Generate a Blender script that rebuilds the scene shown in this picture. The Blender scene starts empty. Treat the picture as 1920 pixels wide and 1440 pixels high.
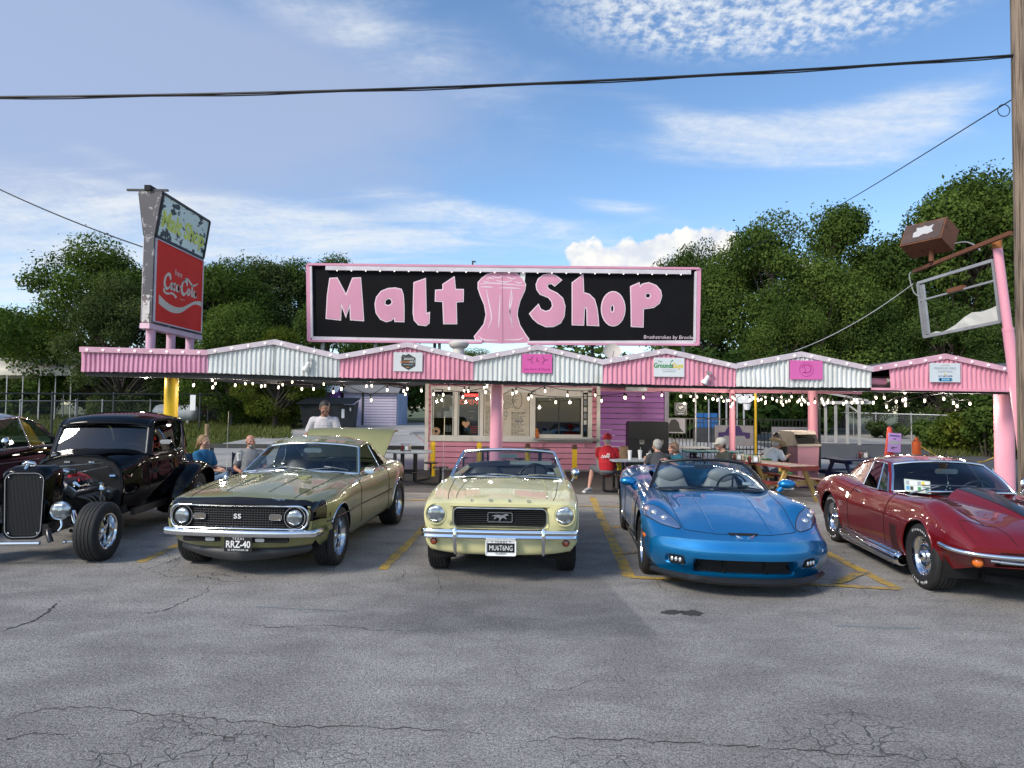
import bpy,math,random
import numpy as np
from mathutils import Vector,Matrix,Euler
random.seed(7)
RNG=np.random.default_rng(7)
R=math.radians
SC=bpy.context.scene
COL=SC.collection
FPX,HZ,ROLL,EYE=1230.0,767.0,0.011,1.82
TILT=math.atan((HZ-720.0)/FPX)
cam_d=bpy.data.cameras.new('camera')
cam=bpy.data.objects.new('camera',cam_d)
COL.objects.link(cam)
cam_d.sensor_fit='HORIZONTAL'
cam_d.sensor_width=36.0
cam_d.lens=FPX/1920.0*36.0
cam_d.clip_start=0.05
cam_d.clip_end=2000.0
CAM_M=Matrix.Translation((0,0,EYE))@Matrix.Rotation(R(90)+TILT,4,'X')@Matrix.Rotation(ROLL,4,'Z')
cam.matrix_world=CAM_M
SC.camera=cam
CAM_R=CAM_M.to_3x3()
def ray(px,py):
 return(CAM_R@Vector((px-960.0,720.0-py,-FPX))).normalized()
def U(px,py,Y):
 0
 d=ray(px,py)
 return Vector((0,0,EYE))+d*(Y/d.y)
def G(px,py,z=0.0):
 d=ray(px,py)
 t=(z-EYE)/d.z
 return Vector((0,0,EYE))+d*t
SUN_EL,SUN_AZ=R(38),R(230)
SKY_STRENGTH=0.104
world=bpy.data.worlds.new('World')
SC.world=world
world.use_nodes=True
wt=world.node_tree
wt.nodes.clear()
class NX:
 0
 def __init__(s,tree):s.t=tree
 def n(s,kind,**kw):
  nd=s.t.nodes.new(kind)
  for k,v in kw.items():setattr(nd,k,v)
  return nd
 def put(s,sock,v):
  if isinstance(v,bpy.types.NodeSocket):s.t.links.new(v,sock)
  elif v is not None:sock.default_value=v
 def m(s,op,a,b=None,c=None,clamp=False):
  nd=s.n('ShaderNodeMath',operation=op,use_clamp=clamp)
  for i,v in enumerate((a,b,c)):
   if v is not None:s.put(nd.inputs[i],v)
  return nd.outputs[0]
 def vm(s,op,a,b=None):
  nd=s.n('ShaderNodeVectorMath',operation=op)
  s.put(nd.inputs[0],a)
  if b is not None:s.put(nd.inputs[1],b)
  return nd.outputs[0]
 def comb(s,x,y,z):
  nd=s.n('ShaderNodeCombineXYZ')
  for i,v in enumerate((x,y,z)):s.put(nd.inputs[i],v)
  return nd.outputs[0]
 def sep(s,v):
  nd=s.n('ShaderNodeSeparateXYZ');s.put(nd.inputs[0],v);return nd.outputs
 def noise(s,vec,scale,detail=4,rough=0.55,dist=0.0):
  nd=s.n('ShaderNodeTexNoise')
  if vec is not None:s.put(nd.inputs['Vector'],vec)
  nd.inputs['Scale'].default_value=scale
  nd.inputs['Detail'].default_value=detail
  nd.inputs['Roughness'].default_value=rough
  nd.inputs['Distortion'].default_value=dist
  return nd.outputs[0]
 def voro(s,vec,scale,feature='F1',rnd=1.0):
  nd=s.n('ShaderNodeTexVoronoi',feature=feature)
  if vec is not None:s.put(nd.inputs['Vector'],vec)
  nd.inputs['Scale'].default_value=scale
  nd.inputs['Randomness'].default_value=rnd
  return nd
 def mr(s,v,a,b,c=0.0,d=1.0,smooth=True):
  nd=s.n('ShaderNodeMapRange',interpolation_type='SMOOTHSTEP' if smooth else 'LINEAR')
  s.put(nd.inputs[0],v)
  for i,q in enumerate((a,b,c,d)):s.put(nd.inputs[1+i],q)
  return nd.outputs[0]
 def mix(s,f,a,b,mode='MIX'):
  nd=s.n('ShaderNodeMix',data_type='RGBA',blend_type=mode)
  s.put(nd.inputs[0],f)
  for k,v in((6,a),(7,b)):
   if isinstance(v,tuple)and len(v)==3:v=(*v,1.0)
   s.put(nd.inputs[k],v)
  return nd.outputs[2]
w=NX(wt)
sky=w.n('ShaderNodeTexSky',sky_type='NISHITA')
sky.sun_disc=False
sky.sun_elevation=SUN_EL
sky.sun_rotation=SUN_AZ
sky.altitude=200.0
sky.air_density=1.0
sky.dust_density=0.6
sky.ozone_density=1.6
geo=w.n('ShaderNodeTexCoord').outputs['Generated']
dx,dy,dz=w.sep(geo)
az=w.m('ARCTAN2',dx,dy)
el=w.m('ARCSINE',dz)
den=w.m('ADD',w.m('MAXIMUM',dz,0.0),0.16)
plan=w.comb(w.m('DIVIDE',dx,den),w.m('DIVIDE',dy,den),0.0)
def azel(px,py):
 d=ray(px,py)
 return math.atan2(d.x,d.y),math.asin(d.z)
def mask(px,py,rx,ry,rot=0.0,soft=1.0):
 0
 a0,e0=azel(px,py)
 a=w.m('SUBTRACT',az,a0);e=w.m('SUBTRACT',el,e0)
 c,s_=math.cos(rot),math.sin(rot)
 u=w.m('DIVIDE',w.m('ADD',w.m('MULTIPLY',a,c),w.m('MULTIPLY',e,s_)),rx/FPX)
 v=w.m('DIVIDE',w.m('SUBTRACT',w.m('MULTIPLY',e,c),w.m('MULTIPLY',a,s_)),ry/FPX)
 r2=w.m('ADD',w.m('MULTIPLY',u,u),w.m('MULTIPLY',v,v))
 return w.m('POWER',2.718,w.m('MULTIPLY',r2,-soft))
n_low=w.noise(plan,0.9,5,0.55,0.6)
n_mid=w.noise(plan,2.6,6,0.6,0.4)
streak=w.noise(w.vm('MULTIPLY',plan,(1.0,2.6,1.0)),2.2,7,0.62,0.5)
fleck=w.noise(plan,38.0,3,0.6,0.15)
puff=w.noise(w.comb(az,w.m('MULTIPLY',el,1.25),0.0),22.0,5,0.55,0.2)
def ssum(*xs):
 r=xs[0]
 for x in xs[1:]:r=w.m('ADD',r,x)
 return r
def scl(x,k):return w.m('MULTIPLY',x,k)
sheet=ssum(scl(mask(60,110,560,170,0.03),1.0),scl(mask(470,190,460,130,0.10),0.6),scl(mask(-500,150,700,260),.9))
sheet=w.m('MULTIPLY',w.mr(w.m('ADD',sheet,w.m('ADD',scl(w.m('SUBTRACT',n_low,0.5),0.8),scl(w.m('SUBTRACT',n_mid,0.5),0.9))),0.12,1.2),0.80,clamp=True)
wisp=ssum(scl(mask(560,20,330,50,-0.25),0.85),scl(mask(160,440,480,60,0.05),1.0),scl(mask(-60,480,260,110),0.7),scl(mask(520,420,330,46,-0.08),.75),scl(mask(820,385,170,26,-0.12),.85),scl(mask(1050,440,330,42,-0.04),.55),scl(mask(1450,255,270,44,-0.02),1.0),scl(mask(1320,238,150,26,-0.35),.9),scl(mask(1690,225,110,45,0.25),1.0),scl(mask(1600,290,150,24,-0.1),.6),scl(mask(1180,395,130,16,-0.2),.55),scl(mask(180,285,130,18,-0.2),.3),scl(mask(860,110,240,70,-0.3),.42),scl(mask(2250,330,300,60),.8),scl(mask(-700,420,500,80),.8))
wisp=w.m('MULTIPLY',w.mr(w.m('ADD',wisp,scl(w.m('SUBTRACT',streak,0.5),1.1)),0.25,1.15),w.mr(w.m('ADD',w.m('ADD',scl(streak,.8),scl(n_mid,.35)),scl(fleck,.22)),.48,.92,.22,1.0))
dapple=ssum(scl(mask(1440,15,250,52,-0.02),1.0),scl(mask(1620,-10,200,60),0.8),scl(mask(1300,-40,300,70),.7))
dapple=w.m('MULTIPLY',w.mr(dapple,0.12,0.85),w.mr(w.m('ADD',fleck,scl(streak,.5)),0.55,0.95))
cum=ssum(scl(mask(1150,492,75,46),1.0),scl(mask(1082,482,42,34),.95),scl(mask(1225,478,60,38),1.0),scl(mask(1285,462,48,36),1.0),scl(mask(1346,444,36,32),1.0),scl(mask(1300,500,90,34),.8),scl(mask(1480,500,120,50),.7))
cum=w.mr(w.m('ADD',cum,scl(w.m('SUBTRACT',puff,0.5),2.6)),0.70,1.0)
front=w.mr(dy,0.15,0.55)
rest=w.m('MULTIPLY',w.mr(w.m('ADD',scl(n_low,.75),scl(n_mid,.4)),0.50,0.82),w.m('SUBTRACT',1.0,front))
white_d=w.m('MAXIMUM',w.m('MAXIMUM',wisp,dapple),rest)
bg_sky=w.n('ShaderNodeBackground')
hsv=w.n('ShaderNodeHueSaturation')
hsv.inputs['Saturation'].default_value=1.12
wt.links.new(sky.outputs[0],hsv.inputs['Color'])
wt.links.new(hsv.outputs[0],bg_sky.inputs[0])
bg_sky.inputs[1].default_value=SKY_STRENGTH
def bg(col,st):
 b=w.n('ShaderNodeBackground')
 if isinstance(col,tuple):b.inputs[0].default_value=(*col,1)
 else:wt.links.new(col,b.inputs[0])
 b.inputs[1].default_value=st
 return b.outputs[0]
def mixs(f,a,b):
 nd=w.n('ShaderNodeMixShader');w.put(nd.inputs[0],f);wt.links.new(a,nd.inputs[1]);wt.links.new(b,nd.inputs[2]);return nd.outputs[0]
CLOUD=0.58
s1=mixs(sheet,bg_sky.outputs[0],bg((0.36,0.435,0.62),CLOUD))
s2=mixs(scl(white_d,0.88),s1,bg((0.72,0.76,0.80),CLOUD))
s3=mixs(cum,s2,bg(w.mix(w.mr(puff,.35,.65),(0.62,0.67,0.75),(0.88,0.86,0.82)),CLOUD))
out=w.n('ShaderNodeOutputWorld')
wt.links.new(s3,out.inputs[0])
sun_d=bpy.data.lights.new('sun','SUN')
sun_d.energy=1.75
sun_d.angle=R(16)
sun_d.color=(1.0,0.91,0.78)
sun=bpy.data.objects.new('sun',sun_d)
COL.objects.link(sun)
sv=Vector((math.sin(SUN_AZ)*math.cos(SUN_EL),math.cos(SUN_AZ)*math.cos(SUN_EL),math.sin(SUN_EL)))
sun.rotation_euler=sv.to_track_quat('Z','Y').to_euler()
sun.location=sv*60
SC.view_settings.view_transform='Standard'
SC.view_settings.look='None'
SC.view_settings.exposure=1.05
SC.view_settings.gamma=1.0
SC.view_settings.use_curve_mapping=False
SC.render.engine='CYCLES'
SC.cycles.max_bounces=7
SC.cycles.diffuse_bounces=3
SC.cycles.glossy_bounces=3
SC.cycles.transparent_max_bounces=14
SC.cycles.transmission_bounces=4
SC.cycles.caustics_reflective=False
SC.cycles.caustics_refractive=False
SC.cycles.use_denoising=True
class MB:
 0
 def __init__(s):s.v=[];s.f=[];s.mi=[];s.cur=0
 def add(s,vs,fs):
  b=len(s.v)
  s.v.extend([tuple(map(float,v))for v in vs])
  for f in fs:
   s.f.append(tuple(i+b for i in f));s.mi.append(s.cur)
  return s
 def poly(s,pts):return s.add(pts,[tuple(range(len(pts)))])
 def box(s,c,size,rot=None):
  x,y,z=(k/2 for k in size)
  vs=[Vector(p)for p in((-x,-y,-z),(x,-y,-z),(x,y,-z),(-x,y,-z),(-x,-y,z),(x,-y,z),(x,y,z),(-x,y,z))]
  if rot is not None:vs=[rot@v for v in vs]
  c=Vector(c)
  return s.add([v+c for v in vs],[(0,3,2,1),(4,5,6,7),(0,1,5,4),(1,2,6,5),(2,3,7,6),(3,0,4,7)])
 def bar(s,a,b,w,h,up=(0,0,1)):
  0
  a=Vector(a);b=Vector(b);d=(b-a).normalized();u=Vector(up)
  if abs(d.dot(u))>.99:u=Vector((0,1,0))
  sx=d.cross(u).normalized();u=sx.cross(d).normalized()
  vs=[]
  for p in(a,b):
   for i,j in((-1,-1),(1,-1),(1,1),(-1,1)):vs.append(p+sx*(i*w/2)+u*(j*h/2))
  return s.add(vs,[(3,2,1,0),(4,5,6,7),(0,1,5,4),(1,2,6,5),(2,3,7,6),(3,0,4,7)])
 def tube(s,pts,r,n=8,closed=False,cap=True):
  pts=[Vector(p)for p in pts];m=len(pts)
  rs=r if isinstance(r,(list,tuple))else[r]*m
  vs=[];prev=None
  for i,p in enumerate(pts):
   if closed:d=pts[(i+1)%m]-pts[i-1]
   else:d=pts[min(i+1,m-1)]-pts[max(i-1,0)]
   d=d.normalized()if d.length>1e-9 else Vector((0,0,1))
   if prev is None:
    u=Vector((0,0,1))if abs(d.z)<.9 else Vector((1,0,0))
    u=(u-d*u.dot(d)).normalized()
   else:
    u=prev-d*prev.dot(d)
    u=u.normalized()if u.length>1e-6 else prev
   prev=u;q=d.cross(u)
   for k in range(n):
    a=2*math.pi*k/n
    vs.append(p+(u*math.cos(a)+q*math.sin(a))*rs[i])
  fs=[]
  for i in range(m if closed else m-1):
   j=(i+1)%m
   for k in range(n):
    l=(k+1)%n
    fs.append((i*n+k,i*n+l,j*n+l,j*n+k))
  if cap and not closed:
   fs.append(tuple(range(n))[::-1]);fs.append(tuple((m-1)*n+k for k in range(n)))
  return s.add(vs,fs)
 def cyl(s,a,b,r0,r1=None,n=16,cap=True):
  return s.tube([a,b],[r0,r0 if r1 is None else r1],n,False,cap)
 def lathe(s,prof,n=24,M=None,a0=0.0,a1=2*math.pi):
  0
  full=abs(a1-a0-2*math.pi)<1e-6
  k_n=n if full else n+1
  vs=[]
  for r,h in prof:
   for k in range(k_n):
    a=a0+(a1-a0)*k/n
    p=Vector((r*math.cos(a),r*math.sin(a),h))
    vs.append(M@p if M is not None else p)
  fs=[]
  for i in range(len(prof)-1):
   for k in range(n):
    l=(k+1)%k_n if full else k+1
    fs.append((i*k_n+k,i*k_n+l,(i+1)*k_n+l,(i+1)*k_n+k))
  return s.add(vs,fs)
 def grid(s,P,cu=False,cv=False):
  P=np.asarray(P,float);nu,nv=P.shape[:2]
  fs=[]
  for i in range(nu if cu else nu-1):
   for j in range(nv if cv else nv-1):
    a,b=(i+1)%nu,(j+1)%nv
    fs.append((i*nv+j,a*nv+j,a*nv+b,i*nv+b))
  return s.add(P.reshape(-1,3),fs)
 def ball(s,c,r,n=12,m=8,sc=(1,1,1)):
  vs=[]
  for i in range(m+1):
   t=math.pi*i/m
   for k in range(n):
    a=2*math.pi*k/n
    vs.append((c[0]+sc[0]*r*math.sin(t)*math.cos(a),c[1]+sc[1]*r*math.sin(t)*math.sin(a),c[2]-sc[2]*r*math.cos(t)))
  fs=[]
  for i in range(m):
   for k in range(n):fs.append((i*n+k,i*n+(k+1)%n,(i+1)*n+(k+1)%n,(i+1)*n+k))
  return s.add(vs,fs)
 def prism(s,pts,a,b):
  0
  a=Vector(a);b=Vector(b);n=len(pts)
  vs=[Vector(p)+a for p in pts]+[Vector(p)+b for p in pts]
  fs=[tuple(range(n))[::-1],tuple(range(n,2*n))]+[(i,(i+1)%n,n+(i+1)%n,n+i)for i in range(n)]
  return s.add(vs,fs)
 def mesh(s,name):
  me=bpy.data.meshes.new(name)
  me.from_pydata(s.v,[],s.f)
  if any(s.mi):me.polygons.foreach_set('material_index',s.mi)
  me.update()
  return me
def finish(me,smooth):
 if smooth is not None:
  me.polygons.foreach_set('use_smooth',[True]*len(me.polygons))
  if smooth<179:me.set_sharp_from_angle(angle=R(smooth))
def obj(name,mb,mat,parent=None,smooth=None,loc=None,rot=None,weld=False):
 me=mb.mesh(name)if isinstance(mb,MB)else mb
 if weld:
  import bmesh
  bm=bmesh.new();bm.from_mesh(me)
  bmesh.ops.remove_doubles(bm,verts=bm.verts,dist=0.0004)
  bmesh.ops.recalc_face_normals(bm,faces=bm.faces)
  bm.to_mesh(me);bm.free()
 for m in(mat if isinstance(mat,(list,tuple))else[mat]):
  if m is not None:me.materials.append(m)
 finish(me,smooth)
 o=bpy.data.objects.new(name,me)
 COL.objects.link(o)
 if parent is not None:o.parent=parent
 if loc is not None:o.location=loc
 if rot is not None:o.rotation_euler=rot
 return o
def tag(o,label,cat,group=None):
 o['label']=label;o['category']=cat
 if group:o['group']=group
 return o
def thing(name,label,cat,loc=(0,0,0),rz=0.0,group=None):
 o=bpy.data.objects.new(name,None);COL.objects.link(o)
 o.empty_display_size=0.2
 o.location=loc;o.rotation_euler=(0,0,rz)
 return tag(o,label,cat,group)
def kind(o,k):o['kind']=k;return o
def copy_tree(o,parent=None):
 c=o.copy();COL.objects.link(c)
 if parent is not None:c.parent=parent
 for ch in list(o.children):copy_tree(ch,c)
 return c
def curve_mesh(make,extrude=0.0,offset=0.0,bevel=0.0,res=3):
 cu=bpy.data.curves.new('outline','CURVE');cu.dimensions='2D';cu.fill_mode='BOTH'
 cu.extrude=extrude;cu.offset=offset;cu.bevel_depth=bevel
 make(cu)
 o=bpy.data.objects.new('outline',cu);COL.objects.link(o)
 bpy.context.view_layer.update()
 me=bpy.data.meshes.new_from_object(o.evaluated_get(bpy.context.evaluated_depsgraph_get()))
 bpy.data.objects.remove(o);bpy.data.curves.remove(cu)
 return me
def outline_mesh(polys,extrude=0.004,offset=0.0):
 0
 def mk(cu):
  for pl in polys:
   sp=cu.splines.new('POLY');sp.points.add(len(pl)-1)
   for p,q in zip(sp.points,pl):p.co=(q[0],q[1],0,1)
   sp.use_cyclic_u=True
 return curve_mesh(mk,extrude,offset)
def text_mesh(body,size,extrude=0.001,align='CENTER',shear=0.0,offset=0.0,space=1.0,line=1.0,xs=1.0):
 cu=bpy.data.curves.new('lettering','FONT')
 cu.body=body;cu.size=size;cu.extrude=extrude;cu.align_x=align;cu.align_y='CENTER'
 cu.shear=shear;cu.offset=offset;cu.space_character=space;cu.space_line=line;cu.resolution_u=3
 o=bpy.data.objects.new('lettering',cu);COL.objects.link(o)
 bpy.context.view_layer.update()
 me=bpy.data.meshes.new_from_object(o.evaluated_get(bpy.context.evaluated_depsgraph_get()))
 bpy.data.objects.remove(o);bpy.data.curves.remove(cu)
 if xs!=1.0:
  for v in me.vertices:v.co.x*=xs
 return me
def place(me,M):
 me.transform(M);return me
def stand(loc,rz=0.0,tilt=0.0):
 0
 return Matrix.Translation(loc)@Matrix.Rotation(rz,4,'Z')@Matrix.Rotation(R(90)+tilt,4,'X')
def smooth_line(pts,k=6,closed=False):
 0
 P=[np.array(p,float)for p in pts];n=len(P);outp=[]
 rng_=range(n if closed else n-1)
 for i in rng_:
  p0=P[(i-1)%n]if(closed or i>0)else P[0]*2-P[1]
  p1=P[i];p2=P[(i+1)%n]
  p3=P[(i+2)%n]if(closed or i+2<n)else P[-1]*2-P[-2]
  for j in range(k):
   t=j/k
   outp.append(0.5*((2*p1)+(-p0+p2)*t+(2*p0-5*p1+4*p2-p3)*t*t+(-p0+3*p1-3*p2+p3)*t**3))
 if not closed:outp.append(P[-1])
 return outp
def pbr(name,col,rough=0.6,metal=0.0,coat=0.0,coat_rough=0.03,spec=0.5,var=0.0,vscale=3.0,bump=0.0,bscale=40.0,emit=None,estr=0.0,detail=4):
 0
 m=bpy.data.materials.new(name);m.use_nodes=True
 t=m.node_tree;b=t.nodes['Principled BSDF']
 b.inputs['Base Color'].default_value=(*col,1)
 b.inputs['Roughness'].default_value=rough
 b.inputs['Metallic'].default_value=metal
 b.inputs['Coat Weight'].default_value=coat
 b.inputs['Coat Roughness'].default_value=coat_rough
 b.inputs['Specular IOR Level'].default_value=spec
 if emit:b.inputs['Emission Color'].default_value=(*emit,1);b.inputs['Emission Strength'].default_value=estr
 x=NX(t)
 if var or bump:
  co=x.n('ShaderNodeTexCoord').outputs['Object']
  if var:
   n=x.noise(co,vscale,detail,0.6)
   f=x.mr(n,0.3,0.7,1-var,1+var,False)
   c=x.vm('SCALE',tuple(col));nd=c.node;x.put(nd.inputs['Scale'],f)
   t.links.new(c,b.inputs['Base Color'])
   t.links.new(x.mr(n,.3,.7,max(rough-.08,.02),min(rough+.08,1),False),b.inputs['Roughness'])
  if bump:
   bp=x.n('ShaderNodeBump');bp.inputs['Strength'].default_value=bump;bp.inputs['Distance'].default_value=0.01
   t.links.new(x.noise(co,bscale,3,.6),bp.inputs['Height'])
   t.links.new(bp.outputs[0],b.inputs['Normal'])
 return m
def dirty(name,col,dirt=(0.12,0.09,0.07),amount=0.4,rough=0.55,scale=2.0,lo=0.5,hi=0.75,stretch=(1,1,1),bump=0.0,metal=0.0,flake=None,coat=0.0,spec=.35):
 0
 m=bpy.data.materials.new(name);m.use_nodes=True
 t=m.node_tree;b=t.nodes['Principled BSDF'];x=NX(t)
 co=x.vm('MULTIPLY',x.n('ShaderNodeTexCoord').outputs['Object'],stretch)
 n=x.noise(co,scale,7,0.62,0.3)
 f=x.m('MULTIPLY',x.mr(n,lo,hi),amount)
 big=x.noise(co,scale*.35,3,.5)
 base=x.mix(x.mr(big,.3,.7),tuple(c*.9 for c in col),tuple(min(c*1.08,1)for c in col))
 c=x.mix(f,base,dirt)
 t.links.new(c,b.inputs['Base Color'])
 b.inputs['Roughness'].default_value=rough;b.inputs['Metallic'].default_value=metal;b.inputs['Coat Weight'].default_value=coat;b.inputs['Specular IOR Level'].default_value=spec
 if bump:
  bp=x.n('ShaderNodeBump');bp.inputs['Strength'].default_value=bump;bp.inputs['Distance'].default_value=.01
  t.links.new(n,bp.inputs['Height']);t.links.new(bp.outputs[0],b.inputs['Normal'])
 return m
def glass(name,tint=(0.5,0.56,0.58),fres=1.45,boost=0.0):
 m=bpy.data.materials.new(name);m.use_nodes=True
 t=m.node_tree;t.nodes.clear();x=NX(t)
 tr=x.n('ShaderNodeBsdfTransparent');tr.inputs[0].default_value=(*tint,1)
 gl=x.n('ShaderNodeBsdfGlossy');gl.inputs['Roughness'].default_value=0.02
 gl.inputs[0].default_value=(0.95,0.97,1,1)
 ge=x.n('ShaderNodeNewGeometry');dt=x.n('ShaderNodeVectorMath',operation='DOT_PRODUCT');t.links.new(ge.outputs['Normal'],dt.inputs[0]);t.links.new(ge.outputs['Incoming'],dt.inputs[1])
 f0=((fres-1)/(fres+1))**2;ra=x.m('ADD',x.m('MULTIPLY',x.m('POWER',x.m('SUBTRACT',1.0,x.m('ABSOLUTE',dt.outputs['Value'])),5.0),1-f0),f0)
 mx=x.n('ShaderNodeMixShader')
 t.links.new(x.m('ADD',ra,boost,clamp=True),mx.inputs[0])
 t.links.new(tr.outputs[0],mx.inputs[1]);t.links.new(gl.outputs[0],mx.inputs[2])
 o=x.n('ShaderNodeOutputMaterial');t.links.new(mx.outputs[0],o.inputs[0])
 return m
def emission(name,col,st):
 m=bpy.data.materials.new(name);m.use_nodes=True
 t=m.node_tree;t.nodes.clear();x=NX(t)
 e=x.n('ShaderNodeEmission');e.inputs[0].default_value=(*col,1);e.inputs[1].default_value=st
 o=x.n('ShaderNodeOutputMaterial');t.links.new(e.outputs[0],o.inputs[0])
 return m
PINK=(0.72,0.30,0.39)
M={}
M['chrome']=pbr('chrome',(0.78,0.80,0.82),0.09,1.0)
M['steel']=pbr('dull_steel',(0.45,0.46,0.47),0.35,1.0,var=.15,vscale=6)
M['black']=pbr('black_plastic',(0.012,0.012,0.013),0.55)
M['rubber']=pbr('tyre_rubber',(0.013,0.013,0.014),0.75,var=.25,vscale=9,bump=.2,bscale=120)
M['dark']=pbr('dark_underside',(0.004,0.004,0.0045),0.9)
M['white']=pbr('white_paint',(0.78,0.78,0.77),0.5,var=.05)
M['cream']=dirty('cream_trim_paint',(0.86,0.83,0.79),(0.3,0.25,0.2),.35,.55,3)
M['pink']=dirty('pink_wall_paint',(0.84,0.34,0.46),(0.35,0.16,0.18),.3,.5,2.2)
M['pink_post']=dirty('pink_post_paint',(0.76,0.33,0.42),(0.45,0.2,0.24),.3,.38,1.6,stretch=(1,1,.35))
M['pale_pink']=dirty('pale_pink_paint',(0.78,0.52,0.60),(0.5,0.33,0.38),.4,.5,3)
M['purple']=dirty('purple_wall_paint',(0.47,0.20,0.55),(0.2,0.09,0.2),.3,.5,2)
M['yellow_paint']=dirty('yellow_post_paint',(0.78,0.50,0.02),(0.35,0.2,0.03),.35,.4,2.5,stretch=(1,1,.4))
M['rust']=dirty('rusty_steel',(0.16,0.065,0.035),(0.05,0.025,0.02),.8,.8,6,bump=.4)
M['galv']=dirty('galvanised_steel',(0.38,0.39,0.40),(0.2,0.17,0.15),.5,.45,4,metal=.4)
M['bulb']=emission('lit_bulb',(1.0,0.84,0.60),3.2)
M['wire']=pbr('black_cable',(0.01,0.01,0.011),0.6)
M['amber']=pbr('amber_lens',(0.75,0.17,0.01),0.15,coat=1)
M['lens']=pbr('headlamp_glass',(0.62,0.66,0.68),0.08,.75,coat=1)
M['red_lens']=pbr('red_lens',(0.5,0.02,0.01),0.2,coat=1)
M['car_glass']=glass('car_glass',(0.52,0.60,0.62),1.5,.03)
M['clear_glass']=glass('clear_glass',(0.78,0.82,0.82),1.45,.015)
M['dark_glass']=glass('dark_glass',(0.10,0.11,0.12),1.5,.02)
M['seat_black']=pbr('black_vinyl',(0.02,0.02,0.022),0.45)
M['seat_grey']=pbr('grey_leather',(0.30,0.31,0.31),0.5)
M['menu_ink']=pbr('dark_ink',(0.03,0.03,0.03),.7)
M['blk']=pbr('black_satin_paint',(0.006,0.006,0.007),.35,coat=.3)
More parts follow.
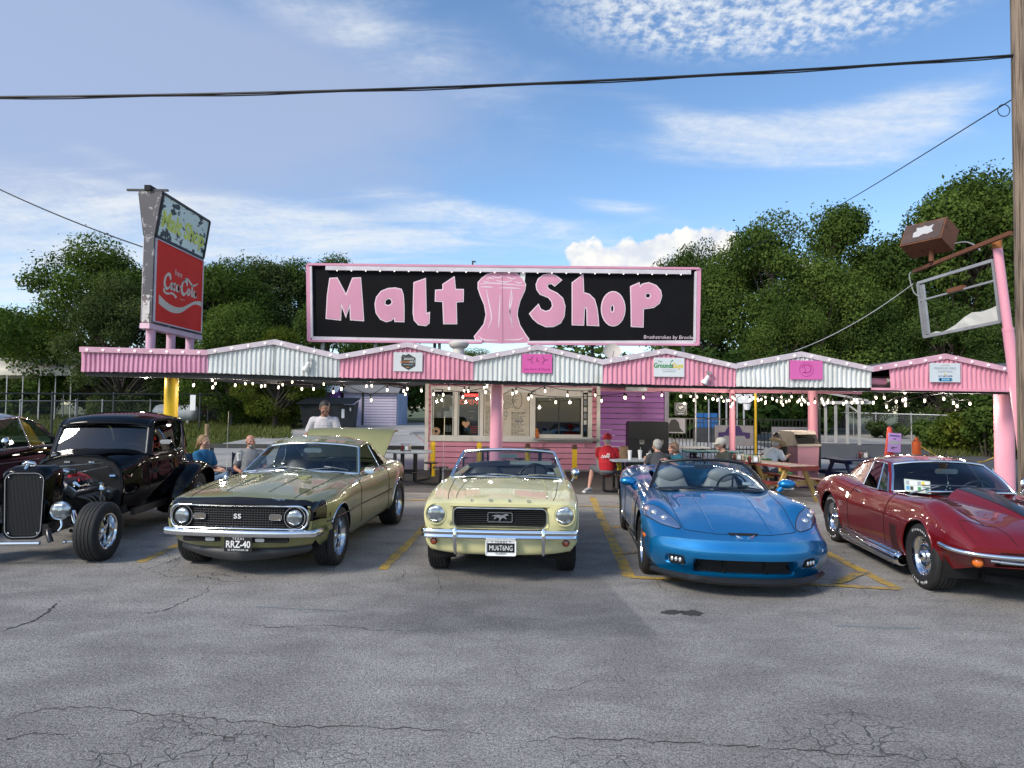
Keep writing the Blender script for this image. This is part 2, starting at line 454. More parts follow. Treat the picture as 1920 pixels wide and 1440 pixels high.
# ground
def H(y):
 0
 if y<22:return 0.0
 if y<50:
  t=(y-22)/28.0
  return 0.55*(t*t*(3-2*t))*.5+0.275*t
 return 0.55+0.004*min(y-50,200)
def GH(px,py):
 d=ray(px,py);y=20.0
 for _ in range(60):
  t=(H(y)-EYE)/d.z;y=.5*y+.5*min(max(t*d.y,2),300)
 t=y/d.y
 return Vector((d.x*t,y,H(y)))
def land(name,xs,ys,dz,mat,edge=None):
 P=np.zeros((len(xs),len(ys),3))
 for i,x in enumerate(xs):
  for j,y in enumerate(ys):
   P[i,j]=(x,y,H(y)+dz)
 mb=MB();mb.grid(P);return kind(obj(name,mb,mat,smooth=60),'structure')
def asphalt_mat():
 m=bpy.data.materials.new('weathered_asphalt');m.use_nodes=True
 t=m.node_tree;b=t.nodes['Principled BSDF'];x=NX(t)
 co=x.n('ShaderNodeTexCoord').outputs['Object']
 big=x.noise(co,0.42,4,.55,.4)
 mid=x.noise(x.vm('MULTIPLY',co,(1,1.8,1)),1.6,5,.6,.3)
 agg=x.noise(co,95.0,3,.75)
 agg2=x.noise(co,46.0,3,.65)
 stone=x.voro(co,150.0).outputs['Color']
 sep=x.n('ShaderNodeSeparateColor');t.links.new(stone,sep.inputs[0])
 v=x.m('ADD',x.m('MULTIPLY',big,.50),x.m('MULTIPLY',mid,.50))
 tone=x.mr(v,.36,.64,0.0,1.0)
 base=x.mix(tone,(0.256,0.243,0.229),(0.400,0.381,0.358))
 g=x.m('ADD',x.m('ADD',x.m('MULTIPLY',x.m('SUBTRACT',agg,.5),2.6),x.m('MULTIPLY',x.m('SUBTRACT',agg2,.5),1.3)),x.m('MULTIPLY',x.m('SUBTRACT',sep.outputs[0],.5),.55))
 gain=x.mr(g,-.8,.8,.05,1.95,False)
 c=x.vm('SCALE',base);x.put(c.node.inputs['Scale'],gain)
 sx,sy,sz=x.sep(co)
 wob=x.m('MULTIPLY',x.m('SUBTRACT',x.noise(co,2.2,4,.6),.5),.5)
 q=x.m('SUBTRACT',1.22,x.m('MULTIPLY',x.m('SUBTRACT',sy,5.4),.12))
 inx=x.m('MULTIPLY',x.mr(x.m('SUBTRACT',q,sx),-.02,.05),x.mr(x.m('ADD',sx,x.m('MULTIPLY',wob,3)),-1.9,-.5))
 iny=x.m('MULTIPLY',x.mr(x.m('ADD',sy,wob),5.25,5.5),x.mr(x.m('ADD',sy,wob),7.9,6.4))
 darker_mask=x.m('MULTIPLY',x.m('MULTIPLY',inx,iny),.62)  # mask of one darker patch with a soft left edge and a straight right edge
 c=x.mix(darker_mask,c,x.vm('MULTIPLY',c,(.50,.51,.55)))
 wz=x.vm('ADD',co,x.vm('SCALE',x.n('ShaderNodeTexNoise').outputs['Color']))
 nd=x.n('ShaderNodeTexNoise');nd.inputs['Scale'].default_value=3.0;t.links.new(co,nd.inputs['Vector'])
 sc_=x.vm('SCALE',nd.outputs['Color']);sc_.node.inputs['Scale'].default_value=.35
 wz=x.vm('ADD',co,sc_)
 e1=x.voro(wz,7.5,'DISTANCE_TO_EDGE').outputs['Distance']
 e2=x.voro(wz,1.15,'DISTANCE_TO_EDGE').outputs['Distance']
 zone=x.m('MULTIPLY',x.mr(x.m('ADD',sy,x.m('MULTIPLY',x.m('SUBTRACT',big,.5),3.5)),4.2,3.1),x.mr(x.noise(co,.8,3,.5),.46,.60))
 zone2=x.mr(x.noise(co,.33,3,.5),.50,.60)
 k=x.m('MAXIMUM',x.m('MULTIPLY',x.mr(e1,.040,.008),zone),x.m('MULTIPLY',x.mr(e2,.006,.001),x.m('MULTIPLY',zone2,.9)))
 c=x.mix(x.m('MULTIPLY',k,.72),c,(0.03,0.03,0.032))
 oil=x.m('MULTIPLY',x.mr(x.noise(co,1.1,4,.6),.62,.74),x.m('MULTIPLY',x.mr(sy,6.8,8.5),.55))
 c=x.mix(oil,c,(0.035,0.034,0.035))
 t.links.new(c,b.inputs['Base Color'])
 b.inputs['Roughness'].default_value=.86
 b.inputs['Specular IOR Level'].default_value=.35
 bp=x.n('ShaderNodeBump');bp.inputs['Strength'].default_value=.75;bp.inputs['Distance'].default_value=.012
 hgt=x.m('SUBTRACT',g,x.m('MULTIPLY',k,1.6))
 t.links.new(hgt,bp.inputs['Height']);t.links.new(bp.outputs[0],b.inputs['Normal'])
 return m
def grass_mat():
 m=bpy.data.materials.new('rough_grass');m.use_nodes=True
 t=m.node_tree;b=t.nodes['Principled BSDF'];x=NX(t)
 co=x.n('ShaderNodeTexCoord').outputs['Object']
 c=x.mix(x.mr(x.noise(co,.25,5,.6),.35,.65),(0.055,0.085,0.022),(0.15,0.15,0.055))
 c=x.mix(x.mr(x.noise(co,6,3,.6),.3,.7),x.vm('MULTIPLY',c,(.6,.6,.6)),c)
 t.links.new(c,b.inputs['Base Color']);b.inputs['Roughness'].default_value=.9
 return m
def concrete_mat():
 m=bpy.data.materials.new('old_concrete');m.use_nodes=True
 t=m.node_tree;b=t.nodes['Principled BSDF'];x=NX(t)
 co=x.n('ShaderNodeTexCoord').outputs['Object']
 c=x.mix(x.mr(x.noise(co,.4,6,.6),.35,.65),(0.26,0.25,0.235),(0.38,0.37,0.35))
 br=x.n('ShaderNodeTexBrick');br.inputs['Scale'].default_value=1.0;br.offset=0
 br.inputs['Brick Width'].default_value=4.5;br.inputs['Row Height'].default_value=4.5;br.inputs['Mortar Size'].default_value=.012
 t.links.new(co,br.inputs['Vector'])
 c=x.mix(x.m('MULTIPLY',br.outputs['Fac'],.7),c,(0.09,0.085,0.08))
 t.links.new(c,b.inputs['Base Color']);b.inputs['Roughness'].default_value=.9
 return m
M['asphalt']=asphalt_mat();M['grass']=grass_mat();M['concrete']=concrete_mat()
def axis(lo,hi,n):return list(np.linspace(lo,hi,n))
far_y=[-60,-30,-10,0,10,18,20,22]+axis(24,50,14)+[55,65,80,110,160,250,500,1200]
land('ground',[-900,-300,-120,-60,-30,0,30,60,120,300,900],far_y,-0.012,M['grass'])
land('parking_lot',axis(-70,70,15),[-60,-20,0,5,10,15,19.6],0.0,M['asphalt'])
mb=MB()
yard=[GH(330,872),GH(392,836),GH(470,822),GH(540,806),GH(600,800),GH(640,797),GH(1010,790),GH(1500,800)]
pts=[(-9.0,19.6),(yard[1].x,yard[1].y),(yard[2].x,yard[2].y),(yard[3].x,yard[3].y),(yard[4].x,yard[4].y+1),(-16,56),(34,56),(34,30),(36,19.6)]
def lerp_x(y,side):
 P=[pts[0],pts[1],pts[2],pts[3],pts[4],pts[5]]if side<0 else[(36,19.6),(34,30),(34,56)]
 for a,b in zip(P,P[1:]):
  if a[1]<=y<=b[1]+1e-6:return a[0]+(b[0]-a[0])*(y-a[1])/max(b[1]-a[1],1e-6)
 return P[-1][0]
P=[]
for y in axis(19.6,56,30):
 a,b=lerp_x(y,-1),lerp_x(y,1)
 P.append([(a+(b-a)*k/14,y,H(y)+.004)for k in range(15)])
mb.grid(np.array(P));kind(obj('concrete_drive',mb,M['concrete'],smooth=60),'structure')
mb=MB();mb.grid(np.array([[(x,y,.004)for y in(14.2,19.6)]for x in axis(-9.4,11.5,8)]))
kind(obj('patio_floor',mb,dirty('worn_dark_paving',(0.085,0.083,0.085),(0.04,0.04,0.04),.6,.8,1.5)),'structure')
mb=MB();P=[[(x,y,H(y)+.008)for y in axis(15.5,34,10)]for x in axis(12,60,6)]
mb.grid(np.array(P));kind(obj('side_street',mb,pbr('dark_side_street',(0.07,0.07,0.072),.9,var=.2,vscale=1.5),smooth=60),'structure')
M['line']=bpy.data.materials.new('worn_yellow_line_paint');M['line'].use_nodes=True
def _line():
 t=M['line'].node_tree;b=t.nodes['Principled BSDF'];x=NX(t)
 co=x.n('ShaderNodeTexCoord').outputs['Object']
 n=x.m('ADD',x.m('MULTIPLY',x.noise(co,5,5,.65),.6),x.m('MULTIPLY',x.noise(co,60,3,.7),.4))
 f=x.mr(n,.40,.56)
 col=x.mix(x.mr(x.noise(co,60,3,.7),.3,.7),(0.38,0.24,0.035),(0.58,0.37,0.05))
 t.links.new(x.mix(f,(0.13,0.128,0.125),col),b.inputs['Base Color']);b.inputs['Roughness'].default_value=.8
_line()
def stripe(pts,w,z=0.004,ragged=.012,name='parking_line',mat=None):
 P=[Vector((p[0],p[1],0))for p in pts];rows=[]
 for a,b in zip(P,P[1:]):
  n=max(int((b-a).length/.12),2)
  d=(b-a).normalized();s=Vector((-d.y,d.x,0))
  for i in range(n+1):
   q=a+(b-a)*i/n
   rows.append([q+s*(w/2+random.uniform(-ragged,ragged))+Vector((0,0,z)),q-s*(w/2+random.uniform(-ragged,ragged))+Vector((0,0,z))])
 mb=MB();mb.grid(np.array([[tuple(c)for c in r]for r in rows]))
 return kind(obj(name,mb,mat or M['line']),'structure')
def ext(p,q,y):
 t=(y-p.y)/(q.y-p.y);return p+(q-p)*t
a,b=G(262,1055),G(338,1020);stripe([a,ext(a,b,13.6)],.115)
a,b=G(717,1068),G(800,985);stripe([a,ext(a,b,13.9)],.12)
a,b=G(1180,1082),G(1118,950);stripe([a,ext(a,b,13.8)],.13)
stripe([G(1180,1083),G(1262,1087),G(1562,1098),G(1684,1106)],.10,.008)
a,b=G(1684,1105),G(1570,1047);stripe([a,ext(a,b,11.0)],.12,.006)
stripe([G(1566,1094),G(1624,1072)],.11,.010)
stripe([G(1148,990),G(1210,985),G(1330,985)],.10,.008)
stripe([G(1158,1040),G(1240,1030)],.10,.010)
stripe([G(640,938),G(820,938)],.10,.008);stripe([G(1085,949),G(1180,951)],.10,.008)
pale=pbr('faded_blue_paint_trace',(0.24,0.27,0.28),.85,var=.2,vscale=8)
stripe([G(1568,1174),G(1728,1178)],.03,.004,.006,'paint_trace',pale);stripe([G(480,1138),G(650,1146)],.02,.004,.006,'paint_trace',pale)
M['crack']=pbr('open_crack',(0.040,0.038,0.037),.95)
def crack(px,w,seed,jit=.05):
 rr=random.Random(seed)
 pts=[np.array(G(*p)[:2])for p in px];L=smooth_line([np.array([*p,0])for p in pts],10)
 mb=MB();rows=[]
 for i,q in enumerate(L):
  t=i/max(len(L)-1,1);ww=w*(0.35+rr.random())*min(1,6*t+.15,6*(1-t)+.15)
  o=np.array([rr.uniform(-jit,jit),rr.uniform(-jit,jit),0])
  d=L[min(i+1,len(L)-1)]-L[max(i-1,0)];d=d/(np.linalg.norm(d)+1e-9);s=np.array([-d[1],d[0],0])
  rows.append([q+o+s*ww/2+[0,0,.003],q+o-s*ww/2+[0,0,.003]])
 mb.grid(np.array(rows));return kind(obj('pavement_crack',mb,M['crack']),'structure')
crack([(0,1185),(40,1172),(70,1160),(95,1142),(112,1128)],0.0217,1,.015)
crack([(255,1152),(300,1146),(345,1128),(385,1110),(395,1098)],0.0087,2,.03)
crack([(255,1060),(275,1067),(330,1048),(350,1040)],0.0074,3,.02)
crack([(275,1067),(320,1082),(360,1078),(420,1090),(500,1088)],0.0062,4,.03)
crack([(440,1168),(520,1176),(600,1172),(690,1180),(800,1183)],0.0074,5,.03)
crack([(0,1352),(80,1332),(170,1328),(280,1338),(420,1350),(560,1362),(760,1366),(960,1378)],0.0074,6,.02)
crack([(960,1388),(1100,1385),(1250,1392),(1390,1400),(1560,1412),(1740,1420)],0.0087,7,.02)
crack([(340,1345),(360,1370),(420,1382),(470,1377),(520,1386)],0.0062,8,.02)
crack([(1230,1082),(1238,1098),(1260,1112)],0.0074,9,.02)
crack([(1500,1085),(1530,1100),(1545,1118)],0.0074,10,.02)
crack([(1610,1060),(1680,1068),(1740,1090),(1820,1104)],0.0062,11,.02)
crack([(590,1085),(625,1072),(622,1058)],0.0062,12,.02)
crack([(735,1092),(757,1078),(758,1066)],0.0062,13,.02)
crack([(820,1078),(826,1100),(822,1120)],0.0050,14,.02)
crack([(0,1390),(60,1378),(130,1376)],0.0074,15,.02)
mb=MB()
for(cx,cy,rx,ry)in((1262,1148,22,4),(1298,1150,24,5)):
 c=G(cx,cy);pr=[]
 for k in range(22):
  a=2*math.pi*k/22;q=.7+.5*random.random()
  e=G(cx+rx*q*math.cos(a),cy+ry*q*math.sin(a));pr.append((e.x,e.y,.003))
 mb.poly(pr)
kind(obj('pothole_scar',mb,M['crack']),'structure')
# trees
def leaf_mat(name,dark,light,trans=.25):
 m=bpy.data.materials.new(name);m.use_nodes=True
 t=m.node_tree;t.nodes.clear();x=NX(t)
 at=x.n('ShaderNodeAttribute',attribute_name='tone')
 oi=x.n('ShaderNodeObjectInfo')
 f=x.m('ADD',x.m('MULTIPLY',at.outputs['Fac'],.8),x.m('MULTIPLY',oi.outputs['Random'],.2))
 c=x.mix(f,dark,light)
 d=x.n('ShaderNodeBsdfDiffuse');t.links.new(c,d.inputs[0])
 tr=x.n('ShaderNodeBsdfTranslucent');t.links.new(x.vm('MULTIPLY',c,(1.1,1.25,.6)),tr.inputs[0])
 mx=x.n('ShaderNodeMixShader');mx.inputs[0].default_value=trans
 t.links.new(d.outputs[0],mx.inputs[1]);t.links.new(tr.outputs[0],mx.inputs[2])
 o=x.n('ShaderNodeOutputMaterial');t.links.new(mx.outputs[0],o.inputs[0])
 return m
M['leaf']=leaf_mat('broad_leaves',(0.024,0.052,0.013),(0.130,0.185,0.042))
M['leaf_dark']=leaf_mat('dark_leaves',(0.018,0.040,0.011),(0.090,0.140,0.036))
M['leaf_dull']=leaf_mat('dusty_leaves',(0.028,0.048,0.018),(0.125,0.160,0.058))
M['leaf_bright']=leaf_mat('yellow_green_leaves',(0.06,0.09,0.015),(0.17,0.19,0.035),.35)
M['bark']=pbr('bark',(0.075,0.06,0.048),.95,var=.35,vscale=6,bump=.6,bscale=12)
def leaf_cloud(centers,radii,n,size,rng,drop=0.0,shell=.55):
 0
 centers=np.array(centers,float);radii=np.array(radii,float)
 wgt=(radii.prod(axis=1))**.75;wgt/=wgt.sum()
 idx=rng.choice(len(centers),n,p=wgt)
 d=rng.normal(size=(n,3));d/=np.linalg.norm(d,axis=1)[:,None]
 rad=rng.random(n)**shell
 tw=rng.normal(size=(len(centers),14,3));tw/=np.linalg.norm(tw,axis=2)[:,:,None]
 tsel=rng.integers(0,14,n)
 d=d*.85+tw[idx,tsel]*.6;d/=np.linalg.norm(d,axis=1)[:,None]
 fringe=np.where(rng.random(n)<.16,1+.38*rng.random(n)*(.4+rng.random(len(centers))[idx]),1.0)
 pos=centers[idx]+d*radii[idx]*((0.35+.72*rad)*fringe)[:,None]
 pos[:,2]-=drop*rng.random(n)
 nrm=d*.75+rng.normal(size=(n,3))*.55+np.array([0,0,.35]);nrm/=np.linalg.norm(nrm,axis=1)[:,None]
 t=np.cross(nrm,rng.normal(size=(n,3)));t/=np.linalg.norm(t,axis=1)[:,None]
 b=np.cross(nrm,t)
 s=size*(.6+.8*rng.random(n))[:,None]
 V=np.empty((n,4,3));V[:,0]=pos-t*s;V[:,1]=pos+b*s*.55-nrm*s*.1;V[:,2]=pos+t*s;V[:,3]=pos-b*s*.55-nrm*s*.1
 me=bpy.data.meshes.new('leaves')
 me.vertices.add(n*4);me.vertices.foreach_set('co',V.reshape(-1))
 me.loops.add(n*4);me.loops.foreach_set('vertex_index',np.arange(n*4))
 me.polygons.add(n);me.polygons.foreach_set('loop_start',np.arange(n)*4);me.polygons.foreach_set('loop_total',np.full(n,4))
 me.update(calc_edges=True)
 a=me.attributes.new('tone','FLOAT','FACE')
 clump=rng.random(len(centers))**1.2
 a.data.foreach_set('value',np.clip(.08+.62*clump[idx]+.45*(rng.random(n)-.3),0,1))
 return me
def tree_kind(seed,n=9000,lobes=26,spread=.42,base=.22,leaf=.115,top=1.0,wide=.36):
 0
 rng=np.random.default_rng(seed)
 tr=MB();cs=[];rs=[]
 tr.tube([(0,0,-.3),(rng.normal()*.1,0,1.5),(rng.normal()*.25,rng.normal()*.2,3.6),(rng.normal()*.4,rng.normal()*.4,6.2),(rng.normal()*.5,rng.normal()*.5,8.6)],[.30,.24,.18,.11,.03],8)
 for i in range(lobes):
  a=rng.random()*2*math.pi;h=base+(top-base)*(rng.random()**.8)
  prof=math.sin(min(max((h-base)/(top-base),0.02),.98)**.75*math.pi)**.6
  rr=spread*10*prof*(0.35+.65*rng.random()**.5)
  c=np.array([math.cos(a)*rr,math.sin(a)*rr,h*10*.93])
  cs.append(c);k=10*wide*(.16+.30*rng.random()**1.4)
  rs.append(np.array([k,k,k*(.62+.25*rng.random())]))
  p0=np.array([0,0,max(1.6,c[2]-rr*.8-.8)])
  midp=(p0+c)/2+rng.normal(size=3)*.3
  tr.tube([p0,midp,c],[.10,.06,.02],5)
 crown=leaf_cloud(cs,rs,n,leaf,rng)
 tm=tr.mesh('trunk');finish(tm,80)
 return tm,crown
TREES=[tree_kind(11,40000,60,leaf=.085),tree_kind(12,40000,64,.40,.16,.085),tree_kind(13,34000,50,.34,.20,.085),tree_kind(14,40000,62,.46,.10,.085),tree_kind(15,30000,44,.26,.14,.085,wide=.30),tree_kind(16,36000,56,.38,.16,.085)]
def tree(name,label,px,top,wpx,Y,k,leaf='leaf',foot=None,seed=0,group='trees behind the drive-in'):
 0
 c=U(px,top,Y);z0=H(Y)
 hgt=c.z-z0
 wid=wpx/FPX*Y
 base_w={0:9.3,1:9.0,2:7.8,3:10.0,4:6.1,5:8.6}[k]
 t=thing(name,label,'tree',(c.x,Y,z0-.1),random.Random(seed+px).random()*6.28,group)
 t.scale=(wid/base_w,wid/base_w,hgt/9.9)
 for nm,me,mt in(('trunk',TREES[k][0],M['bark']),('crown',TREES[k][1],M[leaf])):
  o=bpy.data.objects.new(nm,me);COL.objects.link(o);o.parent=t
  if not me.materials:me.materials.append(mt)
  o.material_slots[0].link='OBJECT';o.material_slots[0].material=mt
 return t
T=[('broadleaf_tree','low dark tree at the far left edge of the frame beyond the carport',5,575,150,66,4,'leaf_dark'),('broadleaf_tree','grey green bushy tree rising behind the cream carport roof',70,585,190,62,3,'leaf_dull'),('broadleaf_tree','tall round tree just left of the red soft drink sign',185,455,310,50,0,'leaf'),('broadleaf_tree','shaggy tree whose low branch hangs over the carport roof',235,520,230,46,3,'leaf_dull'),('broadleaf_tree','tree directly behind the tall red sign cabinet',335,520,210,54,1,'leaf_dark'),('broadleaf_tree','rounded tree just right of the red soft drink sign',415,478,250,52,5,'leaf'),('broadleaf_tree','narrow dark tree midway between the red sign and the long billboard',490,490,220,56,2,'leaf_dull'),('broadleaf_tree','darker tree touching the left edge of the long billboard',545,482,150,58,4,'leaf_dark'),('broadleaf_tree','tree with a dark knobbly top showing above the billboard corner',622,474,130,50,4,'leaf_dark'),('broadleaf_tree','bright green tree low between the red sign and the white gable',440,570,240,44,3,'leaf'),('broadleaf_tree','low yellow green tree peeping over the canopy under the billboard corner',520,620,170,42,1,'leaf_bright'),('broadleaf_tree','thin tree hidden behind the left half of the billboard',720,600,190,60,1,'leaf_dark'),('broadleaf_tree','low tree behind the milkshake of the billboard',880,655,200,62,3,'leaf_dark'),('broadleaf_tree','low tree behind the right half of the billboard',1050,660,180,64,1,'leaf_dark'),('broadleaf_tree','dark tree just right of the white cumulus over the billboard corner',1292,452,190,62,5,'leaf_dark'),('broadleaf_tree','dense dark tree against the right edge of the billboard',1340,505,230,50,3,'leaf_dark'),('broadleaf_tree','tall rounded tree with a tuft on top right of the billboard',1440,414,300,50,0,'leaf'),('broadleaf_tree','tree with open feathery top crossed by the service wire',1575,392,270,54,2,'leaf'),('broadleaf_tree','wide tree filling the gap below the feathery tree',1520,490,330,46,3,'leaf'),('broadleaf_tree','tree behind the rusty floodlight box',1690,430,280,52,5,'leaf_dark'),('broadleaf_tree','tallest tree behind the empty sign frame and leaning pink pole',1825,335,370,48,1,'leaf'),('broadleaf_tree','tree at the right edge of the frame behind the utility pole',1935,328,330,50,0,'leaf'),('broadleaf_tree','shorter tree below the empty sign frame',1760,560,250,42,3,'leaf_dark'),('broadleaf_tree','short tree above the white gable with the round D sign',1480,560,190,42,5,'leaf'),('broadleaf_tree','short shaded tree above the last pink gable',1640,575,190,43,1,'leaf_dark'),('broadleaf_tree','short tree behind the right pink post and pole',1890,560,200,40,3,'leaf_dark'),]
for i,a in enumerate(T):tree(*a[:8],seed=i)
def wood(x0,x1,Y,z0,hgt,n,seed,mat,name='distant_wood'):
 rng=np.random.default_rng(seed);cs=[];rs=[]
 m=int((x1-x0)/1.6)
 for i in range(m):
  x=x0+(x1-x0)*(i+rng.random())/m
  for _ in range(2):
   h_=hgt*(.25+.65*rng.random())
   cs.append((x+rng.normal()*.5,Y+rng.normal()*1.6,z0+h_));k=1.3+rng.random()*1.1;rs.append((k,k,k*.9))
 me=leaf_cloud(cs,rs,n,.24,rng)
 return kind(obj(name,me,M[mat]),'stuff')
wood(-70,-6,72,.5,5.2,26000,3,'leaf_dark')
wood(-8,18,74,.5,4.4,9000,4,'leaf_dark')
wood(14,80,66,.5,8.0,26000,5,'leaf_dark')
wood(-17,-9,56,.5,5.0,7000,6,'leaf_dark','shaded_thicket')
wood(4.5,22,46,.5,4.6,14000,8,'leaf_dark','shaded_thicket')
wood(7.2,14.4,37.5,H(37)-.4,3.8,16000,9,'leaf_dark','shaded_thicket')
wood(-52,-19,61,.4,5.0,20000,10,'leaf_dark','shaded_thicket')
def bush(label,px,top,bot,wpx,Y,leaf,seed,n=3500,size=.09):
 rng=np.random.default_rng(seed);c=U(px,bot,Y);z0=H(Y);h_=U(px,top,Y).z-z0;w_=wpx/FPX*Y
 cs=[];rs=[]
 for i in range(14):
  cs.append(((rng.random()-.5)*w_*.75,(rng.random()-.5)*min(w_*.6,2.0),h_*(.2+.62*rng.random())))
  k=min(w_,h_)*(.17+.14*rng.random());rs.append((k*1.2,k*1.2,k))
 t=thing('bush',label,'bush',(c.x,Y,z0),0,'bushes along the fences')
 obj('foliage',leaf_cloud(cs,rs,n,size,rng),M[leaf],t)
 st=MB()
 for q in cs[:8]:st.tube([(q[0]*.2,q[1]*.2,-.05),(q[0]*.6,q[1]*.6,q[2]*.5),q],[.03,.02,.006],5)
 obj('stem',st,M['bark'],t)
 return t
bush('tall yellow green bush left of the purple shed',545,690,800,105,44,'leaf_bright',31,5200)
bush('dark leafy bush behind the dumpster',585,705,790,80,47,'leaf',32)
bush('low brush heap behind the orange barrel on the right',1755,788,846,90,31,'leaf',33,4200)
bush('brush climbing the right chain link fence',1815,775,850,90,29,'leaf_bright',34,4200)
bush('tall creeper mass beside the right pink post',1850,715,850,70,27,'leaf',35,4600)
bush('shaded brush behind the leaning pink pole',1912,730,870,90,26,'leaf',36,3800)
bush('scrubby bush against the right fence in the middle',1660,790,826,80,39,'leaf_dull',37,2600)
bush('green weedy bush beyond the iron fence under the canopy',1300,745,820,90,40,'leaf_bright',38,3000)
bush('dark bush by the carport posts',200,735,792,80,46,'leaf_dull',39,2600)
def tufts(name,x0,x1,y0,y1,n,hgt,seed,col,inside=None):
 rng=np.random.default_rng(seed);V=[];F=[]
 for i in range(n):
  y=y0+(y1-y0)*rng.random();x=x0(y)+(x1(y)-x0(y))*rng.random();z=H(y)-.01
  a=rng.random()*6.28;h_=hgt*(.4+rng.random());w_=.03+.03*rng.random();lx,ly=rng.normal()*.3*h_,rng.normal()*.3*h_
  b=len(V);V+=[(x-w_*math.cos(a),y-w_*math.sin(a),z),(x+w_*math.cos(a),y+w_*math.sin(a),z),(x+lx,y+ly,z+h_)];F.append((b,b+1,b+2))
 me=bpy.data.meshes.new(name);me.from_pydata(V,[],F);me.update()
 at=me.attributes.new('tone','FLOAT','FACE');at.data.foreach_set('value',np.clip(rng.random(len(F)),0,1))
 return kind(obj(name,me,col),'stuff')
M['blade']=leaf_mat('grass_blades',(0.05,0.08,0.02),(0.19,0.19,0.07),.3)
tufts('tall_grass',lambda y:-.78*y-6,lambda y:-.335*y,33,62,26000,.30,51,M['blade'])
tufts('mown_grass',lambda y:-.62*y,lambda y:lerp_x(y,-1)-.05,20,46,16000,.07,52,M['blade'])
tufts('weedy_verge',lambda y:17.2+(y-27)*.62,lambda y:30+(y-27)*.3,27,40,9000,.22,53,M['blade'])
# fences
def chain_fence(name,label,A,B,zA,zB,hgt,posts,mat,wire=.004,gap=.09,group=None,rail2=False,pr=.03,extra=None,meshmat=None):
 0
 A=Vector(A);B=Vector(B);t=thing(name,label,'fence',A,0,group)
 d=B-A;L=d.length;dn=d.normalized()
 def at(s):return dn*s
 def zt(s):return hgt*1.0+(zB-zA)*0
 mb=MB();mb.tube([at(0)+Vector((0,0,hgt)),at(L)+Vector((0,0,hgt))],pr*.75,6);obj('top_rail',mb,mat,t,60)
 if rail2:
  mb=MB();mb.tube([at(0)+Vector((0,0,.08)),at(L)+Vector((0,0,.08))],pr*.5,6);obj('bottom_rail',mb,mat,t,60)
 pm=None
 for s in posts:
  mb=MB();r_=pr if not isinstance(s,tuple)else s[1];s0=s if not isinstance(s,tuple)else s[0]
  p=at(s0*L);mb.cyl(p+Vector((0,0,-.4)),p+Vector((0,0,hgt+.04)),r_,n=8);mb.lathe([(r_*1.15,hgt+.03),(r_*.8,hgt+.08),(0,hgt+.1)],8,Matrix.Translation(p))
  obj('post',mb,mat,t,50)
 mb=MB();n=int((L+hgt)/gap)
 for i in range(n):
  for sgn in(1,-1):
   s0=i*gap-(hgt if sgn>0 else 0);s1=s0+hgt*sgn if sgn>0 else s0-hgt
   za,zb=0.03,hgt
   a_,b_=s0,s1
   def clip(a_,za,b_,zb):
    for lim,lo in((0,True),(L,False)):
     for k in(0,1):
      v=(a_,b_)[k]
      if(lo and v<lim)or(not lo and v>lim):
       o=(b_,a_)[k]
       if(lo and o<=lim)or(not lo and o>=lim):return None
       f=(lim-v)/(o-v);zz=(za,zb)[k]+((zb,za)[k]-(za,zb)[k])*f
       if k==0:a_,za=lim,zz
       else:b_,zb=lim,zz
    return a_,za,b_,zb
   c=clip(a_,za,b_,zb)
   if c is None:continue
   a_,za,b_,zb=c
   p=at(a_)+Vector((0,0,za));q=at(b_)+Vector((0,0,zb))
   w_=Vector((0,0,wire*.7))
   mb.add([p-w_,p+w_,q+w_,q-w_],[(0,1,2,3)])
 obj('chain_mesh',mb,meshmat or mat,t)
 return t
def at_depth(px,Y):q=U(px,760,Y);return Vector((q.x,Y,H(Y)))
M['dark_galv']=pbr('dark_weathered_post',(0.05,0.052,0.055),.6,.3,var=.3)
A=at_depth(-60,26);B=at_depth(520,47);L_=(B-A).length
def frac(px):
 d=ray(px,760);
 s=(A.x*d.y-A.y*d.x)/((A.x-B.x)*d.y-(A.y-B.y)*d.x);return s
chain_fence('tall_chain_fence','tall dark chain link fence along the grass behind the black coupe',A,B,0,0,2.15,[0.0,frac(98),frac(213),frac(320),frac(375),frac(435),frac(477),(frac(514),.09)],M['dark_galv'],.003,.12,pr=.045)
p=at_depth(533,47.5)
o=tag(obj('fence_gate_post',(lambda mb:(mb.cyl((0,0,-.3),(0,0,2.25),.14,n=12),mb)[1])(MB()),M['dark_galv'],smooth=50),'thick dark gate post standing apart at the right end of the tall fence','post');o.location=p
A=at_depth(-60,33);B=at_depth(500,55)
chain_fence('low_chain_fence','lower galvanised chain link fence inside the field on the left',A,B,0,0,1.72,[0,frac(38),frac(142),frac(192),frac(282),frac(390),1.0],M['galv'],.004,.13,pr=.04)
A=at_depth(1535,43);B=at_depth(1900,36)
chain_fence('right_chain_fence','galvanised chain link fence across the lane on the right',A,B,0,0,1.42,[0,frac(1600),frac(1642),frac(1708),frac(1780),1.0],M['galv'],.004,.12,pr=.035)
q=U(361.5,755,36.5)
tag(obj('blank_notice',(lambda mb:(mb.box((0,0,0),(.30,.02,.86)),mb)[1])(MB()),M['white'],loc=q),'narrow blank white notice board hung on the tall dark fence','sign')
t=thing('propane_tank','long white propane tank with rounded ends behind the left fence','tank',(U(332,780,45).x,45,H(45)))
mb=MB();Mx=Matrix.Translation((0,0,.82))@Matrix.Rotation(R(90),4,'Y')
mb.lathe([(0,-1.62),(.30,-1.55),(.50,-1.38),(.58,-1.15),(.58,1.15),(.50,1.38),(.30,1.55),(0,1.62)],20,Mx);obj('tank_body',mb,dirty('chalky_white_paint',(0.42,0.46,0.50),(0.2,0.18,.16),.4,.5,2),t,50)
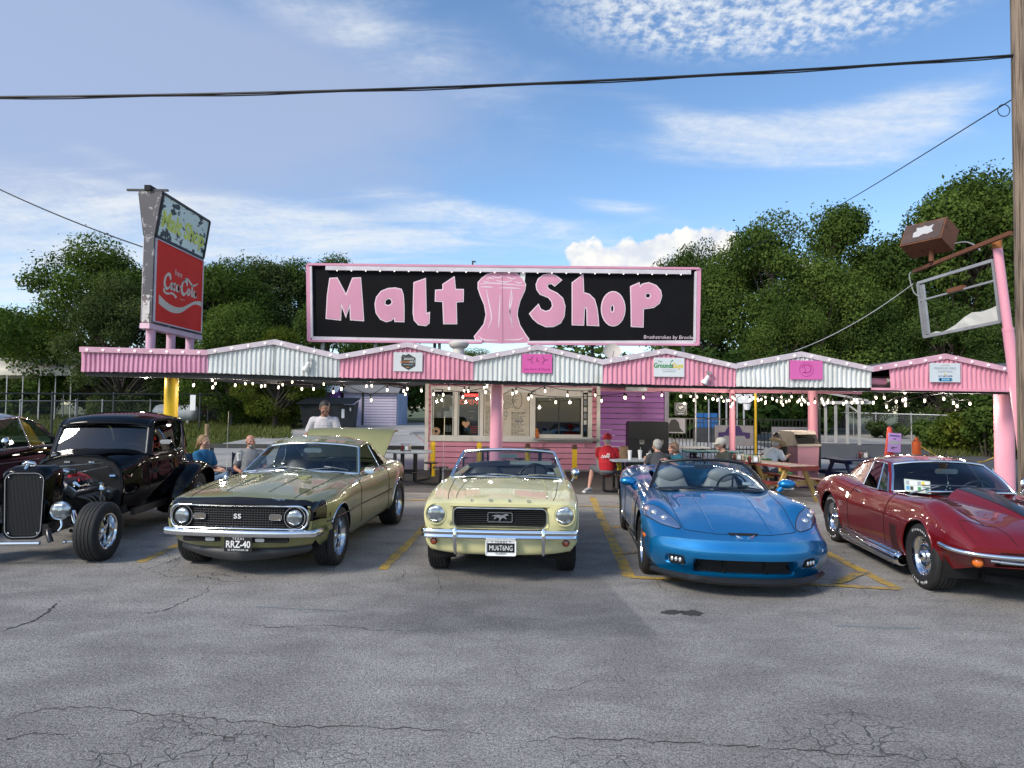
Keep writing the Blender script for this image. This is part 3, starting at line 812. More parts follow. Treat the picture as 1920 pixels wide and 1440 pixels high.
for x in(-.9,.9):
 mb=MB();mb.box((x,0,.14),(.16,.8,.36));obj('cradle',mb,M['concrete'],t)
mb=MB();mb.cyl((0,0,1.38),(0,0,1.56),.16,n=12);obj('valve_dome',mb,M['galv'],t,50)
Yc=46;z0=H(Yc)
def cx(px):return U(px,700,Yc).x
t=thing('metal_carport','long cream metal carport with rounded roof edge at the far left','carport',(cx(60),Yc,z0))
ox=cx(60);ztop=U(60,681,Yc).z-z0;zev=U(60,704,Yc).z-z0
mb=MB();prof=[(0,zev),(.03,zev+.35),(.18,zev+.60),(.5,ztop-.02),(3.0,ztop+.55),(5.5,ztop),(5.9,zev+.4),(6.0,zev)]
xs_=np.linspace(cx(-160)-ox,cx(142)-ox,60)
mb.grid(np.array([[(x,y,z+(.02 if i%3==0 else 0))for(y,z)in prof]for i,x in enumerate(xs_)]));obj('roof',mb,dirty('cream_sheet_metal',(0.50,0.47,0.40),(.25,.22,.18),.4,.5,2),t,40)
mb=MB();xs_=np.linspace(cx(142)-ox+.3,cx(215)-ox,20)
mb.grid(np.array([[(x,y+1.2,z)for(y,z)in prof]for i,x in enumerate(xs_)]));obj('rear_bay_roof',mb,M['dark_galv'],t,40)
for px in(-40,13,43,74,104,133):
 for yy in(.05,5.9):
  mb=MB();mb.box((cx(px)-ox,yy,zev/2),(.06,.06,zev));obj('post',mb,M['galv'],t)
t=thing('red_trailer','small dull red trailer parked far back in the grass field','trailer',(U(422,760,60).x,60,H(60)))
mb=MB();mb.box((0,0,.95),(3.4,1.6,.9));obj('body',mb,dirty('faded_red',(0.16,0.03,0.03),(.06,.03,.02),.6,.7,2),t)
for x in(-.8,.8):
 mb=MB();mb.lathe([(.1,-.1),(.33,-.1),(.36,-.05),(.36,.05),(.33,.1),(.1,.1)],14,Matrix.Translation((x,-.85,.36))@Matrix.Rotation(R(90),4,'X'));obj('wheel',mb,M['rubber'],t,40)
mb=MB();mb.bar((1.7,0,.55),(2.6,0,.5),.1,.08);obj('hitch',mb,M['rust'],t)
Ys=48.0;z0=H(Ys)
def sx_(px,Y=Ys):return U(px,770,Y).x
t=thing('garage_shed','pale lavender garage shed with slatted roll door and grey roof','shed',(sx_(694),Ys,z0));o0=sx_(694)
lav=dirty('lavender_paint',(0.56,0.50,0.62),(.35,.3,.38),.35,.6,1.5);lav_shade=dirty('lavender_paint_sky_shade',(0.42,0.50,0.68),(.25,.3,.4),.3,.6,1.5)  # second copy, for the side wall, has blue sky shade painted into its colour
hw=U(700,737,Ys).z-z0;hr=U(700,725,Ys).z-z0+.1;x0,x1=sx_(644)-o0,sx_(744.5)-o0;D_=4.4
mb=MB();mb.box(((x0+sx_(679)-o0)/2,.06,hw/2),(sx_(679)-o0-x0,.1,hw));mb.box((x0+.05,D_/2,hw/2),(.1,D_,hw));mb.box(((x0+x1)/2,D_,hw/2),(x1-x0,.1,hw));obj('wall',mb,lav,t)
mb=MB();mb.box((x1+.001,D_/2+.06,hw/2),(.1,D_-.12,hw));obj('side_wall',mb,lav_shade,t)
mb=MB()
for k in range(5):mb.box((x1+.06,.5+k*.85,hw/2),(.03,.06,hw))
obj('batten',mb,lav_shade,t)
mb=MB();mb.box((sx_(680)-o0,.0,hw/2),(.12,.14,hw));obj('door_post',mb,M['dark_galv'],t)
d0,d1=sx_(682)-o0,sx_(743.5)-o0;nsl=12
slat=MB();slat.box((0,0,0),(d1-d0,.05,hw/nsl-.03));sm=slat.mesh('door_slat');sm.materials.append(lav)
for k in range(nsl):
 o=bpy.data.objects.new('door_slat',sm);COL.objects.link(o);o.parent=t;o.location=((d0+d1)/2,.0+(.012 if k%2 else 0),hw/nsl*(k+.5))
mb=MB();mb.box(((d0+d1)/2,.08,hw/2),(d1-d0,.04,hw));obj('door_backing',mb,M['dark_galv'],t)
mb=MB();e=.15
mb.add([(x0-e,-.3,hw),(x1+e,-.3,hw),(x1+e,D_*.55,hr+.25),(x0-e,D_*.55,hr+.25),(x0-e,D_+.2,hw),(x1+e,D_+.2,hw),(x0-e,-.3,hw+.1),(x1+e,-.3,hw+.1),(x1+e,D_*.55,hr+.35),(x0-e,D_*.55,hr+.35)],[(0,1,7,6),(6,7,8,9),(8,5,4,9),(1,2,8,7),(0,6,9,3)]);obj('roof',mb,dirty('grey_shingle',(0.20,0.20,0.205),(.1,.1,.1),.5,.8,3),t)
mb=MB();mb.lathe([(.16,0),(.16,.28),(.26,.34),(.30,.45),(.26,.56),(.1,.64),(0,.66)],14,Matrix.Translation((-.05,D_*.5,hr+.2)));obj('roof_vent',mb,M['galv'],t,50)
Yp=46.5;z0=H(Yp)
t=thing('purple_shed','small purple shed with white metal roof behind the dumpster','shed',(sx_(612,Yp),Yp,z0));o0=sx_(612,Yp)
pp=dirty('strong_purple_paint',(0.17,0.045,0.24),(.08,.03,.1),.4,.6,2);hw=U(610,734,Yp).z-z0;hr=U(610,723.5,Yp).z-z0;x0,x1=sx_(588.5,Yp)-o0,sx_(628,Yp)-o0;D_=2.0
mb=MB();mb.box(((x0+x1)/2,D_/2,hw/2),(x1-x0,D_,hw));mb.prism([(x1+.0,0,hw),(x1+.0,D_,hw),(x1+.0,D_/2,hr)],(-.05,0,0),(.001,0,0));obj('wall',mb,pp,t)
for k in range(6):
 mb=MB();mb.box((x0+(x1-x0)*(k+.5)/6,-.012,hw/2),((x1-x0)/6-.03,.024,hw-.06));obj('wall_panel',mb,pp,t)
mb=MB();mb.box((x1+.02,D_/2,hw*.80),(.04,.34,.42));obj('gable_vent',mb,M['white'],t)
mb=MB();ee=.18
for k in range(9):
 a_,b_=x0-ee+(x1-x0+2*ee)*k/9,x0-ee+(x1-x0+2*ee)*(k+1)/9-.02
 mb.add([(a_,-.2,hw-.05),(b_,-.2,hw-.05),(b_,D_/2,hr+.05),(a_,D_/2,hr+.05),(b_,D_+.2,hw-.05),(a_,D_+.2,hw-.05)],[(0,1,2,3),(3,2,4,5)])
 mb.bar((b_+.01,-.2,hw-.03),(b_+.01,D_/2,hr+.07),.03,.04)
obj('roof',mb,pbr('white_sheet_roof',(.62,.66,.72),.4,.2),t)
Yd=40.0;z0=H(Yd)
def dx_(px,py):q=U(px,py,Yd);return q
o0=dx_(612,790).x
t=thing('dumpster','black steel dumpster with sloping lid and white stickers','dumpster',(o0,Yd,z0))
L0,R0=dx_(562,790).x-o0,dx_(660,790).x-o0;zt=dx_(600,758).z-z0;zl=dx_(600,750).z-z0
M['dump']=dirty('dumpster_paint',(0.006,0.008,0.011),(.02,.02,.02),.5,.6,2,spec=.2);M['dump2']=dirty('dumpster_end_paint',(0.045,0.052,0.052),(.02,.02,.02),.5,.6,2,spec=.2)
mid=dx_(626,790).x-o0
mb=MB();mb.add([(L0+.25,-.1,.15),(mid,-.25,.15),(mid,-.35,zt),(L0,-.15,zt),(L0+.25,1.7,.15),(mid,1.7,.15),(mid,1.7,zl),(L0,1.7,zl)],[(0,1,2,3),(1,5,6,2),(5,4,7,6),(4,0,3,7),(0,4,5,1)]);obj('body',mb,M['dump'],t)
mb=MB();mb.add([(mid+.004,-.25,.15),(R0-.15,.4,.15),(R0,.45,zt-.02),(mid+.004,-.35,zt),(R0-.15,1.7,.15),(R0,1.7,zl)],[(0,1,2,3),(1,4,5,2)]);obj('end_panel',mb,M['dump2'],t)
mb=MB();mb.box((mid+.55,-.02,zt*.66),(.17,.02,.55),Matrix.Rotation(R(30),3,'Z'));mb.box((mid+.95,.16,zt*.82),(.08,.02,.2),Matrix.Rotation(R(30),3,'Z'));obj('sticker',mb,M['white'],t)
for(a_,b_)in((L0-.1,mid-.7),(mid-.68,R0+.1)):
 mb=MB();mb.add([(a_,-.42,zt+.02),(b_,-.42,zt+.02),(b_,1.75,zl+.12),(a_,1.75,zl+.12),(a_,-.42,zt+.07),(b_,-.42,zt+.07),(b_,1.75,zl+.18),(a_,1.75,zl+.18)],[(0,1,5,4),(4,5,6,7),(1,2,6,5),(0,4,7,3)]);obj('lid',mb,M['dump'],t)
mb=MB();mk=text_mesh('JB',.34,.004);obj('painted_mark',place(mk,stand((L0+.75,-.17,zt*.62),R(-4))),M['white'],t)
for x in(L0+.4,mid-.2):
 mb=MB();mb.cyl((x,.1,.09),(x+.08,.1,.09),.09,n=10);obj('caster',mb,M['rubber'],t,40)
Yr=19.8
t=thing('barrier_rail','low grey steel barrier rail running behind the seated people','barrier',(U(390,838,Yr).x,Yr,0));o0=U(390,838,Yr).x;zr=U(600,838,Yr).z
mb=MB();mb.box(((U(806,838,Yr).x-o0)/2,0,zr),(U(806,838,Yr).x-o0,.06,.13));obj('rail',mb,M['dark_galv'],t)
for px in(395,470,560,650,740,800):
 mb=MB();mb.box((U(px,838,Yr).x-o0,.08,(zr-.04)/2),(.09,.09,zr-.04));obj('post',mb,M['dark_galv'],t)
Yw=24;q=U(388,800,Yw)
mb=MB();mb.tube([(0,0,-.2),(.01,0,.5),(0,0,q.z+.1-H(Yw))],[.085,.08,.07],9);tag(obj('wooden_post',mb,pbr('weathered_wood',(.28,.20,.11),.85,var=.3,vscale=8,bump=.4),smooth=50,loc=(q.x,Yw,H(Yw))),'short weathered wooden post behind the woman in the blue shirt','post')
# drive-in canopy
YF=13.3
canopy=thing('drive_in_canopy','long drive-in canopy with pink and white corrugated gables on round posts','canopy',(0,YF,0))
CL=Vector((0,YF,0))
M['corr_pink']=dirty('pink_corrugated_sheet',(0.76,0.34,0.44),(0.45,0.2,0.22),.55,.5,3.2,stretch=(1.6,1,.25))
M['corr_pink2']=dirty('washed_pink_corrugated_sheet',(0.70,0.34,0.47),(0.42,0.2,0.27),.55,.5,3.2,stretch=(1.6,1,.25))
M['corr_white']=dirty('white_corrugated_sheet',(0.70,0.72,0.70),(0.36,0.34,0.29),.6,.5,3.0,stretch=(1.6,1,.25))
M['trim_pale']=dirty('pale_fascia_paint',(0.66,0.58,0.63),(0.4,0.3,0.34),.5,.5,4)
M['trim_pink']=dirty('pink_fascia_paint',(0.72,0.42,0.52),(0.42,0.2,0.26),.5,.5,4)
M['led']=emission('lit_marquee_bulb',(1.0,0.93,0.86),1.0)
def V2(px,py,Y=YF):q=U(px,py,Y);return np.array([q.x,q.z])
def corrugated(name,top,bot,pitch,mat,parent,Y0,dent=0.0,seed=0):
 0
 rr=random.Random(seed)
 tx,tz=zip(*top);bx,bz=zip(*bot)
 x0,x1=tx[0],tx[-1];xs=[];ds=[];x=x0;k=0
 cyc=((0,0),(.42,0),(.55,-1),(.87,-1))
 while x<x1:
  for f,d in cyc:
   if x+f*pitch<x1:xs.append(x+f*pitch);ds.append(d*.028)
  x+=pitch
 xs.append(x1);ds.append(0)
 for q in tx[1:-1]:xs.append(q);ds.append(np.interp(q,xs[:-1],ds[:len(xs)-1])if False else 0)
 order=np.argsort(xs,kind='stable');xs=np.array(xs)[order];ds=np.array(ds)[order]
 zt=np.interp(xs,tx,tz);zb=np.interp(xs,bx,bz);P=np.zeros((len(xs),5,3))
 for j in range(5):
  f=j/4
  P[:,j,0]=xs;P[:,j,2]=zb+(zt-zb)*f
  P[:,j,1]=Y0+ds+np.array([dent*math.sin(q*3.1+seed)*math.sin(f*3.0+q)for q in xs])
 P[:,0,2]+=np.array([rr.uniform(-.008,.008)for _ in xs])
 mb=MB();mb.grid(P);return obj(name,mb,mat,parent)
seg=[((153,697),(391,699),[(153,650),(391,656)],'corr_pink2','trim_pink'),((391,699),(633,708),[(391,655),(515,636),(637,664)],'corr_white','trim_pale'),((633,708),(888,713),[(637,664),(765,641),(888,669)],'corr_pink','trim_pale'),((888,713),(1130,719),[(888,668),(1008,646),(1130,674)],'corr_white','trim_pale'),((1130,719),(1380,725),[(1130,674),(1248,653),(1380,682)],'corr_pink','trim_pale'),((1380,725),(1636,727),[(1380,681),(1502,659),(1634,687)],'corr_white','trim_pale'),((1668,729),(1893,731),[(1634,687),(1772,663),(1893,689)],'corr_pink','trim_pink'),((1902,731),(1990,733),[(1900,686),(1990,668)],'corr_white','trim_pale'),]
bulb_mb=MB();bulb_mb.ball((0,0,0),.018,8,6);bulb_me=bulb_mb.mesh('marquee_bulb');bulb_me.materials.append(M['led']);finish(bulb_me,180)
for i,(bl,br,top,cm,tm)in enumerate(seg):
 T_=[V2(*p)for p in top];B_=[V2(*bl),V2(*br)]
 T2=[(p[0],p[1]-.02)for p in T_]
 if i==6:
  xg=V2(1668,700)[0];T2=[(xg,np.interp(xg,[p[0]for p in T_],[p[1]for p in T_])-.02)]+T2[1:]
 corrugated('valance_panel',[tuple(q)for q in T2],[tuple(q)for q in B_],.0975,M[cm],canopy,-.0,.024 if i in(2,5,6)else .013,i)
 for p,q in zip(T_,T_[1:]):
  h_=.112
  mb=MB();mb.add([(p[0],-.065,p[1]-h_),(q[0],-.065,q[1]-h_),(q[0],-.075,q[1]-.012),(p[0],-.075,p[1]-.012),(p[0],-.0,p[1]),(q[0],.0,q[1]),(p[0],-.035,p[1]-h_),(q[0],-.035,q[1]-h_)],[(0,1,2,3),(3,2,5,4),(6,7,1,0)]);obj('fascia_strip',mb,M[tm],canopy)
  L=math.hypot(*(q-p));n=max(int(L/.30),1)
  for k in range(n):
   f=(k+.5)/n
   o=bpy.data.objects.new('marquee_bulb',bulb_me);COL.objects.link(o);o.parent=canopy
   o.location=(p[0]+(q[0]-p[0])*f,-.085,p[1]+(q[1]-p[1])*f-.062)
M['beam']=pbr('black_steel_beam',(0.012,0.012,0.013),.6)
zb0=V2(153,697)[1];x_l=V2(153,697)[0];x_r=V2(1990,733)[0];zb1=V2(1990,733)[1]
mb=MB();mb.bar((x_l+.05,.16,zb0-.035),(x_r,.16,zb1-.035),.2,.10);obj('front_beam',mb,M['beam'],canopy)
xa,xb=V2(1634,729),V2(1893,733)
mb=MB();mb.bar((xa[0],-.01,xa[1]),(xb[0],-.01,xb[1]),.06,.045);obj('flashing',mb,M['corr_pink'],canopy)
xa,xb=V2(1634,715),V2(1672,716)
mb=MB();mb.tube([(xa[0],.25,xa[1]),(xb[0],.25,xb[1])],.085,12);obj('cross_pipe',mb,M['pink_post'],canopy,50)
roofm=dirty('roof_sheet_underside',(0.10,0.095,0.10),(.04,.04,.04),.6,.7,1.2);DEPTH=7.6
for i,(bl,br,top,cm,tm)in enumerate(seg):
 T_=[V2(*p)for p in top];xs=[]
 a,b=T_[0][0],T_[-1][0]
 n=int((b-a)/.14);rows=[]
 for k in range(n+1):
  x=a+(b-a)*k/n;z=np.interp(x,[p[0]for p in T_],[p[1]for p in T_])-.03-(.02 if k%2 else 0)
  rows.append([(x,.02,z),(x,DEPTH,z)])
 mb=MB();mb.grid(np.array(rows));obj('roof_sheet',mb,roofm,canopy)
zrb=V2(1300,722)[1]
zl_=V2(300,697)[1]
for px_ in(391,637,888,1130,1380,1634):
 p=V2(px_,700);mb=MB();mb.bar((p[0],.3,p[1]+.02),(p[0],DEPTH,p[1]+.02),.12,.16);obj('valley_beam',mb,M['beam'],canopy)
mb=MB();mb.box(((x_l+x_r)/2,DEPTH/2+.2,2.56),(x_r-x_l-.2,DEPTH-.3,.04));obj('ceiling_panel',mb,M['beam'],canopy)
p,q=U(1205,735,20.9),U(1405,737,20.9)
mb=MB();mb.box(((V2(1150,700)[0]+x_r)/2,DEPTH,2.50),(x_r-V2(1150,700)[0],.05,.17));obj('rear_valance',mb,M['corr_pink'],canopy)
def post(px,Y,wpx,ztop,mat,name='post'):
 c=U(px,780,Y);r_=wpx/2/FPX*Y
 mb=MB();mb.cyl((c.x,Y-YF,-.05),(c.x,Y-YF,ztop),r_,n=24);mb.lathe([(r_*1.25,0),(r_*1.25,.02),(r_,.03)],24,Matrix.Translation((c.x,Y-YF,0)))
 return obj(name,mb,mat,canopy,50)
post(320,13.9,24,2.5,M['yellow_paint']);post(931,14.0,24,2.5,M['pink_post']);post(1882.5,14.0,32,2.45,M['pink_post'])
post(1524,19.5,17,2.5,M['pink_post']);post(1373,20.7,11,2.5,M['pink_post']);post(700,20.5,11,2.5,M['pink_post'])if False else None
# long billboard on the roof
YB=16.2
def B2(px,py):q=U(px,py,YB);return(q.x,q.z)
def C7(X,Y):return B2(560+X/4.8,470+Y/4.8)
def C8(X,Y):return B2(940+X/4.8,470+Y/4.8)
bill=thing('rooftop_billboard','long black rooftop billboard with hand painted pink letters and a milkshake','billboard',(0,YB,0))
M['board_black']=dirty('chalky_black_board',(0.0065,0.0065,0.008),(0.012,0.012,0.014),.5,.85,1.5,spec=.15)
M['letter_pink']=dirty('brushed_pink_paint',(0.68,0.31,0.43),(0.5,0.22,0.33),.35,.55,2.2,stretch=(1,1,.5));M['letter_edge']=pbr('pale_pink_brush_line',(0.80,0.66,0.72),.6)
tl,tr,br,bl=B2(580,497),B2(1308,505),B2(1305,645),B2(583,637)
mb=MB();mb.prism([(tl[0],0,tl[1]),(tr[0],0,tr[1]),(br[0],0,br[1]),(bl[0],0,bl[1])],(0,0,0),(0,.10,0));obj('board',mb,M['board_black'],bill)
def strip3(name,a,b,w,mat,y0=-.03,dep=.05):
 mb=MB();mb.bar((a[0],y0,a[1]),(b[0],y0,b[1]),dep,w);return obj(name,mb,mat,bill)
strip3('frame_rail',B2(578,496.5),B2(1310,504.5),.055,M['letter_pink'],-.015,.13)
strip3('frame_rail',B2(581,639.5),B2(904,643),.05,M['letter_pink'],-.03,.12);strip3('frame_rail',B2(989,645),B2(1307,647),.05,M['letter_pink'],-.03,.12)
strip3('frame_rail',B2(579.5,497),B2(581.5,640),.05,M['letter_pink'],-.03,.12);strip3('frame_rail',B2(1309,504),B2(1306,648),.05,M['letter_pink'],-.03,.12)
wf=dirty('chipped_white_rail',(0.66,0.62,0.66),(.4,.33,.36),.4,.5,5)
strip3('light_rail',B2(612,503.5),B2(1294,511.5),.105,wf,-.05,.07)
strip3('frame_strip',B2(584,634.5),B2(904,641),.09,wf);strip3('frame_strip',B2(990,643),B2(1302,642),.09,wf);strip3('frame_strip',B2(584,500),B2(586,634),.07,wf);strip3('frame_strip',B2(1303.5,510),B2(1301.5,642),.07,wf)
for k in range(25):
 f=(k+.8)/25.5;a,b=B2(612,508),B2(1294,516)
 o=bpy.data.objects.new('marquee_bulb',bulb_me);COL.objects.link(o);o.parent=bill;o.location=(a[0]+(b[0]-a[0])*f,-.07,a[1]+(b[1]-a[1])*f)
def letter(name,polys,lab=None,sm=0):
 polys=[[tuple(q)for q in(smooth_line([np.array([*p,0.])for p in pl],sm,True)if sm else[np.array([*p,0.])for p in pl])]for pl in polys]
 M1=Matrix.Translation((0,-.004,0))@Matrix.Rotation(R(90),4,'X')
 e=outline_mesh(polys,.004,.020);o=obj(name,place(e,M1),M['letter_edge'],bill)
 i_=outline_mesh(polys,.004,-.004);obj('paint_fill',place(i_,Matrix.Translation((0,-.010,0))@Matrix.Rotation(R(90),4,'X')),M['letter_pink'],o)
 return o
letter('letter',[[C7(*p)for p in((283,252),(345,248),(428,405),(487,250),(555,247),(572,470),(582,628),(470,620),(464,470),(425,585),(382,470),(375,622),(250,608),(262,400))]])
letter('letter',[[C7(*p)for p in((690,480),(703,420),(745,368),(805,343),(870,338),(922,350),(938,395),(946,500),(945,637),(868,635),(866,598),(830,626),(790,637),(738,615),(700,560))],[C7(*p)for p in((806,425),(836,438),(845,465),(830,490),(800,498),(772,482),(778,445))]],sm=0)
letter('letter',[[C7(*p)for p in((1040,290),(1138,255),(1142,420),(1145,572),(1175,560),(1172,650),(1145,672),(1080,665),(1043,625),(1033,560))]])
letter('letter',[[C7(*p)for p in((1300,305),(1398,240),(1408,352),(1480,352),(1478,455),(1415,460),(1420,655),(1308,655),(1300,455),(1232,452),(1235,358),(1300,355))]])
letter('letter',[[C8(*p)for p in((538,265),(480,315),(452,294),(418,298),(408,325),(430,352),(500,385),(550,430),(570,500),(562,590),(530,650),(470,680),(400,682),(330,650),(285,610),(257,568),(333,488),(352,530),(400,550),(440,537),(463,500),(455,455),(425,420),(350,390),(322,350),(315,305),(335,255),(380,222),(430,213),(490,228))]])
letter('letter',[[C8(*p)for p in((640,290),(732,222),(738,380),(790,395),(835,440),(858,520),(868,600),(873,672),(775,668),(772,530),(757,500),(744,520),(738,668),(640,665))]])
el=lambda cx,cy,rx,ry,n=26:[(cx+rx*math.cos(2*math.pi*k/n),cy+ry*math.sin(2*math.pi*k/n))for k in range(n)]
letter('letter',[[C8(*p)for p in el(1006,523,104,152)],[C8(*p)for p in el(998,521,18,37,14)]])
letter('letter',[[C8(*p)for p in((1165,325),(1238,293),(1246,332),(1270,303),(1325,291),(1390,315),(1430,360),(1440,410),(1420,470),(1370,508),(1275,522),(1274,600),(1272,685),(1172,680),(1170,500))],[C8(*p)for p in el(1319,405,26,26,14)]])
cup=[(897,530),(903,523),(912,516),(922,512),(950,510.5),(968,513),(980,523),(985,534),(983,545),(975,562),(970,580),(969,592),(974,610),(985,628),(991,636),(988,642),(940,643.5),(905,641.5),(892,637.5),(890,631),(899,620),(908,608),(912,590),(909,572),(901,553),(897,541)]
shake=letter('milkshake',[[B2(*p)for p in cup]])
mb=MB();mb.prism([(B2(*p)[0],0,B2(*p)[1])for p in((975,510),(985.5,510),(983.5,532),(976,525))],(0,-.004,0),(0,-.012,0));obj('straw',mb,M['white'],shake)
def brush(pts,w,parent,y=-.0165,mat=None,name='brush_line'):
 L=smooth_line([np.array([p[0],0,p[1]])for p in pts],5);rows=[]
 for i,q in enumerate(L):
  d=L[min(i+1,len(L)-1)]-L[max(i-1,0)];d=d/(np.linalg.norm(d)+1e-9);s=np.array([-d[2],0,d[0]]);t=i/(len(L)-1)
  ww=w*(.35+.65*math.sin(math.pi*min(max(t,.08),.92)))
  rows.append([q+s*ww/2+[0,y,0],q-s*ww/2+[0,y,0]])
 mb=MB();mb.grid(np.array(rows));return obj(name,mb,mat or M['letter_edge'],parent)
for ln in([(899,533),(920,531),(950,533),(985,536)],[(901,538.5),(912,538),(925,539)],[(937,540),(955,540),(976,541)],[(912,543),(916,564),(921.5,595),(916,614)],[(938,554),(936,593),(935,614)],[(958,547),(955.5,578),(961,612)],[(958.5,542),(960,560),(956,587),(961,614)],[(897,630),(908,637),(933,638)],[(982,633),(971,637),(946,637)],[(912,524),(919,521),(926,524)],[(922,518),(934,521),(944,517)],[(950,519),(960,523),(968,521)],[(930,526),(946,529),(960,526)],[(966,528),(973,531),(979,530)],[(906,527),(911,529),(917,528)]):
 brush([B2(*p)for p in ln],.028,shake)
t_=text_mesh('Brushstrokes by Brooke',.128,.002,shear=.12,offset=-.001);q=B2(1254,632.5)
obj('painted_signature',place(t_,stand((q[0],-.004,q[1]),0)),M['letter_edge'],bill)
mb=MB();a,b=C7(1833,200),C7(1838,830);mb.bar((a[0],-.016,a[1]),(b[0],-.016,b[1]),.004,.006);obj('panel_seam',mb,M['board_black'],bill)
for px in(700,813,822,998,1113,1286,600):
 p=B2(px,640);mb=MB();mb.box((p[0],.25,(p[1]+2.3)/2+.2),(.07,.07,p[1]-2.3));obj('support_post',mb,M['dark_galv']if px in(813,998,1113)else M['galv'],bill)
mb=MB();a,b=B2(600,570),B2(1290,578);mb.bar((a[0],.16,a[1]),(b[0],.16,b[1]),.06,.1);obj('back_brace',mb,M['galv'],bill)
q=B2(886,497)
tag(obj('roof_antenna',(lambda mb:(mb.tube([(0,0,-.1),(0,0,.12)],.02,6),mb.box((.03,0,.1),(.1,.03,.03)),mb)[2])(MB()),M['dark_galv'],loc=(q[0],YB+.06,q[1])),'tiny antenna stub on the billboard top edge near the middle','antenna')
q=U(860,657,15.6);t=thing('roof_vent','white turbine shaped roof vent under the billboard left of the milkshake foot','vent',q)
mb=MB();mb.lathe([(.14,-.25),(.14,.04),(.20,.07),(.245,.14),(.245,.18),(.17,.22),(0,.24)],18);obj('vent_cap',mb,dirty('chalk_white',(.66,.62,.58),(.4,.35,.3),.4,.6,4),t,40)
q=U(1147,671,16.0);t=thing('satellite_dish','pale satellite dish on the canopy roof under the billboard','dish',q)
mb=MB();mb.lathe([(0,0),(.08,.008),(.16,.035),(.215,.07),(.22,.075),(.16,.02),(0,-.01)],20,Matrix.Translation((0,0,.13))@Matrix.Rotation(R(62),4,'X')@Matrix.Rotation(R(0),4,'Y'));obj('reflector',mb,dirty('dish_grey',(.50,.46,.42),(.3,.26,.22),.4,.6,3),t,50)
mb=MB();mb.tube([(0,.05,-.3),(0,.05,.1)],.02,6);mb.tube([(0,.0,.05),(0,-.22,.05),(0,-.28,.14)],.01,5);obj('mast',mb,M['galv'],t)
# sponsor boards on the gables
def P2(px,py,Y=YF):q=U(px,py,Y);return(q.x,q.z)
def board(label,x0,y0,x1,y1,col,rough=.45):
 a,b=P2(x0,y0),P2(x1,y1);c=((a[0]+b[0])/2,YF-.052,(a[1]+b[1])/2)
 t=thing('sponsor_sign',label,'sign',c,0,'sponsor boards on the canopy gables');w_,h_=b[0]-a[0],a[1]-b[1]
 mb=MB();mb.box((0,0,0),(w_,.02,h_));obj('sign_board',mb,pbr('sign_face',col,rough,var=.05),t);return t,w_,h_
def print_on(t,me,mat,x,z,name='print',y=-.0125):return obj(name,place(me,stand((x,y,z))),mat,t)
ink={k:pbr('print_'+k,c,.55)for k,c in dict(black=(.02,.02,.022),dark=(.04,.045,.04),magenta_dark=(.42,.03,.22),green=(.03,.26,.06),yellow=(.72,.55,.02),blue=(.05,.30,.55),grey=(.30,.33,.38),orange=(.65,.22,.04),white=(.75,.75,.75),tan=(.5,.42,.3),red=(.6,.02,.03),navy=(.03,.05,.2)).items()}
t,w_,h_=board('white sponsor board with a dark hexagon badge on the first pink gable',739,661,792.5,697,(.62,.64,.65))
hexa=lambda r,sx=1:[(r*sx*math.cos(math.pi/2+k*math.pi/3),r*math.sin(math.pi/2+k*math.pi/3))for k in range(6)]
print_on(t,outline_mesh([hexa(.165,1.0)],.001),ink['dark'],0.01,.0)
for z,s_,m_ in((.075,'H','grey'),(.05,'H','grey')):
 mb=MB();mb.box((.02,-.0142,z),(.2,.002,.008));obj('print',mb,ink['white'],t)
print_on(t,text_mesh('SUGAR',.065,.001),ink['orange'],-.06,.0,y=-.0145);print_on(t,text_mesh('ART',.065,.001),ink['white'],.09,.0,y=-.0145)
mb=MB();mb.box((.01,-.0142,-.055),(.2,.002,.012));obj('print',mb,ink['grey'],t);mb=MB();mb.box((.0,-.0142,-.11),(.06,.002,.012));obj('print',mb,ink['orange'],t)
obj('print',(lambda mb:(mb.tube([(-.13,-.0145,.09),(-.10,-.0145,.14),(-.06,-.0145,.13)],.012,5),mb)[1])(MB()),ink['dark'],t)
t,w_,h_=board('magenta sponsor board with an angle bracket L emblem on the middle white gable',979,664,1034.5,700,(.66,.10,.36))
for pts in([(-.15,.09),(-.10,.165)],[(-.15,.09),(-.10,.01)],[(.15,.09),(.10,.165)],[(.15,.09),(.10,.01)],[(-.22,.09),(-.15,.09)],[(.15,.09),(.22,.09)]):
 mb=MB();mb.bar((pts[0][0]*.95+.01,-.013,pts[0][1]-.015),(pts[1][0]*.95+.01,-.013,pts[1][1]-.015),.003,.008);obj('print',mb,ink['black'],t)
print_on(t,text_mesh('L',.11,.001),ink['black'],.01,.075);print_on(t,text_mesh('Lee Farm & Ranch',.072,.001),ink['magenta_dark'],.0,-.115)
t,w_,h_=board('white sponsor board with green and yellow words on the second pink gable',1225,671,1281.5,707,(.66,.70,.71))
print_on(t,text_mesh('Grounds',.135,.001,offset=.004,xs=.82),ink['green'],-.115,.03);print_on(t,text_mesh('Guys',.135,.001,offset=.004,xs=.82),ink['yellow'],.17,.03)
print_on(t,text_mesh('The',.05,.001),ink['green'],-.19,.115);print_on(t,text_mesh('OF STEPHENVILLE',.026,.001,space=1.5),ink['grey'],0,-.05);mb=MB();mb.box((0,-.0125,-.085),(.26,.002,.01));obj('print',mb,ink['grey'],t)
obj('print',(lambda mb:(mb.poly([(.02,-.0135,.10),(.06,-.0135,.15),(.09,-.0135,.15),(.05,-.0135,.11)]),mb)[1])(MB()),ink['green'],t)
t,w_,h_=board('magenta sponsor board with a round script D emblem on the last white gable',1479,676,1540,712,(.66,.13,.40))
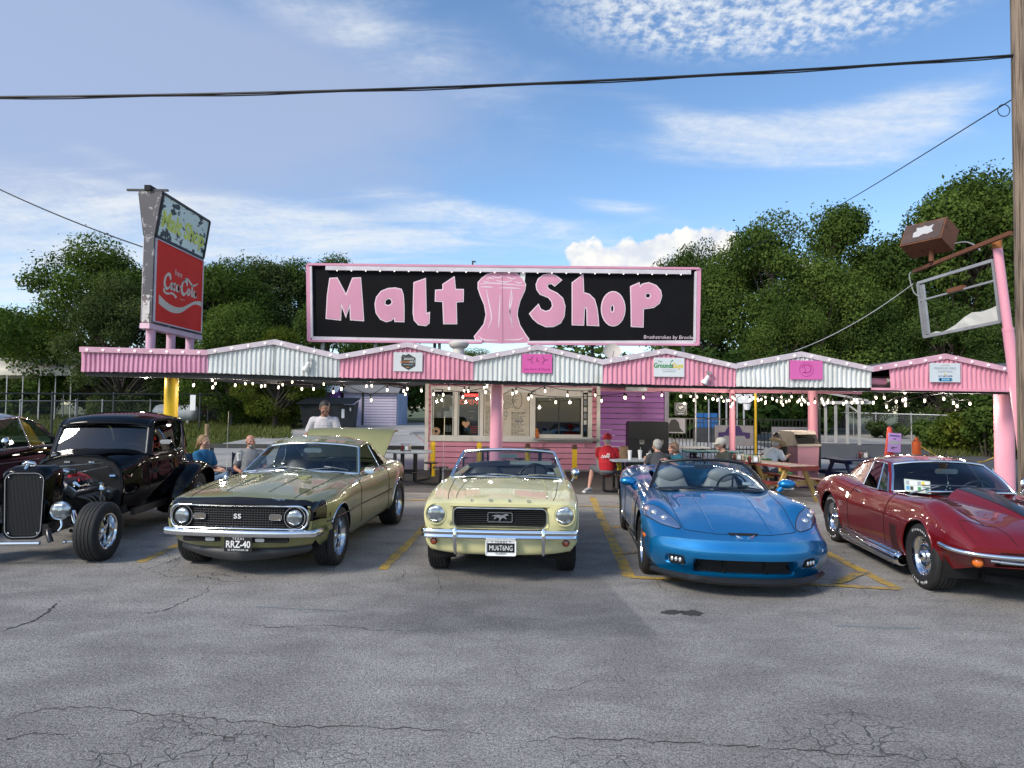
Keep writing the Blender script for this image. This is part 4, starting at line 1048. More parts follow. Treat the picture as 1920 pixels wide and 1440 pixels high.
mb=MB();mb.lathe([(.135,-.001),(.142,-.001),(.142,.001),(.135,.001)],36,stand((0,-.013,.01)));obj('print',mb,ink['magenta_dark'],t)
brush([(-.04,.09),(-.02,-.04),(-.07,-.05),(.04,-.055),(.09,.02),(.06,.09),(-.04,.10),(-.09,.06),(-.05,.04)],.018,t,-.0135,ink['magenta_dark'],'print')
t,w_,h_=board('pale blue sponsor board with a blue pill on the last pink gable at right',1740,681,1797,717,(.60,.68,.72))
print_on(t,text_mesh('PREMIUM PRO',.062,.001,space=1.15),ink['grey'],0,.085);print_on(t,text_mesh('LIGHTING',.055,.001,space=1.2),ink['grey'],0,.02);print_on(t,text_mesh('817-587-5078',.050,.001),ink['navy'],0,-.075)
mb=MB();mb.bar((-.11,-.0130,-.14),(.11,-.0130,-.14),.003,.065);mb.lathe([(0,-.0015),(.0325,-.0015),(.0325,.0015),(0,.0015)],14,stand((-.11,-.0130,-.14)));mb.lathe([(0,-.0015),(.0325,-.0015),(.0325,.0015),(0,.0015)],14,stand((.11,-.0130,-.14)));obj('print',mb,ink['blue'],t)
print_on(t,text_mesh('Book online',.036,.001),ink['white'],.01,-.14,y=-.0155);mb=MB();mb.box((0,-.0125,.15),(.16,.002,.012));obj('print',mb,ink['tan'],t);mb=MB();mb.box((.0,-.0125,-.03),(.03,.002,.03),Matrix.Rotation(R(45),3,'Y'));obj('print',mb,ink['yellow'],t)
def spot(label,px,py):
 q=U(px,py,YF-.08);t=thing('flood_lamp',label,'lamp',q,0,'outdoor lamps on the canopy sheets')
 mb=MB();mb.lathe([(.0,.10),(.035,.09),(.045,.0),(.075,-.07),(.07,-.09),(0,-.10)],14,Matrix.Translation((-.02,0,-.03))@Matrix.Rotation(R(28),4,'Y')@Matrix.Rotation(R(15),4,'X'));obj('lamp_head',mb,M['white'],t,50)
 mb=MB();mb.tube([(0,.07,.13),(.02,-.02,.12),(.0,0,.05)],.015,6);mb.box((.05,0,.11),(.07,.05,.04));obj('bracket',mb,M['galv'],t)
spot('white outdoor lamp on the first white gable',578,684);spot('white outdoor lamp low on the pink gable right of the green worded board',1326,709)
# tall sign on three pipes (left)
XS=-7.60;Y0,Y1=13.55,15.75
tall=thing('tall_roadside_sign','tall two sided drink sign with red panel on three pink pipes','sign',(XS,Y0,0))
zb=U(287,606,Y0).z;zm=U(283,443,Y0).z;zt=U(296,358,Y0).z;W=Y1-Y0
M['sign_grey']=dirty('peeling_grey_paint',(0.10,0.095,0.105),(0.55,0.52,0.52),.55,.6,5,.56,.62);M['sign_red']=dirty('sun_faded_red_panel',(0.80,0.042,0.026),(0.64,0.022,0.018),.5,.7,1.5,spec=.2)
hb,ht=.105,.245
sec=[(-hb,zb),(hb,zb),(hb,zm),(ht,zt),(-ht,zt),(-hb,zm)]
mb=MB();mb.prism([(x,0,z)for x,z in sec],(0,0,0),(0,W,0));obj('cabinet',mb,M['sign_grey'],tall)
mb=MB();mb.box((-.012,-.006,zb+.30),(.15,.008,.58));obj('peeled_patch',mb,dirty('flaking_white',(.62,.58,.56),(.14,.10,.10),.9,.7,9,.5,.56),tall)
mb=MB();mb.bar((-.50,.02,zt+.02),(.36,.02,zt+.02),.05,.04);obj('top_bar',mb,M['dark_galv'],tall)
mb=MB();mb.box((-.04,W/2,zt+.055),(.13,W+.1,.11));obj('top_channel',mb,M['dump'],tall)
for s_ in(1,-1):
 xx=s_*hb
 mb=MB()
 for(a,b)in(((.06,zb+.05),(W-.06,zb+.05)),((.06,zm-.03),(W-.06,zm-.03)),((.06,zb+.05),(.06,zm-.03)),((W-.06,zb+.05),(W-.06,zm-.03))):
  mb.bar((xx+s_*.012,a[0],a[1]),(xx+s_*.012,b[0],b[1]),.05,.024)
 obj('panel_frame',mb,M['trim_pale'],tall)
 mb=MB();mb.box((xx+s_*.008,W/2,(zb+zm)/2),(.016,W-.12,zm-zb-.08));obj('red_panel',mb,M['sign_red'],tall)
 lean=math.atan2(ht-hb,zt-zm)
 def up(y,f,off=.006):return(s_*(hb+(ht-hb)*f+off),y,zm+(zt-zm)*f)
 mb=MB();mb.add([up(.08,.06),up(W-.08,.06),up(W-.08,.94),up(.08,.94)],[(0,1,2,3)if s_>0 else(3,2,1,0)])
 m_=dirty('peeling_pale_green_panel',(0.74,0.84,0.78),(0.02,0.025,0.035),.95,.5,3.2,.53,.55,stretch=(1,1,1.6));obj('upper_panel',mb,m_,tall)
 mb=MB()
 for a,b in(((.05,.03),(W-.05,.03)),((.05,.97),(W-.05,.97)),((.05,.03),(.05,.97)),((W-.05,.03),(W-.05,.97))):mb.bar(up(*a,.01),up(*b,.01),.03,.05)
 obj('panel_frame',mb,M['dark_galv'],tall)
 base=Matrix(((0,0,s_,s_*(hb+.0165)),(s_,0,0,0 if s_>0 else W),(0,1,0,0),(0,0,0,1)))
 if s_>0:
  me=text_mesh('Malt Shop',.50,.003,offset=.030,shear=.0,xs=.94);rot=Matrix.Rotation(-lean,4,'Y')
  c=up(W/2,.44,.004)
  Mx=Matrix.Translation(c)@Matrix(((math.sin(0),0,1,0),(1,0,0,0),(0,1,0,0),(0,0,0,1)))
  Mx=Matrix.Translation(c)@Matrix.Rotation(lean,4,'Y')@Matrix(((0,0,1,0),(1,0,0,0),(0,1,0,0),(0,0,0,1)))
  obj('lettering',place(me,Mx@Matrix.Translation((.015,-.012,-.004))),ink['navy'],tall)
  me=text_mesh('Malt Shop',.50,.003,offset=.016,shear=.0,xs=.94);obj('lettering',place(me,Mx@Matrix.Translation((0,0,.004))),pbr('faded_lime_paint',(.66,.72,.14),.6,var=.2,vscale=5),tall)
PW,PH=W-.12,zm-zb-.08
M['sign_cream']=pbr('cream_sign_print',(.66,.58,.47),.5,var=.06)
def face(s,t_):return np.array([hb+.0175,.06+PW*s,zm-.04-PH*t_])
def ribbon(pts,ws,name='lettering'):
 L=smooth_line([face(*p)for p in pts],6);rows=[];k=np.interp(np.linspace(0,1,len(L)),np.linspace(0,1,len(ws)),ws)
 for i,q in enumerate(L):
  d=L[min(i+1,len(L)-1)]-L[max(i-1,0)];d/=(np.linalg.norm(d)+1e-9);s_=np.array([0,-d[2],d[1]])
  pen=np.array([0,.80,.60]);w_=k[i]*(.45+.55*abs(np.dot(d,np.array([0,-.60,.80]))))
  rows.append([q+s_*w_/2,q-s_*w_/2])
 mb=MB();mb.grid(np.array(rows));return obj(name,mb,M['sign_cream'],tall)
def em(x,y):return(.15+x*.0835,.590-y*.083)
def script(pts,w=.05):ribbon([em(*p)for p in pts],[w*.5]+[w]*6+[w*.5])
def oval(cx,cy,rx,ry,w):script([(cx+rx*math.cos(a),cy+ry*math.sin(a))for a in np.linspace(1.2,1.2+6.5,14)],w)
def cap_c(o):
 script([(o+1.75,1.95),(o+1.70,2.45),(o+1.38,2.72),(o+.95,2.60),(o+.55,2.05),(o+.38,1.35),(o+.50,.75),(o+.90,.48),(o+1.38,.68),(o+1.72,1.10)],.095)
cap_c(0);script([(.50,.62),(.22,.20),(.55,-.18),(1.3,-.22),(2.1,.02),(2.8,-.12),(3.2,-.40),(3.35,-.15)],.06)
oval(2.15,1.12,.30,.46,.075);script([(3.02,1.42),(2.82,1.62),(2.58,1.30),(2.60,.85),(2.82,.66),(3.12,.88)],.075);oval(3.52,1.12,.27,.44,.075);script([(3.84,1.62),(3.80,1.0),(3.88,.70),(4.10,.86)],.07);script([(4.12,1.42),(4.42,1.46)],.085)
cap_c(4.2);script([(4.95,2.35),(5.35,2.90),(6.1,3.05),(6.9,2.62),(7.5,2.40),(8.2,2.62),(8.9,3.05)],.06)
oval(6.42,1.12,.30,.46,.075);script([(7.35,2.50),(7.30,1.5),(7.28,.95),(7.42,.68),(7.66,.86)],.08);oval(8.06,1.12,.27,.44,.075);script([(8.38,1.62),(8.34,1.0),(8.42,.70),(8.68,.90)],.07)
me=text_mesh('Enjoy',.17,.001,xs=.85);q=face(.46,.31);obj('lettering',place(me,Matrix.Translation(q)@Matrix(((0,0,1,0),(1,0,0,0),(0,1,0,0),(0,0,0,1)))),M['sign_cream'],tall)
me=text_mesh('Trade-mark',.045,.001);q=face(.55,.625);obj('lettering',place(me,Matrix.Translation(q)@Matrix(((0,0,1,0),(1,0,0,0),(0,1,0,0),(0,0,0,1)))),M['sign_cream'],tall)
top_=[(.08,.655),(.18,.70),(.30,.735),(.42,.745),(.55,.725),(.68,.665),(.80,.605),(.90,.575),(.99,.565)];bot_=[(.08,.765),(.18,.80),(.30,.825),(.42,.825),(.55,.79),(.68,.71),(.80,.645),(.90,.625),(.99,.635)]
mb=MB();a=smooth_line([face(*p)for p in top_],4);b=smooth_line([face(*p)for p in bot_],4);mb.grid(np.array([[p,q]for p,q in zip(a,b)]));obj('wave_ribbon',mb,M['sign_cream'],tall)
mb=MB();mb.box((0,W/2,zb-.06),(.20,W+.12,.11));obj('base_channel',mb,M['pale_pink'],tall)
for k,yy in enumerate((.20,1.02,1.88)):
 mb=MB();mb.cyl((-.01,yy,2.62),(-.01,yy,zb-.1),.092,n=18);obj('support_pipe',mb,dirty('lilac_pink_pipe',(.68,.40,.52),(.45,.26,.34),.3,.45,2),tall,50)
# leaning pole with empty sign frame (right)
t=thing('leaning_sign_pole','leaning pink pole with an empty rusty sign frame at right','sign pole',U(1916,905,12.2)*1)
base=Vector((U(1921,900,12.2).x,12.2,0));t.location=base;topp=U(1869,455,12.3)-base
mb=MB();mid=U(1890,618,12.25)-base;mb.tube([(.14,0,-.2),mid],.092,16);mb.tube([mid,topp],.078,16);mb.tube([mid-Vector((-.003,0,.03)),mid+Vector((-.003,0,.03))],.097,16);obj('pole',mb,M['pink_post'],t,50)
mb=MB();q=topp;mb.tube([q-Vector((0,0,.12)),q+Vector((0,0,.06))],.085,16);obj('rusty_collar',mb,dirty('orange_rust',(.36,.14,.04),(.12,.05,.03),.8,.8,8),t,50)
a=U(1714,509,14.6)-base;b=U(1895,437,11.7)-base
mb=MB();mb.bar(a,b,.07,.075);obj('cross_arm',mb,M['rust'],t)
tl_,tr_,br_,bl_=(U(1721,531,14.3)-base,U(1862,488,12.4)-base,U(1876,603,12.4)-base,U(1733,632,14.3)-base)
for p,q in((tl_,tr_),(bl_,br_),(tl_,bl_),(tr_,br_)):
 mb=MB();mb.bar(p,q,.06,.045,(1,0,0));obj('frame_bar',mb,M['galv'],t)
mb=MB();mb.bar(tl_+(bl_-tl_)*.33,tr_+(br_-tr_)*.33,.05,.035);obj('frame_bar',mb,M['galv'],t)
mb=MB();mb.bar(tl_+(bl_-tl_)*.05+(tr_-tl_)*.06,bl_+(tl_-bl_)*.04+(br_-bl_)*.06,.10,.05,(1,0,0));obj('inner_channel',mb,M['galv'],t)
mb=MB();f1,f2=.42,.62;c0=tl_+(bl_-tl_)*.30;c1=tr_+(br_-tr_)*.30;mb.bar(c0+(c1-c0)*f1,c0+(c1-c0)*f2,.10,.09);obj('ballast_box',mb,M['rust'],t)
def fr(s,v):p=tl_+(tr_-tl_)*s;q=bl_+(br_-bl_)*s;return p+(q-p)*v
top_edge=[(.04,.985),(.10,.955),(.18,.94),(.26,.975),(.32,.96),(.45,.90),(.58,.80),(.68,.75),(.80,.775),(.92,.755),(.985,.73)]
mb=MB();mb.grid(np.array([[tuple(fr(s,v)),tuple(fr(s,(v+.99)/2)+Vector((.012*math.sin(s*20),0,0))),tuple(fr(s,.992))]for s,v in top_edge]));obj('broken_panel',mb,dirty('dirty_white_plastic',(.62,.62,.58),(.3,.3,.25),.5,.4,2),t)
mb=MB();mb.tube(smooth_line([a+Vector((0,.0,0)),U(1705,515,14.5)-base,U(1712,545,14.4)-base,U(1722,556,14.3)-base],6),.012,5);obj('loose_cable',mb,M['galv'],t)
q=U(1742,447,13.9)
t=thing('floodlight_box','rusty brown floodlight box with broken white glass on the leaning sign','floodlight',q)
Rm=Matrix.Rotation(R(-62),3,'Z')@Matrix.Rotation(R(-26),3,'X')@Matrix.Rotation(R(0),3,'Y')
def lp(x,y,z):return Rm@Vector((x,y,z))
mb=MB();mb.box((0,0,0),(.86,.5,.52),Rm);obj('housing',mb,M['rust'],t)
mb=MB();mb.box(lp(0,-.256,0),(.80,.012,.46),Rm);obj('glass_frame',mb,dirty('dark_rusted_plate',(.075,.05,.045),(.2,.1,.06),.6,.6,5),t)
me=outline_mesh([[(-.2,-.12),(-.21,0),(-.15,.03),(-.17,.12),(-.05,.10),(.0,.13),(.08,.09),(.19,.12),(.16,.02),(.21,-.06),(.1,-.1),(.02,-.08),(-.08,-.13)]],.003)
obj('broken_glass',place(me,Rm.to_4x4()@Matrix.Translation((.02,-.266,.01))@Matrix.Rotation(R(90),4,'X')),pbr('milky_glass',(.45,.45,.46),.4),t)
mb=MB();mb.tube([(0.03,-.02,-.26),(0.03,-.02,-.50)],.05,10);obj('stem',mb,M['rust'],t)
mb=MB();mb.tube(smooth_line([(.3,-.2,-.18),(.42,-.5,-.2),(.5,-.7,-.33),(.52,-.8,-.45)],5),.014,5);obj('power_cable',mb,M['galv'],t)
# utility pole and overhead wires
Yu=11.0;b0=U(1932,900,Yu);t=thing('utility_pole','weathered wooden utility pole at the right edge of the frame','utility pole',(U(1926,700,Yu).x,Yu,0))
woodm=dirty('weathered_pole_wood',(0.24,0.185,0.14),(.07,.052,.04),.95,.85,7,.42,.62,stretch=(5,5,.14),bump=.7)
mb=MB();mb.tube([(.02,0,-.3),(.0,0,4),(-.02,0,9.6)],[.165,.15,.125],18);obj('pole',mb,woodm,t,60)
mb=MB();mb.box((-.02,-.0,9.2),(1.9,.1,.12));obj('cross_arm',mb,woodm,t)
pt=t.location.copy()
def wire(name,label,pts,r,mat=None,extra=None):
 t=thing(name,label,'cable',pts[0]);mb=MB();o0=Vector(pts[0]);mb.tube([Vector(p)-o0 for p in pts],r,6);obj('cable',mb,mat or M['wire'],t,60);return t,o0
aa,bb=U(-160,183,10.6),U(1908,103,11.0)
L=[aa+(bb-aa)*f+Vector((0,0,-.17*4*f*(1-f)))for f in np.linspace(0,1,30)]
Lm=[p for p in L];t,o0=wire('power_line','thick black power line crossing the whole sky',Lm,.021)
mb=MB();mb.tube([p-o0+Vector((0,0,-.028+.012*math.sin(i*1.3)))for i,p in enumerate(L)],.012,5);obj('strand',mb,M['wire'],t)
aa,bb=U(1911,178,11.0),U(1395,470,27.0)
pts=smooth_line([aa,aa+(bb-aa)*.03+Vector((0,0,-.02)),aa+(bb-aa)*.5+Vector((0,0,-.25)),bb],8);t,o0=wire('service_wire','thin wire running down from the utility pole into the tree tops',pts,.012)
c=U(1882,207,11.6);mb=MB();mb.tube([c-o0+Vector((.11*math.cos(a),0,.11*math.sin(a)))for a in np.linspace(0,6.28,18)],.008,5);obj('wire_coil',mb,M['wire'],t)
aa,bb=U(-120,295,16),U(267,463,14.6);wire('guy_wire','black wire sloping down from the left edge to the tall sign',[aa+(bb-aa)*f+Vector((0,0,-.12*4*f*(1-f)))for f in np.linspace(0,1,12)],.014)
aa,bb=U(1712,532,14.4),U(1490,658,15.5);wire('drop_wire','thin grey wire from the empty sign frame down to the white gable',[aa+(bb-aa)*f+Vector((0,0,-.14*4*f*(1-f)))for f in np.linspace(0,1,14)],.010,M['galv'])
# the shop
YS=19.4
shop=thing('malt_shop_building','pink clapboard shop with cream framed windows under the canopy','building',(0,YS,0))
def S2(px,py,Y=YS):q=U(px,py,Y);return q.x,q.z
xL,xR=S2(797,800)[0],S2(1125,800)[0]
zc=S2(960,826)[1];zwt=S2(960,728)[1];ztop=2.54
def boards(x0,x1,z0,z1,hgt,mat,y0=0.0):
 n=max(int(round((z1-z0)/hgt)),1);h_=(z1-z0)/n
 mb=MB();mb.add([(x0,-.034,0),(x1,-.034,0),(x1,-.006,h_-.020),(x0,-.006,h_-.020),(x0,.012,0),(x1,.012,0),(x0,.012,h_-.020),(x1,.012,h_-.020)],[(0,1,2,3),(4,5,1,0),(3,2,7,6),(1,5,7,2),(4,0,3,6)])
 me=mb.mesh('siding_board');me.materials.append(mat)
 for k in range(n):
  o=bpy.data.objects.new('siding_board',me);COL.objects.link(o);o.parent=shop;o.location=(0,y0+random.uniform(-.002,.002),z0+k*h_)
boards(xL+.1,xR-.1,0.06,zc-.02,.178,M['pink'])
xw0,xw1=S2(808,800)[0],S2(1110,800)[0]
boards(xL+.1,xR-.1,zwt,ztop,.178,M['pink'])
boards(xL+.1,xw0-.005,zc-.02,zwt,.178,M['pink']);boards(xw1+.005,xR-.1,zc-.02,zwt,.178,M['pink'])
for x in(xL+.05,xR-.055):
 mb=MB();mb.box((x,-.03,ztop/2),(.105,.07,ztop));obj('corner_trim',mb,M['cream'],shop)
mb=MB();mb.box(((xL+xR)/2,.0,.03),(xR-xL-.22,.06,.06));obj('foundation',mb,M['concrete'],shop)
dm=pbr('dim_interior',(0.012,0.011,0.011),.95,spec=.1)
mb=MB();x0,x1=xw0+.02,xw1-.02
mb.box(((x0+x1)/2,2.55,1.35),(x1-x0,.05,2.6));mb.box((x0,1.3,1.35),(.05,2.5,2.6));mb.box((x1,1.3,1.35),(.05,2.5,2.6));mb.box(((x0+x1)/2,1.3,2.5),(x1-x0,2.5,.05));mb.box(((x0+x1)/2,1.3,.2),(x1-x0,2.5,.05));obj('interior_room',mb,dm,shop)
holes=[(811.5,851,733,817),(859,899,733,817.5),(907,993,735,818.5),(1004,1089,745,815),(1092.5,1101.5,735,818)]
xs_=[808]+[v for h in holes for v in(h[0],h[1])]+[1110]
frame=MB();yf=-.045
def fr_box(mb,x0,x1,y0,y1,dep=.08,off=0.0):
 a,b=S2(x0,y1),S2(x1,y0);mb.box(((a[0]+b[0])/2,yf+off,(a[1]+b[1])/2),(b[0]-a[0],dep,b[1]-a[1]))
for i in range(0,len(xs_)-1,2):
 mb=MB();fr_box(mb,xs_[i],xs_[i+1],733,820);obj('window_mullion',mb,M['cream'],shop)
mb=MB();fr_box(mb,808,1110,727,733.0);obj('window_header',mb,M['cream'],shop)
mb=MB();fr_box(mb,806.5,1111,819.5,826.5,.11,-.01);obj('window_sill',mb,M['cream'],shop)
win=[]
for i,h in enumerate(holes):
 if i==2:continue
 a,b=S2(h[0],h[3]),S2(h[1],h[2]);w_=bpy.data.objects.new('window',None);COL.objects.link(w_);w_.parent=shop;w_.location=((a[0]+b[0])/2,yf,(a[1]+b[1])/2)
 ww,hh=b[0]-a[0],b[1]-a[1];ft=.022 if i!=3 else .03
 mb=MB();mb.box((-ww/2+ft/2,.0,0),(ft,.05,hh));mb.box((ww/2-ft/2,.0,0),(ft,.05,hh));mb.box((0,.0,hh/2-ft/2),(ww-2*ft,.05,ft));mb.box((0,.0,-hh/2+ft/2),(ww-2*ft,.05,ft));obj('sash',mb,M['white']if i<2 else M['dark_galv'],w_)
 mb=MB();mb.box((0,.012,0),(ww-2*ft,.006,hh-2*ft));obj('pane',mb,M['clear_glass']if i!=3 else M['dark_glass'],w_);win.append(w_)
 if i==3:
  mb=MB();mb.box((.02,-.008,0),(.03,.03,hh-.06));obj('meeting_stile',mb,M['dark_galv'],w_)
  mb=MB();mb.box((.36,.10,.03),(.40,.01,.62));obj('paper_list',mb,pbr('dim_paper',(.14,.13,.12),.9),w_)
  mb=MB();mb.box((-.35,.5,-.2),(.5,.35,.03));mb.box((-.35,.5,-.35),(.5,.35,.03));obj('shelf',mb,M['steel'],w_)
 if i==4:
  for k in range(5):
   mb=MB();mb.box((0,-.006,hh/2-.14-k*.19),(.10,.004,.13));obj('sticker',mb,ink['grey']if k%2 else ink['white'],w_)
mb=MB();fr_box(mb,1004,1089,733,745.2,.07);obj('window_header',mb,M['cream'],shop);mb=MB();fr_box(mb,1004,1089,814.8,820,.07);obj('window_sill',mb,M['cream'],shop);mb=MB();fr_box(mb,907,993,733,735.2,.07);obj('window_header',mb,M['cream'],shop)
w0=win[0]
mb=MB();mb.box((0,.35,-.12),(.60,.3,.02));obj('inner_shelf',mb,M['white'],w0)
for(x,z,sx2,sz2,m_)in((.06,-.02,.18,.18,'white'),(.20,.06,.10,.34,'white'),(-.17,-.03,.16,.14,'seat_grey'),(-.03,.30,.06,.28,'seat_grey')):
 mb=MB();mb.lathe([(sx2/2,-sz2/2),(sx2/2,sz2/2*.8),(sx2/2*.6,sz2/2),(0,sz2/2)],12,Matrix.Translation((x,.32,z)));obj('kitchen_item',mb,M[m_],w0,40)
mb=MB();mb.lathe([(.04,-.01),(.11,-.01),(.12,.0),(.11,.01),(.04,.01)],22,stand((-.20,-.02,-.53)));obj('wooden_disc',mb,pbr('pale_wood_disc',(.45,.30,.18),.7,var=.3,vscale=12),w0,40)
for x in(.05,.12,.2):
 mb=MB();mb.lathe([(.04,0),(.05,.12),(.02,.2),(0,.22)],10,Matrix.Translation((x,.15,-.55)));obj('kitchen_item',mb,M['seat_grey'],w0,40)
w1=win[1]
me=text_mesh('OPEN',.20,.004,xs=1.05);obj('open_sign',place(me,stand((0,-.006,.33))),pbr('unlit_neon_red_glow',(.35,.05,.03),.3,emit=(1,.12,.05),estr=.25),w1)  # the neon is off; a weak glow is added to its red
mb=MB();mb.box((.04,-.004,.54),(.48,.01,.10));r_=obj('red_header_sign',mb,pbr('lit_red_strip',(.55,.02,.03),.4,emit=(1,.05,.04),estr=.35),w1)
me=text_mesh('Coca-Cola',.075,.002,shear=.25);obj('header_print',place(me,stand((.03,-.0105,.54))),M['white'],r_)
hrt=[(0,-.10),(.10,.0),(.115,.06),(.075,.10),(.03,.09),(0,.055),(-.03,.09),(-.075,.10),(-.115,.06),(-.10,0)]
obj('heart_decal',place(outline_mesh([hrt],.002),stand((-.08,-.004,-.33))),pbr('peach_paper',(.62,.36,.22),.7),w1)
me=text_mesh('We Open',.055,.001);obj('chalk_words',place(me,stand((.10,-.003,.06))),ink['grey'],w1);me=text_mesh('Thurs - Sun',.055,.001);obj('chalk_words',place(me,stand((-.0,-.003,-.12))),ink['grey'],w1)
for k,z in enumerate((-.38,-.44,-.50,-.56)):
 mb=MB();mb.box((.16,-.003,z),(.26-.03*k,.003,.02));obj('red_print',mb,pbr('dim_red_print',(.28,.03,.02),.6),w1)
a,b=S2(907,818.5),S2(993,735);mw,mh=b[0]-a[0],b[1]-a[1]
menu=bpy.data.objects.new('menu_board',None);COL.objects.link(menu);menu.parent=shop;menu.location=((a[0]+b[0])/2,yf,(a[1]+b[1])/2)
mb=MB();mb.box((0,.01,0),(mw,.03,mh));obj('menu_face',mb,dirty('yellowed_menu_paper',(.72,.66,.56),(.4,.36,.28),.4,.6,3),menu)
rr=random.Random(5);mb=MB()
def words(mb,x0,x1,z,h_):
 x=x0
 while x<x1-.02:
  w_=min(rr.uniform(.02,.09),x1-x);mb.box((x+w_/2,-.0065,z),(w_,.002,h_*rr.uniform(.7,1)));x+=w_+.018
for k in range(40):
 z=mh/2-.12-k*.031
 if 6<=k<=8 or rr.random()<.12:continue
 words(mb,-mw/2+.05,-mw/2+.05+rr.uniform(.2,.40),z,.015)
for k in range(12):words(mb,-.10,-.10+rr.uniform(.2,.5),mh/2-.12-k*.033,.014)
for k in range(20):words(mb,.14,.14+rr.uniform(.2,.44),mh/2-.62-k*.034,.016 if k else .035)
for k in range(9):words(mb,-.08,.02,mh/2-.5-k*.04,.012)
kind(obj('menu_lines',mb,M['menu_ink'],menu),'stuff')
mb=MB();mb.lathe([(.05,-.001),(.065,-.001),(.065,.001),(.05,.001)],20,stand((-.02,-.007,.0)));mb.box((.37,-.0065,-.20),(.26,.002,.05));obj('menu_emblem',mb,ink['grey'],menu)
mb=MB();mb.tube([(.31+.15*math.cos(a)*.9,-.008,.42+.26*math.sin(a))for a in np.linspace(0,6.28,26)],.008,5);obj('menu_doodle',mb,M['menu_ink'],menu)
p,q=S2(1000,822),S2(1119,823)
shf=MB();shf.box(((p[0]+q[0])/2,-.24,(p[1]+q[1])/2-.005),(q[0]-p[0],.36,.04));so=obj('counter_shelf',shf,M['galv'],shop)
for px in(1018,1096):
 x=S2(px,830)[0];mb=MB();mb.bar((x,-.06,p[1]-.03),(x,-.06,p[1]-.24),.03,.04);mb.bar((x,-.38,p[1]-.03),(x,-.07,p[1]-.22),.03,.03);obj('bracket',mb,M['pale_pink'],so)
p=S2(796,812);mb=MB();mb.box((xL-.22,.35,p[1]-.02),(.44,.9,.04));so=obj('side_shelf',mb,M['galv'],shop)
mb=MB();mb.bar((xL-.02,.1,p[1]-.28),(xL-.30,.1,p[1]-.04),.03,.03);obj('bracket',mb,M['pale_pink'],so)
mb=MB();mb.box((xL+.02,2.2,1.27),(.08,4.3,2.54));obj('side_wall',mb,M['pink'],shop)
mb=MB();mb.box((xR-.06,1.32,1.27),(.08,2.5,2.54));obj('side_wall',mb,M['purple'],shop)
YW=22.0;xp0,xp1=S2(1119,800,YW)[0],S2(1246,800,YW)[0]
n0=len(shop.children)
boards(xp0,xp1,.06,2.66,.186,M['purple'],YW-YS)
mb=MB();mb.box((xp1+.06,YW-YS-.02,1.33),(.14,.08,2.66));obj('corner_trim',mb,pbr('pale_lilac_trim',(.42,.40,.48),.6,var=.1),shop)
mb=MB();mb.box((xp1+.06,YW-YS+1.6,1.33),(.08,3.1,2.66));obj('side_wall',mb,M['purple'],shop)
mb=MB();mb.box(((xL+xp1)/2+.05,3.3,2.74),(xp1-xL+.3,6.4,.12));obj('roof',mb,M['dark_galv'],shop)
q=U(1192,731,20.5);mb=MB();mb.box((q.x,20.5-YS,q.z+.02),(.66,.16,.12));obj('strip_lamp',mb,M['steel'],shop)
q=U(1007,819,YS-.3);t=thing('parrot_figure','small orange parrot figure standing on the order counter','figurine',(q.x,YS-.28,S2(1000,822)[1]+.014))
orm=pbr('orange_figure_paint',(.55,.16,.04),.5);mb=MB();mb.tube([(0,0,0),(0,0,.06),(.0,.0,.15),(-.01,-.005,.22)],[.035,.055,.062,.035],12);mb.ball((-.012,-.01,.255),.045,12,8);mb.tube([(.02,.02,.1),(.05,.04,.0),(.055,.045,-.02)],[.03,.02,.01],6);obj('body',mb,orm,t,80)
mb=MB();mb.tube([(-.03,-.045,.262),(-.04,-.07,.25),(-.04,-.072,.232)],[.016,.01,.003],8);obj('beak',mb,ink['yellow'],t,60)
mb=MB();mb.box((0,0,.004),(.10,.10,.012));obj('stand',mb,M['seat_black'],t)
for px,yb,yt,lab,cap in((811,893,829,'yellow steel bollard behind the round table at the left shop corner',False),(898,895,831,'yellow bollard rising just left of the front pink post, behind the cream convertible',False),(989,896,833,'yellow bollard with dark cap behind the right side of the cream convertible windshield',True),(1077,897,835,'yellow bollard with dark cap between the convertible and the man in red',True)):
 p=G(px,yb);h_=U(px,yt,p.y).z;r_=.055
 t=thing('bollard',lab,'bollard',p,0,'yellow bollards before the shop');mb=MB();mb.cyl((0,0,-.02),(0,0,h_-.02),.068,n=16);mb.lathe([(.068,h_-.02),(.05,h_+.01),(0,h_+.02)],16);obj('post',mb,M['yellow_paint'],t,50)
 mb=MB();mb.lathe([(.0705,h_-.10),(.0705,h_-.015),(.052,h_+.014),(0,h_+.024)],16);obj('cap',mb,dirty('brown_cap',(.09,.045,.035),(.03,.02,.02),.5,.7,6)if cap else M['yellow_paint'],t,50)
